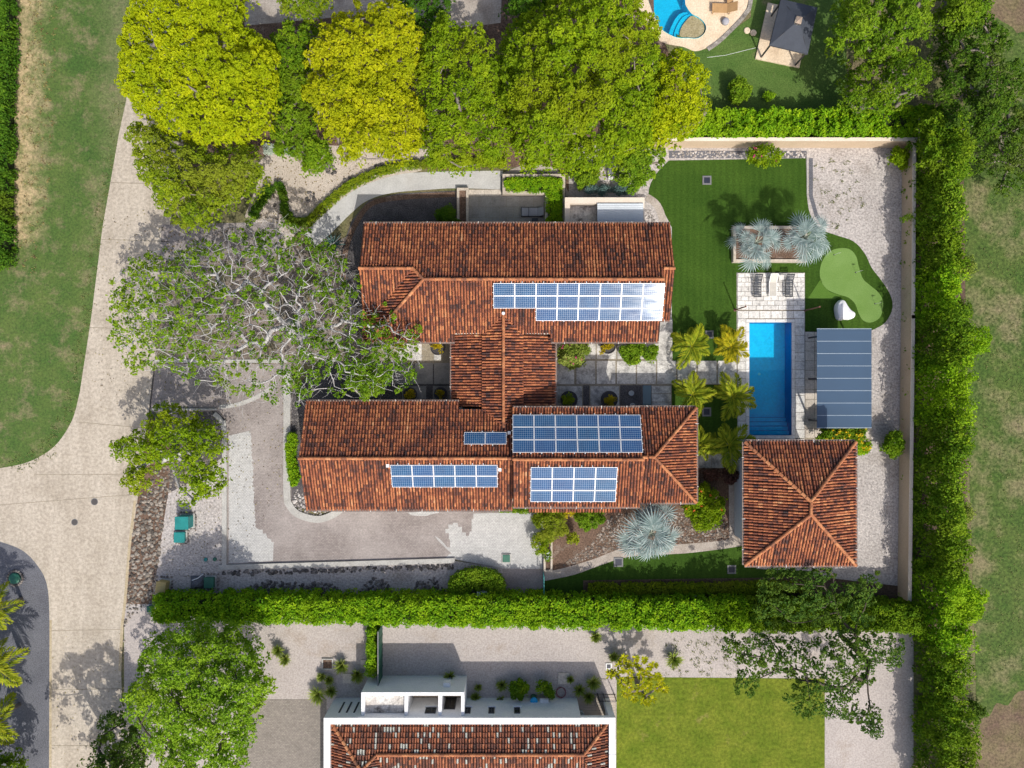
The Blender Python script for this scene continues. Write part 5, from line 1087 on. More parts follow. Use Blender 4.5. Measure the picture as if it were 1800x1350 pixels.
hedge('flower_hedge', [(1034, 1026), (1420, 1022), (1420, 1037), (1034, 1040)], .7, 'low yellowish hedge in the shaded bed along the south lawn', mat='leaf_olive', rc=.22, per=26, leaf=.13, lump=.05)
hedge('screen_hedge', [(652, 1094), (665, 1094), (665, 1176), (652, 1176)], 1.6, 'narrow bright hedge against the green mesh fence', rc=.26, per=34, leaf=.16)
shrub('topiary', 783, 378, 17, 1.3, 'round clipped ball shrub beside the patio', 'leaf_dark', per=70, leaf=.12, rc=.22)
# ---------------------------------------------------------------- shrubs and flowers
shrub('flower_bush', 1011, 621, 30, 1.4, 'narrow leaved bush with pink blossoms in the courtyard', 'leaf_grasspl', rpy=24, flowers='petal_pink', nf=9, leaf=.22)
shrub('leafy_bush', 1119, 619, 36, 1.2, 'glossy green bush under the south eave of the north wing', 'leaf_fresh', rpy=19, leaf=.2, per=44)
shrub('flower_bush', 1346, 273, 34, 2.2, 'sprawling bush with pink blossoms over the north garden wall', 'leaf_lime', rpy=19, flowers='petal_pink', nf=5, per=20, leaf=.18)
shrub('round_bush', 1580, 275, 18, 1.5, 'round yellow green bush in the wall corner on the gravel', 'leaf_lime', leaf=.2)
shrub('round_bush', 1573, 780, 18, 1.5, 'round green bush on the gravel right of the pool house roof', 'leaf_mid', rpy=21, leaf=.2)
shrub('flower_bush', 1482, 764, 44, 2.0, 'bush with yellow flowers between pergola and pool house', 'leaf_fresh', rpy=20, flowers='petal_yellow', nf=42, leaf=.2)
shrub('flower_bush', 1515, 785, 14, 1.4, 'small side bush with yellow flowers at the pool house corner', 'leaf_hedge', rpy=12, flowers='petal_yellow', nf=10)
shrub('flower_bush', 1238, 892, 38, 1.6, 'wide yellow green bush with orange flowers east of the hipped roof', 'leaf_lime', rpy=42, flowers='petal_orange', nf=9, leaf=.18)
shrub('bronze_bush', 1250, 834, 20, .9, 'dark bronze leaved bush below the stone walk', 'leaf_bronze', rpy=11, leaf=.24, per=14)
shrub('bronze_bush', 1284, 836, 14, 1.2, 'small dark bronze bush on the pool house walk', 'leaf_bronze', leaf=.24, per=16)
shrub('leafy_bush', 968, 925, 34, 1.8, 'green bush at the corner of the drive and the planter strip', 'leaf_olive', rpy=28, leaf=.17, per=36)
shrub('leafy_bush', 1038, 912, 27, 1.5, 'green bush under the low tile strip beside the pebble bed', 'leaf_fresh', rpy=19, leaf=.17)
shrub('leafy_bush', 1000, 902, 14, 1.2, 'pale yellow shrub between two bushes under the tile strip', 'leaf_palmgold', leaf=.2, per=22)
shrub('leafy_bush', 1008, 952, 15, 1.1, 'pale yellow green shrub on the mulch slope', 'leaf_palm', leaf=.2, per=22)
shrub('leafy_bush', 948, 958, 16, 1.2, 'loose green shrub overhanging the pale pavers', 'leaf_lime', rpy=20, leaf=.17, per=20)
shrub('white_flower', 964, 978, 9, .8, 'small plant with white flowers in the long planter', 'leaf_fresh', flowers='leaf_silverpale', nf=10, leaf=.14)
shrub('pale_bush', 470, 262, 12, .9, 'pale silvery shrub left of the bright ground cover', 'leaf_silverpale', rpy=8, leaf=.14)
shrub('pale_bush', 512, 266, 14, .9, 'pale silvery shrub right of the bright ground cover', 'leaf_silverpale', rpy=9, leaf=.14)
shrub('leafy_bush', 490, 264, 16, .8, 'bright green ground cover mound between two silvery shrubs', 'leaf_hedge', rpy=10, leaf=.14)
shrub('leafy_bush', 555, 280, 24, 1.6, 'fresh green bush at the edge of the cream gravel', 'leaf_fresh', rpy=20, leaf=.2)
shrub('leafy_bush', 1030, 308, 26, 1.2, 'variegated bush left of the white bench wall', 'leaf_fresh', rpy=22, leaf=.18)
shrub('pale_bush', 1048, 334, 24, .8, 'clipped grey green mound left of the shaded gap', 'leaf_agave', rpy=10, leaf=.15)
shrub('pale_bush', 1088, 334, 16, .8, 'clipped grey green mound right of the shaded gap', 'leaf_agave', rpy=9, leaf=.15)
shrub('lawn_bush', 1300, 158, 20, 1.5, 'yellow green bush on the neighbour lawn above the hedge', 'leaf_fresh', rpy=22, leaf=.2)
shrub('lawn_bush', 1352, 170, 9, .7, 'tiny yellowish plant on the shaded neighbour lawn', 'leaf_hedge', leaf=.15)
shrub('wall_bush', 1596, 380, 8, 1.8, 'small sprig hanging over the east garden wall', 'leaf_fresh', leaf=.18, per=20)
shrub('leafy_bush', 800, 392, 9, .7, 'dark little shrub in the narrow patio planter', 'leaf_dark', leaf=.15)
shrub('yellow_shrub', 700, 608, 9, .9, 'bright yellow shrub half hidden by silver branches', 'leaf_croton', leaf=.18)
# plumeria of the neighbour
pl = thing('plumeria', P(1118, 1195, 0), 'open small tree with yellow green leaf rosettes beside the lawn', 'tree')
pp = sample_poly([(1066, 1180), (1085, 1172), (1095, 1155), (1122, 1150), (1140, 1160), (1158, 1170), (1180, 1190), (1168, 1220), (1142, 1238), (1112, 1232), (1085, 1210)], 12); pc = toP(pp, 2.2 + rng.uniform(0, .7, len(pp)))
limbs(np.array(P(1118, 1195)), pc, r0=.03, jit=.1, mid=[np.array(P(1118, 1195)) + [0, 0, .7]]).build('trunk', 'bark_grey', pl)
N_ = 17; cc = np.repeat(pc, N_, 0); an = rng.uniform(0, 6.28, len(cc)); dr = np.stack([np.cos(an), np.sin(an), rng.uniform(-.1, .5, len(cc))], 1)
leaf_object('crown', 'leaf_plumeria', pl, cc + dr * .2, np.stack([-dr[:, 0] * .5, -dr[:, 1] * .5, np.ones(len(cc))], 1), np.full(len(cc), .40) * rng.uniform(.8, 1.2, len(cc)), rng.uniform(.2, 1, len(cc)), .38, tang=dr)
# ornamental grasses of the white house yard
G = 'grass clumps on the pink gravel'
for (x, y, r, h_, lb) in ((491, 1141, .5, .8, 'upper of two touching grass clumps left of the green fence'), (503, 1156, .5, .8, 'lower of two touching grass clumps left of the green fence'), (602, 1168, .6, .9, 'spiky grass clump above the square stepping slab'), (630, 1184, .6, .9, 'grass clump right of the square stepping slab'), (567, 1187, .4, .7, 'left of two small grass clumps near the paved court'), (580, 1193, .4, .7, 'right of two small grass clumps near the paved court'), (560, 1218, .75, 1.0, 'largest grass clump at the paved court edge'), (584, 1212, .5, .8, 'grass clump next to the largest one by the paved court'),
                          (792, 1187, .5, .8, 'grass clump at the yard wall beside the meter box'), (841, 1206, .3, .5, 'tiny grass clump on the shaded gravel'), (836, 1223, .4, .6, 'small grass clump near the first square window'), (882, 1202, .5, .7, 'grass clump on the shaded gravel above the second window'), (880, 1229, .4, .6, 'small grass clump touching the white wall'), (1018, 1211, .5, .7, 'grass clump beside the timber deck'), (1042, 1198, .6, .9, 'grass clump at the steel gate posts'), (1034, 1222, .5, .8, 'dark grass clump on the deck corner'), (1002, 1192, .3, .6, 'thin grass clump touching the pale square slab'),
                          (1046, 1117, .45, .9, 'grass clump at the foot of the south hedge'), (1078, 1152, .45, .8, 'left grass clump in the plumeria shadow'), (1092, 1158, .45, .8, 'right grass clump in the plumeria shadow'), (1183, 1156, .7, 1.0, 'lone bushy grass clump on the gravel above the lime lawn')):
    tuft(x, y, r * 1.25, h_ * 1.15, lb, group=G, n=150)
for (x, y, r, lb) in ((912, 1213, 17, 'leafy shrub left of the blue topped tank'), (950, 1205, 12, 'leafy shrub above the grill'), (966, 1216, 9, 'dark shrub right of the grill')): shrub('yard_shrub', x, y, r, 1.1, lb, 'leaf_mid', leaf=.17)
# ---------------------------------------------------------------- palms
fan_palm(1330, 426, 3.4, 2.25, 'silver blue fan palm, left one in the raised bed', 19)
fan_palm(1414, 418, 3.8, 2.3, 'silver blue fan palm, right one in the raised bed', 19)
fan_palm(1144, 938, 3.2, 3.0, 'silver blue fan palm over the winding path', 21)
feather_palm(1216, 607, 1.5, 1.75, 'yellow green palm left of the pair at the upper lawn end', 'leaf_palm', 12)
feather_palm(1286, 609, 1.5, 1.6, 'golden palm beside the pool terrace, upper pair', 'leaf_palmgold', 12)
feather_palm(1217, 693, 1.6, 1.75, 'yellow green palm left of the pair in the shaded lawn', 'leaf_palm', 12)
feather_palm(1288, 697, 1.7, 1.75, 'green palm overhanging the pool terrace, lower pair', 'leaf_palm', 12)
feather_palm(1232, 782, 1.5, 1.6, 'palm tucked behind the hipped roof end', 'leaf_palm', 11)
feather_palm(1282, 782, 1.8, 1.9, 'dark palm at the upper left corner of the pool house', 'leaf_palm', 11)
for (x, y, h_, R, lb) in ((-8, 1072, 3, 1.8, 'palm frond crown at the left edge, uppermost'), (-10, 1168, 3, 2.1, 'palm frond crown at the left edge, second from top'), (-12, 1268, 3, 2.1, 'palm frond crown at the left edge, lowest')):
    feather_palm(x, y, h_, R, lb, 'leaf_palm', 13, 'palms cut by the left edge', .14)
# agave
ag = thing('agave', P(588, 431), 'blue green agave rosette beside the pale path', 'plant')
def blade(mat, L, w_):
    V = []; F = []
    for f, s_, z in ((0, .5, 0), (.35, 1, .12), (.7, .75, .16), (1, .05, .08)): V += [(f * L, -w_ * s_, z * L + .03), (f * L, 0, z * L), (f * L, w_ * s_, z * L + .03)]
    for j in range(3): F += [(3 * j, 3 * j + 1, 3 * j + 4, 3 * j + 3), (3 * j + 1, 3 * j + 2, 3 * j + 5, 3 * j + 4)]
    me = bpy.data.meshes.new('leaf'); me.from_pydata(V, [], F); me.attributes.new('v', 'FLOAT', 'POINT').data.foreach_set('value', [random.random() for _ in V]); me.materials.append(MT[mat]); return me
bl = [blade('leaf_agave', 1.15, .07) for _ in range(3)]
for i in range(26):
    o = link(bpy.data.objects.new('leaf', bl[i % 3]), ag); o.matrix_local = Matrix.Translation((0, 0, .1)) @ Matrix.Rotation(i * 2.4, 4, 'Z') @ Matrix.Rotation(math.radians(-5 - 55 * i / 26), 4, 'Y') @ Matrix.Scale(random.uniform(.8, 1.05), 4)

# ---------------------------------------------------------------- fallen leaves and weeds, too many to count
leaf_mat('leaf_litter', [(.09, .06, .035), (.20, .15, .06), (.34, .30, .10)], trans=.05)
leaf_mat('weed', [(.09, .13, .03), (.17, .20, .06), (.28, .26, .12)], trans=.3)
def litter(name, poly, n, label, mat='leaf_litter', size=.10, z=.02, clus=0):
    p = sample_poly(poly, math.sqrt(abs(sum(poly[i][0] * poly[(i + 1) % len(poly)][1] - poly[(i + 1) % len(poly)][0] * poly[i][1] for i in range(len(poly)))) / 2 / n), .9)
    if clus: p = np.repeat(p, clus, 0) + rng.normal(0, 2.2, (len(p) * clus, 2))
    c = toP(p, np.full(len(p), z)); c[:, 2] += rng.uniform(0, .03, len(c)); m_ = len(c)
    tag(leaf_object(name, mat, None, c, np.tile([0, 0, 1.0], (m_, 1)) + rng.normal(0, .35, (m_, 3)), size * rng.uniform(.6, 1.5, m_), rng.uniform(0, 1, m_), .6), label, 'leaves' if mat == 'leaf_litter' else 'weeds', kind='stuff')
litter('fallen_leaves', [(200, 380), (300, 360), (300, 720), (170, 720), (150, 600)], 260, 'fallen leaves on the road under the silver branched tree')
litter('fallen_leaves', [(280, 400), (500, 400), (660, 470), (660, 640), (272, 636)], 1500, 'fallen leaves in the bed under the silver branched tree', size=.13)
litter('fallen_leaves', [(275, 645), (510, 645), (495, 890), (400, 990), (400, 740), (275, 718)], 260, 'fallen leaves on the paved drive')
litter('fallen_leaves', [(300, 860), (398, 760), (398, 990), (300, 1030), (280, 1000)], 200, 'fallen leaves on the pale gravel by the utility boxes')
litter('fallen_leaves', [(455, 285), (560, 262), (740, 280), (640, 322), (560, 380), (450, 400)], 420, 'fallen leaves on the cream gravel', size=.12)
litter('fallen_leaves', [(90, 1110), (215, 1110), (215, 1350), (90, 1350)], 120, 'fallen leaves on the lower road')
litter('weeds', [(1430, 280), (1500, 280), (1520, 360), (1470, 405), (1435, 370)], 26, 'scattered weeds on the upper east gravel', 'weed', .10, clus=9)
litter('weeds', [(1170, 1120), (1290, 1115), (1300, 1188), (1170, 1188)], 60, 'scattered weeds on the gravel above the lime lawn', 'weed', .10, clus=8)
litter('weeds', [(30, 830), (100, 800), (135, 700), (175, 440), (205, 250), (215, 175), (200, 175), (150, 500), (110, 720), (60, 790), (0, 812)], 170, 'brown weeds fringing the golf strip along the road', 'weed', .10, clus=5)
litter('weeds', [(1700, 300), (1730, 480), (1720, 700), (1740, 950), (1725, 1200), (1800, 1200), (1800, 300)], 420, 'coarse weeds on the field beyond the east hedge', 'weed', .10, clus=3)
litter('weeds', [(34, 0), (100, 0), (90, 300), (60, 480), (34, 480)], 160, 'dry tufts along the far left hedge', 'leaf_litter', .11, clus=5)
# ---------------------------------------------------------------- swimming pools
def pool():
    t = thing('swimming_pool', P(1354, 666), 'rectangular blue tiled pool with steps at its lower end', 'pool')
    a, b = P(1317, 567), P(1391, 765); d = 1.45; x0, y1, x1, y0 = a.x, a.y, b.x, b.y
    m = MB(); m.add([(x0, y0, -d), (x1, y0, -d), (x1, y1, -d), (x0, y1, -d)], [(0, 1, 2, 3)]); m.build('floor', 'pool_tile', t)
    m = MB(); q = [(x0, y0), (x1, y0), (x1, y1), (x0, y1)]
    m.add([(x, y, -d) for x, y in q] + [(x, y, .03) for x, y in q], [(1, 0, 4, 5), (2, 1, 5, 6), (3, 2, 6, 7), (0, 3, 7, 4)]); m.build('side', 'pool_wall_tile', t)
    for i in range(4):
        m = MB(); m.box(((x0 + x1) / 2, y0 + .19 + .36 * i, -d + (1.0 - .25 * i) / 2), (x1 - x0 - .02, .35, 1.0 - .25 * i)); m.build('step', 'pool_tile', t); m = MB(); m.box(((x0 + x1) / 2, y0 + .345 + .36 * i, -d + 1.003 - .25 * i), (x1 - x0 - .03, .05, .012)); m.build('nosing', 'pool_wall_tile', t)
    m = MB(); c = P(1345, 657); m.lathe((c.x, c.y, -d), [(.12, 0), (.12, .03), (.10, .035)], 12); m.build('drain', 'white_plastic', t)
    m = MB(); m.add([(x, y, -.09) for x, y in ((x0, y0), (x1, y0), (x1, y1), (x0, y1))], [(0, 1, 2, 3)]); m.build('water', 'water', t)
pool()
def npool():
    t = thing('swimming_pool', P(1190, 20), 'free form bright blue pool of the upper neighbour, cut by the top edge', 'pool')
    m = MB(); q = [P(x, y) for x, y in NPOOL]; n = len(q); d = 1.2
    m.prism([(p.x, p.y) for p in q], -d - .2, -d); m.build('floor', 'pool_light_tile', t)
    m = MB(); m.add([(p.x, p.y, -d) for p in q] + [(p.x, p.y, .06) for p in q], [(j, i, i + n, j + n) for i, j in ((i, (i + 1) % n) for i in range(n))]); m.build('side', 'pool_light_tile', t)
    ctr = P(1220, 49)
    for i, rr in enumerate((0, 1, 2)):
        pl = smooth_line([(1207 - 6 * rr, 35 - 7 * rr), (1218, 27 - 4 * rr), (1234, 36), (1238.6, 48), (1236, 58), (1226, 65.5), (1211, 65.5), (1196 - 8 * rr, 64), (1197 - 9 * rr, 50)], 3, True)
        m = MB(); m.prism([P(x, y)[:2] for x, y in pl], -d, -.074 - .16 * i); m.build('shelf' if i == 0 else 'step', 'pebble_tile' if i == 0 else 'pool_light_tile', t)
    m = MB(); m.prism([(p.x, p.y) for p in q], -.085, -.08); m.build('water', 'water', t)
npool()
dkp = [(1100, -140), (1330, -140), (1345, -110), (1316, 0), (1308, 22), (1288, 45), (1262, 70), (1242, 84), (1222, 90), (1200, 82), (1160, 72), (1130, 30), (1108, -30)]
ground('pool_deck', smooth_line(dkp, 3, True), -.006, 'deck_cream', holes=[NPOOL], label='cream stone deck around the neighbour pool')
slab('deck_edge', ribbon(smooth_line([(1322, -100), (1316, 0), (1308, 22), (1288, 45), (1262, 70), (1242, 84)], 4), -7), -.05, .06, 'stone', label='rough stone rim of the neighbour pool deck')
# ---------------------------------------------------------------- garden walls and planters
def wall(name, pts, th, h, label, mat='wall_beige', top='wall_top_cream', cat='wall'):
    c = P(*pts[0]); t = thing(name, c, label, cat); m = MB(); m2 = MB()
    for a, b in zip(pts[:-1], pts[1:]):
        A, B = P(*a), P(*b); d = (B - A); L = d.length; mid = (A + B) / 2; rz = math.atan2(d.y, d.x)
        m.box((mid.x, mid.y, h / 2 - .05), (L + th, th, h + .1), rz); m2.box((mid.x, mid.y, h + .03), (L + th + .06, th + .06, .06), rz)
    m.build('masonry', mat, t); m2.build('coping', top, t); return t
wall('garden_wall', [(1120, 257.5), (1588, 257.5)], .22, 1.75, 'cream garden wall along the north hedge')
wall('garden_wall', [(1588, 263), (1586, 560), (1580, 1045)], .22, 1.6, 'beige garden wall along the east hedge')
def planter(pts, th, h, label, mat='planter_wall'):
    t = thing('planter', P(*pts[0]), label, 'planter')
    for a, b in zip(pts, pts[1:] + pts[:1]):
        A, B = P(*a), P(*b); d = B - A; mid = (A + B) / 2; m = MB(); m.box((mid.x, mid.y, h / 2 + random.uniform(0, .002)), (d.length - th * .98, th, h) if abs(d.y) > abs(d.x) else (d.length + th, th, h), math.atan2(d.y, d.x)); m.build('side', mat, t)
    m = MB(); m.prism([P(x, y)[:2] for x, y in pts], 0, h - .12); m.build('soil', 'mulch', t); return t
planter([(1288, 402), (1412, 402), (1412, 460), (1288, 460)], .22, .55, 'low walled bed holding the two fan palms')
planter([(886, 312), (990, 312), (990, 412), (960, 412), (960, 342), (886, 342)], .24, .6, 'angled stone planter around the bright hedge')
planter([(806, 335), (822, 335), (822, 412), (806, 412)], .2, .5, 'narrow planter at the left end of the patio')
planter([(957, 940), (969, 940), (969, 1001), (957, 1001)], .16, .45, 'long narrow white planter at the end of the drive')
m = MB()
for a, b in (((883, 309), (992, 309)), ((883, 311), (883, 343)), ((993, 309), (993, 395))):
    A, B = P(*a), P(*b); d = B - A; mid = (A + B) / 2; m.box((mid.x, mid.y, .05), (d.length, .13, .12), math.atan2(d.y, d.x))
tag(m.build('planter_drain', 'dark_trim'), 'dark drain channel around the angled planter', 'drain')
# steel gate strip at the end of the drive
g = thing('gate', P(955, 1030), 'thin green steel gate at the lower end of the drive', 'gate'); m = MB()
A, B = P(955, 1004), P(955, 1050)
for y in np.linspace(A.y, B.y, 9): m.box((A.x, y, .75), (.03, .03, 1.5))
for z in (.1, .8, 1.48): m.box((A.x, (A.y + B.y) / 2, z), (.05, A.y - B.y, .05))
m.build('frame', 'teal', g)
fn = thing('fence', P(672, 1140), 'green mesh fence standing behind the narrow bright hedge', 'fence'); A, B = P(672.5, 1096), P(672.5, 1188)
for i in range(6):
    y = A.y + (B.y - A.y) * i / 5; m = MB(); m.box((A.x, y, 1.0), (.06, .06, 2.06)); m.build('post', 'fence_green', fn)
    if i < 5:
        m = MB(); y2 = A.y + (B.y - A.y) * (i + 1) / 5; m.box((A.x, (y + y2) / 2, 1.0), (.02, abs(y2 - y) - .07, 1.9)); m.build('panel', 'fence_green', fn)
m = MB(); m.box((A.x, (A.y + B.y) / 2, 2.06), (.08, A.y - B.y + .06, .05)); m.build('rail', 'grate_rim', fn)
# ---------------------------------------------------------------- pergola
def pergola():
    hz = 3.35; a, b = P(1436, 578, hz), P(1532, 752, hz); t = thing('pergola', ((a.x + b.x) / 2, (a.y + b.y) / 2, 0), 'steel pergola roofed with smoky blue translucent sheets beside the pool', 'pergola')
    xs0, xs1 = a.x, b.x; n = 8; L = a.y - b.y
    for i in range(n):
        m = MB(); y = a.y - L * (i + .5) / n; m.box(((xs0 + xs1) / 2, y, hz + .0), (xs1 - xs0, L / n - .035, .02)); m.build('roof_sheet', 'smoked_sheet', t)
    for i in range(n + 1):
        m = MB(); m.box(((xs0 + xs1) / 2, a.y - L * i / n, hz - .03), (xs1 - xs0, .05, .08)); m.build('sheet_bar', 'sheet_edge', t)
    for x in (xs0 + .22, xs1 - .42, xs1 - .22):
        m = MB(); m.box((x, (a.y + b.y) / 2, hz - .16), (.09, L, .16)); m.build('beam', 'sheet_edge', t)
    px = P(1422, 0).x
    for py in (594, 666, 738):
        m = MB(); y = P(0, py).y; m.box((px, y, (hz - .24) / 2), (.13, .13, hz - .2)); m.build('post', 'dark_metal', t)
        m = MB(); y = P(0, py).y; m.box((xs1 - .35, y, (hz - .24) / 2), (.13, .13, hz - .2)); m.build('post', 'dark_metal', t)
        m = MB(); m.box(((px + xs1) / 2 - .2, y, hz - .29), (xs1 - px - .3, .1, .12)); m.build('rafter', 'dark_metal', t)
    return t
pergola()
for (x, y, hh, lb) in ((1292, 545, 2.75, 'slim brown pole at the left side of the pool terrace'), (1414, 546, 3.0, 'slim brown pole at the right side of the pool terrace')):
    m = MB(); p = P(x, y); m.lathe(p, [(.13, 0), (.13, .03), (.055, .05), (.05, hh - .08), (.07, hh - .06), (.07, hh)], 10); o = m.build('shade_pole', 'rust_brown', None); o.name = 'shade_pole'; tag(o, lb, 'pole', 'shade sail poles')
# ---------------------------------------------------------------- loungers and tables
def lounger(px, py, rz, label, frame='black_frame', fabric='sling_dark', slats=True, L=1.9, W=.64, back=.62, group='sun loungers by the pool', cat='lounger'):
    t = thing('sun_lounger', P(px, py, .05), label, cat, group, rz)     # local +y = head end
    sh = .34; sl_ = L * .62
    for sx in (-1, 1):
        m = MB(); m.box((sx * (W / 2 - .02), -L / 2 + sl_ / 2, sh), (.045, sl_, .05)); m.build('rail', frame, t, local=True)
        for y in (-L / 2 + .12, L * .24):
            m = MB(); m.box((sx * (W / 2 - .04), y, sh / 2), (.045, .05, sh - .04)); m.build('leg', frame, t, local=True)
    m = MB(); m.box((0, -L / 2 + .02, sh), (W - .09, .04, .05)); m.build('foot_rail', frame, t, local=True)
    nsl = 9
    for i in range(nsl):
        m = MB(); y = -L / 2 + .09 + (sl_ - .12) * i / (nsl - 1); m.box((0, y, sh + .005), (W - .1, (sl_ / nsl) * (.62 if slats else .98), .02)); m.build('slat', fabric, t, local=True)
    bk = bpy.data.objects.new('backrest', None); link(bk, t); bk.location = (0, -L / 2 + sl_, sh); bk.rotation_euler = (back, 0, 0)
    bL = L - sl_ + .1
    for sx in (-1, 1): m = MB(); m.box((sx * (W / 2 - .02), bL / 2, .0), (.045, bL, .045)); m.build('rail', frame, bk, local=True)
    m = MB(); m.box((0, bL - .02, 0), (W - .09, .04, .045)); m.build('head_rail', frame, bk, local=True)
    for i in range(6):
        m = MB(); m.box((0, .07 + (bL - .16) * i / 5, .005), (W - .1, bL / 6 * (.62 if slats else .99), .02)); m.build('slat', fabric, bk, local=True)
    return t
lounger(1329, 503, 0, 'dark slatted lounger, left one on the pool terrace')
lounger(1384, 503, 0, 'dark slatted lounger, right one on the pool terrace')
lounger(1356, 502, 0, 'pale sling lounger between the two dark ones', 'white_plastic', 'sling_beige', False)
def table(px, py, s, h, label, top='sling_beige', leg='black_frame', name='side_table'):
    c = P(px, py, .05); t = thing(name, c, label, 'table'); m = MB(); m.box((0, 0, h), (s, s, .04)); m.build('table_top', top, t, local=True)
    for sx in (-1, 1):
        for sy in (-1, 1): m = MB(); m.box((sx * (s / 2 - .04), sy * (s / 2 - .04), h / 2 - .02), (.04, .04, h)); m.build('leg', leg, t, local=True)
table(1370, 489, .42, .42, 'small square side table beside the right dark lounger', 'travertine')
def sofa(px, py, rz, label):
    t = thing('daybed', P(px, py, .02), label, 'lounger', None, rz)
    m = MB(); m.box((0, 0, .2), (1.8, .78, .08)); m.build('frame', 'black_frame', t, local=True)
    for sx in (-.82, .82):
        for sy in (-.33, .33): m = MB(); m.box((sx, sy, .08), (.06, .06, .16)); m.build('leg', 'black_frame', t, local=True)
    m = MB(); m.box((-.58, 0, .31), (.58, .68, .14)); m.build('seat_cushion', 'cushion_grey', t, local=True, bevel=.03)
    m = MB(); m.box((.10, 0, .31), (.72, .68, .14)); m.build('seat_cushion', 'cushion_grey', t, local=True, bevel=.03)
    m = MB(); m.add([(.46, -.34, .3), (.92, -.34, .66), (.92, .34, .66), (.46, .34, .3), (.52, -.34, .22), (.98, -.34, .58), (.98, .34, .58), (.52, .34, .22)], [(0, 1, 2, 3), (7, 6, 5, 4), (0, 4, 5, 1), (1, 5, 6, 2), (2, 6, 7, 3), (3, 7, 4, 0)]); m.build('backrest', 'cushion_grey', t, local=True)
sofa(935, 374, 0, 'grey cushioned daybed on the shaded patio')
def stool(px, py, label):
    t = thing('footstool', P(px, py, .02), label, 'stool'); m = MB(); m.box((0, 0, .34), (.5, .55, .1)); m.build('seat', 'sling_dark', t, local=True, bevel=.02)
    for sx in (-.2, .2):
        for sy in (-.22, .22): m = MB(); m.box((sx, sy, .15), (.05, .05, .3)); m.build('leg', 'black_frame', t, local=True)
stool(940, 391, 'dark footstool beside the grey daybed')
lounger(1271, 18, -math.pi / 2 - .03, 'wooden lounger with tan cushion beside the neighbour pool', 'wood', 'wood', False, 2.0, .75, .55, 'wooden loungers by the upper pool')
lounger(1268, -8, -math.pi / 2 + .05, 'wooden lounger cut by the top edge beside the neighbour pool', 'wood', 'wood', False, 2.0, .75, .55, 'wooden loungers by the upper pool')
table(1281, 4, .5, .4, 'small wooden table between two wooden loungers', 'wood', 'wood')
m = MB(); m.lathe(P(1274, 40), [(.24, 0), (.30, .12), (.30, .30), (.22, .40), (.05, .42)], 18); tag(m.build('ottoman', 'cushion_grey', smooth=True), 'round grey ottoman on the neighbour pool deck', 'stool')
for (x, y, lb) in ((1313, 54, 'left round stepping stone near the gazebo'), (1324, 58, 'right round stepping stone near the gazebo')):
    m = MB(); m.lathe(P(x, y), [(.26, 0), (.27, .05), (.24, .09)], 14); tag(m.build('stepping_stone', 'deck_cream'), lb, 'stone', 'round stepping stones')
# sculptural white seat on the turf
def bean():
    t = thing('lounge_chair', P(1478, 552), 'white kidney shaped sculptural chair beside the putting green', 'chair')
    out = smooth_line([(1466, 540), (1472, 530), (1480, 529), (1486, 538), (1492, 546), (1499, 551), (1498, 558), (1490, 562), (1481, 562), (1473, 563), (1468, 558)], 4, True)
    cen = np.array(out).mean(0); m = MB(); n = len(out); rings = [(1.0, .0), (1.04, .18), (1.0, .40), (.93, .48)]
    vs = []; f = []
    for s_, z in rings:
        for x, y in out:
            p = P(cen[0] + (x - cen[0]) * s_, cen[1] + (y - cen[1]) * s_)
            zz = z + (.28 * max(0, (1478 - x) / 12) if z > .3 else 0); vs.append((p.x, p.y, zz))
    for r_ in range(3):
        for i in range(n): j = (i + 1) % n; f.append((r_ * n + j, r_ * n + i, (r_ + 1) * n + i, (r_ + 1) * n + j))
    vs.append((P(*cen).x, P(*cen).y, .42)); 
    for i in range(n): f.append((3 * n + (i + 1) % n, 3 * n + i, 4 * n))
    m.add(vs, f); m.build('shell', 'white_shell', t, smooth=True)
bean()
# putting flags
for (x, y, lb) in ((1466, 448, 'small flag at the upper hole of the putting green'), (1504, 479, 'small flag at the middle hole of the putting green'), (1538, 534, 'small flag at the lower hole of the putting green')):
    t = thing('golf_flag', P(x, y), lb, 'flag', 'flags of the putting green'); p = P(x, y); m = MB(); m.lathe(p, [(.06, 0), (.06, .012)], 10); m.build('hole', 'black_frame', t)
    m = MB(); m.tube([p, p + Vector((0, 0, .9))], .012, 5); m.build('pole', 'flag_white', t)
    m = MB(); m.add([p + Vector((0, 0, .9)), p + Vector((.28, .05, .8)), p + Vector((0, 0, .7))], [(0, 1, 2)]); m.add([p + Vector((0, .01, .9)), p + Vector((.28, .06, .8)), p + Vector((0, .01, .7))], [(2, 1, 0)]); m.build('pennant', 'flag_white', t)
# ---------------------------------------------------------------- pots
def pot(px, py, r, label, plant='leaf_croton', h=.7, fill=.8, n=14):
    t = thing('bowl_planter', P(px, py, .03), label, 'planter', 'bowl planters in the courtyard'); c = P(px, py, .03)
    m = MB(); m.lathe(c, [(r * .55, 0), (r * .85, h * .5), (r, h), (r * .9, h), (r * .86, h - .08)], 26); m.build('bowl', 'pot', t, smooth=False)
    k = np.array([[c.x + random.gauss(0, r * .38 * fill), c.y + random.gauss(0, r * .38 * fill), h + .2 + random.uniform(0, .35)] for _ in range(n)])
    pos, nn, ss, vv = clump_leaves(k, np.full(n, .22), 26, .17); leaf_object('plant', plant, t, pos, nn, ss, vv, .5)
    m = limbs(np.array([c.x, c.y, h - .1]), k, r0=.01, jit=.05); m.build('stems_or_blocker', 'bark_grey', t)
pot(771, 612, .62, 'bowl planter half under the eave in the west courtyard', n=8, fill=.9)
pot(723, 693, .58, 'bowl planter with golden shrub, left one of the shaded west pair'); pot(776, 692, .56, 'bowl planter with golden shrub, right one of the shaded west pair', n=9)
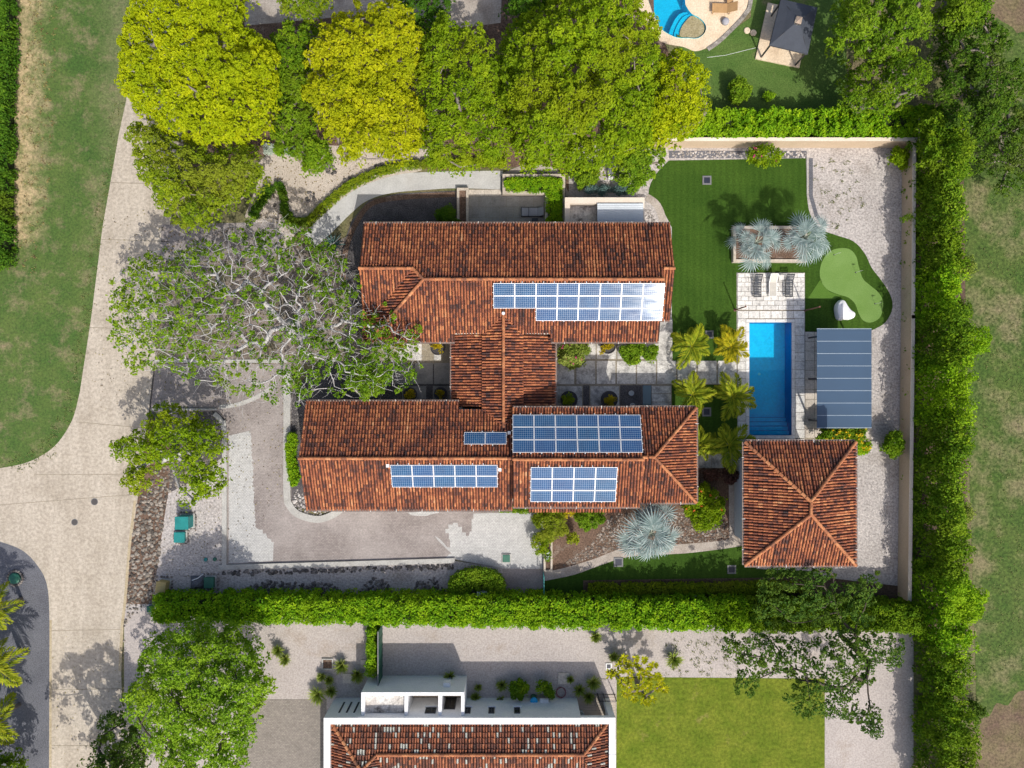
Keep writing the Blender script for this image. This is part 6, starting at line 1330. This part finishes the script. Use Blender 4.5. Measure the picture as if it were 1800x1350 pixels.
pot(999, 702, .72, 'dark bowl planter nearest the linking roof', 'leaf_lime'); pot(1069, 702, .72, 'dark bowl planter beside the pebble bed', 'leaf_croton', n=18)
pot(1067, 609, .66, 'sunlit bowl planter with yellow shrub under the north eave', 'leaf_croton', n=14, fill=1.1)
for (x, y, lb) in ((1109, 691, 'thin white ring pot in the dark pebble bed'), (1111, 713, 'white ring pot half under the eave in the dark pebble bed')):
    m = MB(); c = P(x, y); m.lathe(c, [(.20, 0), (.22, .3), (.19, .3), (.18, .1)], 18); tag(m.build('ring_pot', 'wall_grey'), lb, 'pot', 'ring pots')
w_ = thing('water_feature', P(1137, 700), 'narrow blue glass covered basin in the courtyard', 'basin'); a, b = P(1129, 677), P(1145, 735); m = MB(); m.box(((a.x + b.x) / 2, (a.y + b.y) / 2, .02), (b.x - a.x, a.y - b.y, .08)); m.build('basin', 'gravel_blue', w_)
m = MB(); m.box(((a.x + b.x) / 2, (a.y + b.y) / 2, .075), (b.x - a.x - .1, a.y - b.y - .1, .02)); m.build('glass', 'blue_glass', w_)
# ---------------------------------------------------------------- square grates in the lawns
for (x, y, s_, lb) in ((1242.5, 317, .62, 'square grate in the sunny artificial lawn'), (1247, 588, .55, 'square grate between the two upper palms'), (1242, 724, .62, 'square grate in the shaded lawn between terrace and pool'), (1087, 988, .66, 'square grate in the south lawn near the winding path'), (1286, 1001, .6, 'square grate in the south lawn near the pool house')):
    t = thing('lawn_grate', P(x, y), lb, 'grate', 'square grates in the lawns'); m = MB()
    for (dx, dy, a, b) in ((0, s_ / 2, s_ + .12, .12), (0, -s_ / 2, s_ + .12, .12), (s_ / 2, 0, .12, s_ - .12), (-s_ / 2, 0, .12, s_ - .12)): m.box((dx, dy, .02), (a, b, .06))
    m.build('rim', 'grate_rim', t, local=True); m = MB(); m.box((0, 0, .012), (s_ - .12, s_ - .12, .02)); m.build('cover', 'grate', t, local=True)
# ---------------------------------------------------------------- utility boxes
def ubox(px, py, dx, dy, h, label, mat='teal', name='utility_box', rz=0.0, stones=True, cat='utility box', slope=.0):
    t = thing(name, P(px, py), label, cat, None, rz); m = MB(); m.box((0, 0, .03), (dx + .2, dy + .2, .14)); m.build('plinth', 'concrete', t, local=True)
    m = MB(); m.box((0, 0, .1 + h / 2), (dx, dy, h)); m.build('cabinet', mat, t, local=True, bevel=.03)
    m = MB(); m.box((0, 0, .1 + h + .02), (dx + .06, dy + .06, .05)); m.build('lid', mat, t, local=True, bevel=.015)
    m = MB(); m.box((dx * .15, -dy / 2 - .012, .1 + h * .55), (dx * .5, .02, h * .6)); m.build('door', mat, t, local=True)
    return t
ubox(330, 915, 1.05, 1.0, 1.0, 'larger teal utility box under the lime tree'); ubox(319, 943, .85, .8, .28, 'lower teal utility box ringed by dark stones')
ubox(291, 1028, .75, .9, .75, 'tan utility box beside the rock strip', 'tan_box', rz=-.15); ubox(371, 1022, .75, .85, .35, 'dark green box next to the leaning rubbish', 'green_lid')
def ring(px, py, r, n, label, sz=.14, square=False):
    t = thing('stone_ring', P(px, py), label, 'stones'); 
    for i in range(n):
        a = 2 * math.pi * i / n; k = 1.0 / max(abs(math.cos(a)), abs(math.sin(a))) if square else 1.0
        o = link(bpy.data.objects.new('stone', STONES[i % 4]), t); o.location = (math.cos(a) * r * k, math.sin(a) * r * k, .04); s_ = sz * random.uniform(.8, 1.25); o.scale = (s_, s_ * random.uniform(.7, 1), s_ * .7); o.rotation_euler = (0, 0, random.uniform(0, 6))
def stone_mesh(seed):
    r_ = random.Random(seed); bm = bmesh.new(); bmesh.ops.create_icosphere(bm, subdivisions=1, radius=1)
    for v in bm.verts: v.co *= r_.uniform(.78, 1.15); v.co.z *= .8
    me = bpy.data.meshes.new('stone'); bm.to_mesh(me); bm.free(); me.materials.append(MT['stone_obj']); return me
M('stone_obj', (.10, .085, .078), (.27, .24, .21), 2.0, fine=(9, .3), bump=.3, objrand=.35)
STONES = [stone_mesh(i) for i in range(4)]
ring(319, 943, .56, 20, 'dark stones around the lower teal box', .12, True); ring(330, 915, .68, 22, 'dark stones around the larger teal box', .12, True)
ring(289, 1027, .62, 16, 'dark stones around the tan box', .12, True); ring(371, 1022, .62, 16, 'dark stones around the dark green box', .12, True)
for (x, y, mt_, lb) in ((362, 983.5, 'teal', 'small round green valve cover, left one'), (378, 983, 'green_lid', 'small round green valve cover, right one')):
    m = MB(); m.lathe(P(x, y), [(.16, 0), (.16, .08), (.13, .10), (.04, .11)], 14); tag(m.build('valve_cover', mt_), lb, 'cover', 'round valve covers')
def manhole(x, y, r, lb, mat='manhole', grp='manholes in the road'):
    t = thing('manhole_cover', P(x, y), lb, 'manhole', grp); m = MB(); m.lathe((0, 0, -.01), [(r, 0), (r, .012), (r * .86, .012), (r * .86, .006)], 24); m.build('rim', 'grate_rim', t, local=True); m = MB(); m.lathe((0, 0, -.008), [(r * .85, 0), (r * .85, .012), (r * .2, .016)], 24); m.build('lid', mat, t, local=True)
manhole(166, 882, .30, 'upper round manhole cover on the concrete road'); manhole(131, 918, .28, 'lower round manhole cover on the concrete road')
tk = thing('well_cover', P(27, 1016), 'round green well cover ringed with pale stones on the gravel island', 'cover'); m = MB(); m.lathe((0, 0, 0), [(.46, 0), (.46, .16), (.40, .2), (.1, .24)], 24); m.build('lid', 'green_lid', tk, local=True)
ring(27, 1016, .62, 18, 'pale stones around the round well cover', .13)
ubox(268, 1068, .45, .45, .3, 'small dark green box on the lower gravel corner', 'green_lid')
ubox(890, 981, .55, .55, .02, 'flat green square hatch in the pale pavers', 'green_lid', 'hatch', cat='hatch')
def junk():
    t = thing('tarp_pile', P(348, 1024), 'grey tarpaulin pile beside the dark green box', 'pile'); vs = []; f = []; n = 7
    for j in range(n):
        for i in range(n):
            u, v = i / (n - 1) * 2 - 1, j / (n - 1) * 2 - 1; z = max(0, .55 * (1 - u * u) * (1 - v * v) + random.uniform(-.08, .08)) if abs(u) < 1 and abs(v) < 1 else .0; vs.append((u * .62, v * .58, z))
    for j in range(n - 1):
        for i in range(n - 1): a = j * n + i; f.append((a, a + 1, a + n + 1, a + n))
    m = MB(); m.add(vs, f); m.build('tarpaulin', 'gravel_blue', t, local=True)
    m = MB(); m.tube([(-.3, .3, .45), (.2, .5, .5), (.5, .75, .1)], .04, 6); m.build('pipe', 'aluminium', t, local=True)
junk()
ac = thing('air_conditioner', P(849, 1040), 'white air conditioning unit inside the rounded hedge', 'unit'); m = MB(); m.box((0, 0, .5), (.95, .5, .9)); m.build('housing', 'white_plastic', ac, local=True, bevel=.03)
m = MB(); m.lathe((0, 0, .95), [(.2, 0), (.2, .02), (.04, .03)], 16); m.build('fan_grille', 'grate_rim', ac, local=True)
# benches in the shaded niche
for (x, lb) in ((1043, 'white bench wall, left one in the mulch niche'), (1072, 'white bench wall, right one in the mulch niche')):
    t = thing('garden_bench', P(x, 308), lb, 'bench', 'white benches in the niche'); m = MB(); m.box((0, 0, .42), (.36, .95, .08)); m.build('seat', 'wall_white', t, local=True)
    for sy in (-.36, .36): m = MB(); m.box((0, sy, .19), (.3, .1, .38)); m.build('leg', 'wall_white', t, local=True)
table(1056, 300, .5, .35, 'low square table between the two white benches', 'beige_paver', 'planter_wall', 'garden_table')
# ---------------------------------------------------------------- shed with metal roof north of the house
def shed():
    a, b = P(993, 347, 2.0), P(1133, 400, 2.0); t = thing('shed', ((a.x + b.x) / 2, (a.y + b.y) / 2, 0), 'service enclosure with a ribbed pale metal roof against the north eave', 'shed')
    z = 2.0; th = .26
    for (x0, y0, x1, y1) in ((a.x, a.y - th * 1.9, b.x, a.y), (a.x, b.y, a.x + th * 1.6, a.y - th * 1.9), (b.x - .12, b.y, b.x, a.y - th * 1.9)):
        m = MB(); m.box(((x0 + x1) / 2, (y0 + y1) / 2, z / 2), (x1 - x0, y1 - y0, z)); m.build('wall', 'wall_top_cream', t)
    c = P(1001, 358, 1.2); d = P(1049, 400, 1.2); m = MB(); m.box(((c.x + d.x) / 2, (c.y + d.y) / 2, 1.1), (d.x - c.x, c.y - d.y, .1)); m.build('slab', 'stained_slab', t)
    p, q = P(1050, 357, 2.15), P(1131, 398, 2.15); n = 13; L = p.y - q.y
    m = MB(); m.box(((p.x + q.x) / 2, (p.y + q.y) / 2, 2.10), (q.x - p.x, L, .03)); rf = m.build('metal_roof', 'metal_roof', t)
    for i in range(n):
        m = MB(); m.box(((p.x + q.x) / 2, p.y - L * (i + .5) / n, 2.135), (q.x - p.x - .02, .05, .035)); m.build('rib', 'metal_roof', rf)
    m = MB(); m.box((p.x + .04, (p.y + q.y) / 2, 2.06), (.05, L, .1)); m.build('edge', 'dark_metal', rf)
shed()
# ---------------------------------------------------------------- gazebo
def gazebo():
    hz = 2.5; cs = [P(1373, -2, hz), P(1437, 13, hz), P(1420, 95, hz), P(1353, 79, hz)]; cen = sum(cs, Vector()) / 4
    t = thing('gazebo', (cen.x, cen.y, 0), 'garden gazebo under a dark grey fabric canopy on a stone base', 'gazebo')
    dkk = [P(1327, 104), P(1404, 120), P(1424, 22), P(1349, 6)]; m = MB(); m.prism([(p.x, p.y) for p in dkk], -.05, .14); m.build('base', 'deck_cream', t)
    top = cen + Vector((0, 0, 1.0)); ins = [top + (c - cen) * .17 for c in cs]; ins = [Vector((p.x, p.y, hz + .85)) for p in ins]
    for i in range(4):
        j = (i + 1) % 4; a, b, c, d = cs[i], cs[j], ins[j], ins[i]; m = MB(); mid1 = (a + d) / 2 - Vector((0, 0, .04)); mid2 = (b + c) / 2 - Vector((0, 0, .04))
        m.add([a, b, mid2, mid1, c, d, a - Vector((0, 0, .16)), b - Vector((0, 0, .16))], [(0, 1, 2, 3), (3, 2, 4, 5), (0, 6, 7, 1)]); m.build('canopy_panel', 'canopy', t)
    cap = [top + (c - cen) * .15 for c in cs]; m = MB(); m.add([Vector((p.x, p.y, hz + 1.0)) for p in cap] + [Vector((top.x, top.y, hz + 1.12))], [(0, 1, 4), (1, 2, 4), (2, 3, 4), (3, 0, 4)]); m.build('vent_cap', 'vent_cloth', t)
    for c in cs:
        p = cen + (c - cen) * .93; m = MB(); m.box((p.x, p.y, hz / 2), (.11, .11, hz - .05), -.2); m.build('post', 'dark_metal', t)
    for i in range(4):
        a, b = cs[i], cs[(i + 1) % 4]; m = MB(); m.tube([a - Vector((0, 0, .1)), b - Vector((0, 0, .1))], .035, 6); m.build('rail', 'dark_metal', t)
    for c, k in zip(cs, ins): m = MB(); m.tube([c - Vector((0, 0, .06)), k - Vector((0, 0, .06))], .03, 6); m.build('rafter', 'dark_metal', t)
    tb = thing('garden_table', Vector((cen.x - .2, cen.y - .2, .14)), 'wooden table standing inside the gazebo', 'table'); m = MB(); m.box((0, 0, .74), (1.5, .9, .05), -.2); m.build('table_top', 'wood', tb, local=True)
    for sx in (-.6, .6):
        for sy in (-.35, .35): m = MB(); m.box((sx, sy, .36), (.07, .07, .72)); m.build('leg', 'wood', tb, local=True)
gazebo()
m = MB(); m.tube([P(1243, 101, 1.0), P(1276, 97, .8), P(1328, 84, 1.2)], .012, 4); tag(m.build('clothes_line', 'flag_white'), 'thin white line strung from tree to gazebo', 'line')
# ---------------------------------------------------------------- things in the yard of the white house
bt = thing('water_tank', P(938, 1225), 'round tank with a bright blue lid at the white wall', 'tank'); m = MB(); m.lathe((0, 0, 0), [(.26, 0), (.28, .5), (.28, .78)], 20); m.build('barrel', 'green_lid', bt, local=True, smooth=False)
m = MB(); m.lathe((0, 0, .78), [(.31, 0), (.31, .06), (.24, .12), (.08, .15)], 22); m.build('lid', 'blue_lid', bt, local=True)
gr = thing('grill', P(956, 1225), 'white hooded grill beside the blue lidded tank', 'grill')
m = MB(); m.box((0, 0, .4), (.75, .45, .6)); m.build('cabinet', 'grate_rim', gr, local=True); m = MB(); m.box((0, 0, .83), (.78, .46, .24), 0, .86); m.build('hood', 'white_plastic', gr, local=True, bevel=.03); m = MB(); m.tube([(-.3, -.26, .8), (.3, -.26, .8)], .018, 6); m.build('handle', 'dark_metal', gr, local=True)
hs = thing('garden_hose', P(986, 1216), 'coiled dark red hose on the shaded gravel', 'hose'); pth = [(math.cos(a) * (.38 + .04 * math.sin(a * 1.7)), math.sin(a) * (.42 + .04 * math.cos(a * 2.3)), .02 + .012 * a) for a in np.linspace(0, 19, 70)]
m = MB(); m.tube(pth, .022, 5); m.build('coil', 'hose', hs, local=True)
for (x, y, s_, lb) in ((991, 1192, .95, 'pale square slab on the shaded gravel'), (611, 1192, .8, 'pale square slab among the grass clumps'), (642, 1167, .75, 'square slab beside the narrow hedge')):
    m = MB(); c = P(x, y); m.box((c.x, c.y, .03), (s_, s_, .08)); tag(m.build('stepping_slab', 'beige_paver', bevel=.01), lb, 'slab', 'square slabs in the yard')
t = thing('open_pit', P(576, 1167), 'square open inspection pit with dark soil on the gravel', 'pit')
for (dx, dy, a, b) in ((0, .42, .95, .1), (0, -.42, .95, .1), (.42, 0, .1, .74), (-.42, 0, .1, .74)): m = MB(); m.box((dx, dy, .04), (a, b, .1)); m.build('rim', 'concrete', t, local=True)
m = MB(); m.box((0, 0, .005), (.74, .74, .02)); m.build('soil', 'mulch', t, local=True)
t = thing('floor_lamp_box', P(1070, 1171), 'small square white framed grate near the plumeria', 'grate'); m = MB(); m.box((0, 0, .02), (.5, .5, .06)); m.build('rim', 'wall_white', t, local=True); m = MB(); m.box((0, 0, .055), (.32, .32, .02)); m.build('cover', 'grate', t, local=True)
gt = thing('steel_gate', P(1062, 1219), 'dark steel gate frame beside the timber deck', 'gate')
for x in (1050, 1060, 1079): m = MB(); c = P(x, 1219); m.box((c.x, c.y, .75), (.07, .07, 1.5)); m.build('post', 'dark_metal', gt)
a, b = P(1050, 1219), P(1079, 1219); m = MB(); m.box(((a.x + b.x) / 2, a.y, 1.45), (b.x - a.x, .05, .06)); m.build('rail', 'dark_metal', gt)
m = MB(); c = P(1021, 1251); m.lathe(c, [(.16, 0), (.24, .5), (.19, .5), (.17, .3)], 18); tag(m.build('deck_pot', 'wall_grey'), 'empty round grey pot on the timber deck', 'pot')
wl = thing('deck_screen', P(1068, 1245), 'narrow white screen wall at the end of the timber deck', 'wall'); a, b = P(1056, 1232), P(1066, 1258); m = MB(); m.box((P(1066, 0).x, (a.y + b.y) / 2 - .1, 1.3), (.16, a.y - b.y + .3, 2.6)); m.build('wall', 'wall_white', wl); m = MB(); m.box((P(1066, 0).x - .1, (a.y + b.y) / 2 - .1, 1.6), (.04, .16, .3)); m.build('wall_lamp', 'dark_metal', wl)
for (x, y, lb) in ((1064, 1043, 'white garden lamp, leftmost in the dark south bed'), (1140, 1045, 'white garden lamp, second from the left in the dark south bed'), (1220, 1046, 'white garden lamp, third from the left in the dark south bed'), (1308, 1047, 'white garden lamp, rightmost in the dark south bed')):
    t = thing('garden_lamp', P(x, y), lb, 'lamp', 'garden lamps in the south bed'); m = MB(); m.tube([(0, 0, 0), (0, 0, .45)], .025, 6); m.build('stake', 'dark_metal', t, local=True); m = MB(); m.lathe((0, 0, .45), [(.05, 0), (.10, .05), (.09, .11), (.02, .14)], 12); m.build('head', 'lamp_white', t, local=True)
# ---------------------------------------------------------------- rocks and pebbles, real stones
ICO = None
def rocks(name, poly, step, r, label, z=0.0, cols='stone', flat=.6, keep=.95, cat='stones'):
    global ICO
    if ICO is None:
        bm = bmesh.new(); bmesh.ops.create_icosphere(bm, subdivisions=1, radius=1); ICO = (np.array([v.co[:] for v in bm.verts]), np.array([[v.index for v in f.verts] for f in bm.faces])); bm.free()
    iv, if_ = ICO; pts = sample_poly(poly, step); pts = pts[rng.uniform(size=len(pts)) < keep]; n = len(pts); c = toP(pts, np.full(n, z))
    s_ = r * rng.uniform(.6, 1.35, (n, 1)) * np.stack([rng.uniform(.8, 1.3, n), rng.uniform(.8, 1.3, n), rng.uniform(.7, 1.1, n) * flat], 1)
    a = rng.uniform(0, 6.28, n); V = iv[None] * rng.uniform(.82, 1.15, (n, len(iv), 1)) * s_[:, None]
    X = V[..., 0] * np.cos(a)[:, None] - V[..., 1] * np.sin(a)[:, None]; Y = V[..., 0] * np.sin(a)[:, None] + V[..., 1] * np.cos(a)[:, None]
    V = np.stack([X, Y, V[..., 2]], 2) + c[:, None]; F = (if_[None] + (np.arange(n) * len(iv))[:, None, None]).reshape(-1, 3)
    me = bpy.data.meshes.new(name); me.from_pydata(V.reshape(-1, 3).tolist(), [], F.tolist())
    me.attributes.new('v', 'FLOAT', 'POINT').data.foreach_set('value', np.repeat(rng.uniform(0, 1, n), len(iv)).astype(np.float32)); me.materials.append(MT[cols])
    return tag(link(bpy.data.objects.new(name, me)), label, cat, kind='stuff')
def rock_mat(name, stops):
    m, nt, b = newmat(name); r = nd(nt, 'ShaderNodeAttribute', attribute_name='v').outputs['Fac']; pos = nd(nt, 'ShaderNodeNewGeometry').outputs['Position']
    rp = nd(nt, 'ShaderNodeValToRGB', {0: r}); el = rp.color_ramp.elements; el[0].color = c4(stops[0]); el[1].color = c4(stops[-1])
    for i, c in enumerate(stops[1:-1]): e = el.new((i + 1) / (len(stops) - 1)); e.color = c4(c)
    v = nd(nt, 'ShaderNodeVectorMath', {0: rp.outputs[0], 'Scale': mapr(nt, noise(nt, pos, 8, 4, .7), .25, .75, .7, 1.3)}, operation='SCALE'); nt.links.new(v.outputs[0], b.inputs['Base Color']); b.inputs['Roughness'].default_value = .9
rock_mat('rock_brown', [(.06, .05, .042), (.14, .12, .098), (.225, .195, .16), (.33, .29, .245)])
rock_mat('rock_dark', [(.05, .045, .042), (.11, .10, .095), (.2, .185, .17)])
rock_mat('rock_pale', [(.20, .18, .16), (.33, .30, .28), (.50, .47, .44)])
rock_mat('pebble_mix', [(.06, .05, .045), (.14, .12, .10), (.24, .19, .145), (.34, .30, .27)])
rocks('rock_strip', [(264, 850), (296, 850), (292, 880), (285, 935), (276, 1000), (270, 1058), (224, 1060), (231, 960), (241, 885)], 5.2, .14, 'strip of rough brown rocks beside the road', cols='rock_brown', flat=.8)
rocks('rock_strip', [(285, 800), (330, 780), (385, 800), (340, 850), (300, 866), (262, 850)], 5.6, .135, 'rough rocks under the lime tree', cols='rock_brown', keep=.8)
rocks('rock_strip', [(224, 1060), (262, 1060), (240, 1080), (220, 1100), (214, 1235), (217, 1100)], 5.0, .10, 'small stones trailing along the road edge', cols='rock_brown', keep=.8)
rocks('rubble_edge', ribbon([(390, 1004), (600, 999), (800, 992)], 7), 5.0, .15, 'rubble stones below the long straight kerb', cols='rock_dark', flat=.9)
for (pl, lb) in (([(430, 1032), (470, 1020), (530, 1024), (580, 1022), (600, 1040), (430, 1042)], 'low heap of dark stones at the hedge foot, left one'), ([(630, 1040), (645, 1022), (660, 1014), (680, 1022), (690, 1040)], 'round heap of dark stones at the hedge foot, middle one'), ([(720, 1042), (735, 1022), (758, 1014), (775, 1022), (782, 1044)], 'round heap of dark stones at the hedge foot, right one')):
    rocks('stone_heap', pl, 5.0, .13, lb, cols='rock_dark', flat=.9)
rocks('pebbles', [(985, 998), (1000, 985), (1040, 955), (1075, 905), (1130, 898), (1180, 900), (1275, 905), (1283, 950), (1190, 955), (1100, 961), (1040, 982)], 3.7, .088, 'brown and grey pebbles around the lone fan palm', cols='pebble_mix', keep=.9)
rocks('pebbles', [(513, 880), (524, 858), (560, 880), (600, 895), (585, 908), (560, 915), (540, 913), (522, 902)], 4.4, .11, 'grey pebbles inside the curved kerb', cols='rock_pale')
rocks('pebbles', rect(512, 690, 530, 760), 4.6, .10, 'grey pebbles along the west gable', cols='rock_dark')
rocks('pebbles', [(905, 308), (925, 300), (950, 297), (975, 303), (986, 308)], 4.4, .10, 'pale pebbles in the crescent behind the planter', cols='rock_pale')
rocks('pebbles', ribbon([(1182, 266), (1416, 266)], 12), 4.2, .09, 'grey pebbles below the north garden wall stones', cols='rock_pale')
rocks('pebbles', rect(1134, 370, 1150, 395), 4.4, .09, 'pale pebbles beside the metal roofed shed', cols='rock_pale')
for (x, y, lb) in ((583, 298, 'pile of brown stones beside the fresh green bush'), (613, 320, 'pile of dark stones next to the low hedge'), (546, 347, 'dark stone pile in the middle of the cream gravel'), (670, 296, 'small grey stone pile under the golden tree')):
    rocks('stone_pile', [(x + math.cos(i / 10 * 6.28) * 11, y + math.sin(i / 10 * 6.28) * 9) for i in range(10)], 4.5, .13, lb, .08, cols='rock_dark')
for i, (x, y) in enumerate(((478, 352), (483, 360), (479, 345))):
    o = link(bpy.data.objects.new('stepping_stone', STONES[i])); o.location = P(x, y); o.scale = (.18, .22, .06); tag(o, ['middle flat stone between the short low hedges', 'lowest flat stone between the short low hedges', 'uppermost flat stone between the short low hedges'][i], 'stone', 'flat stones by the path')
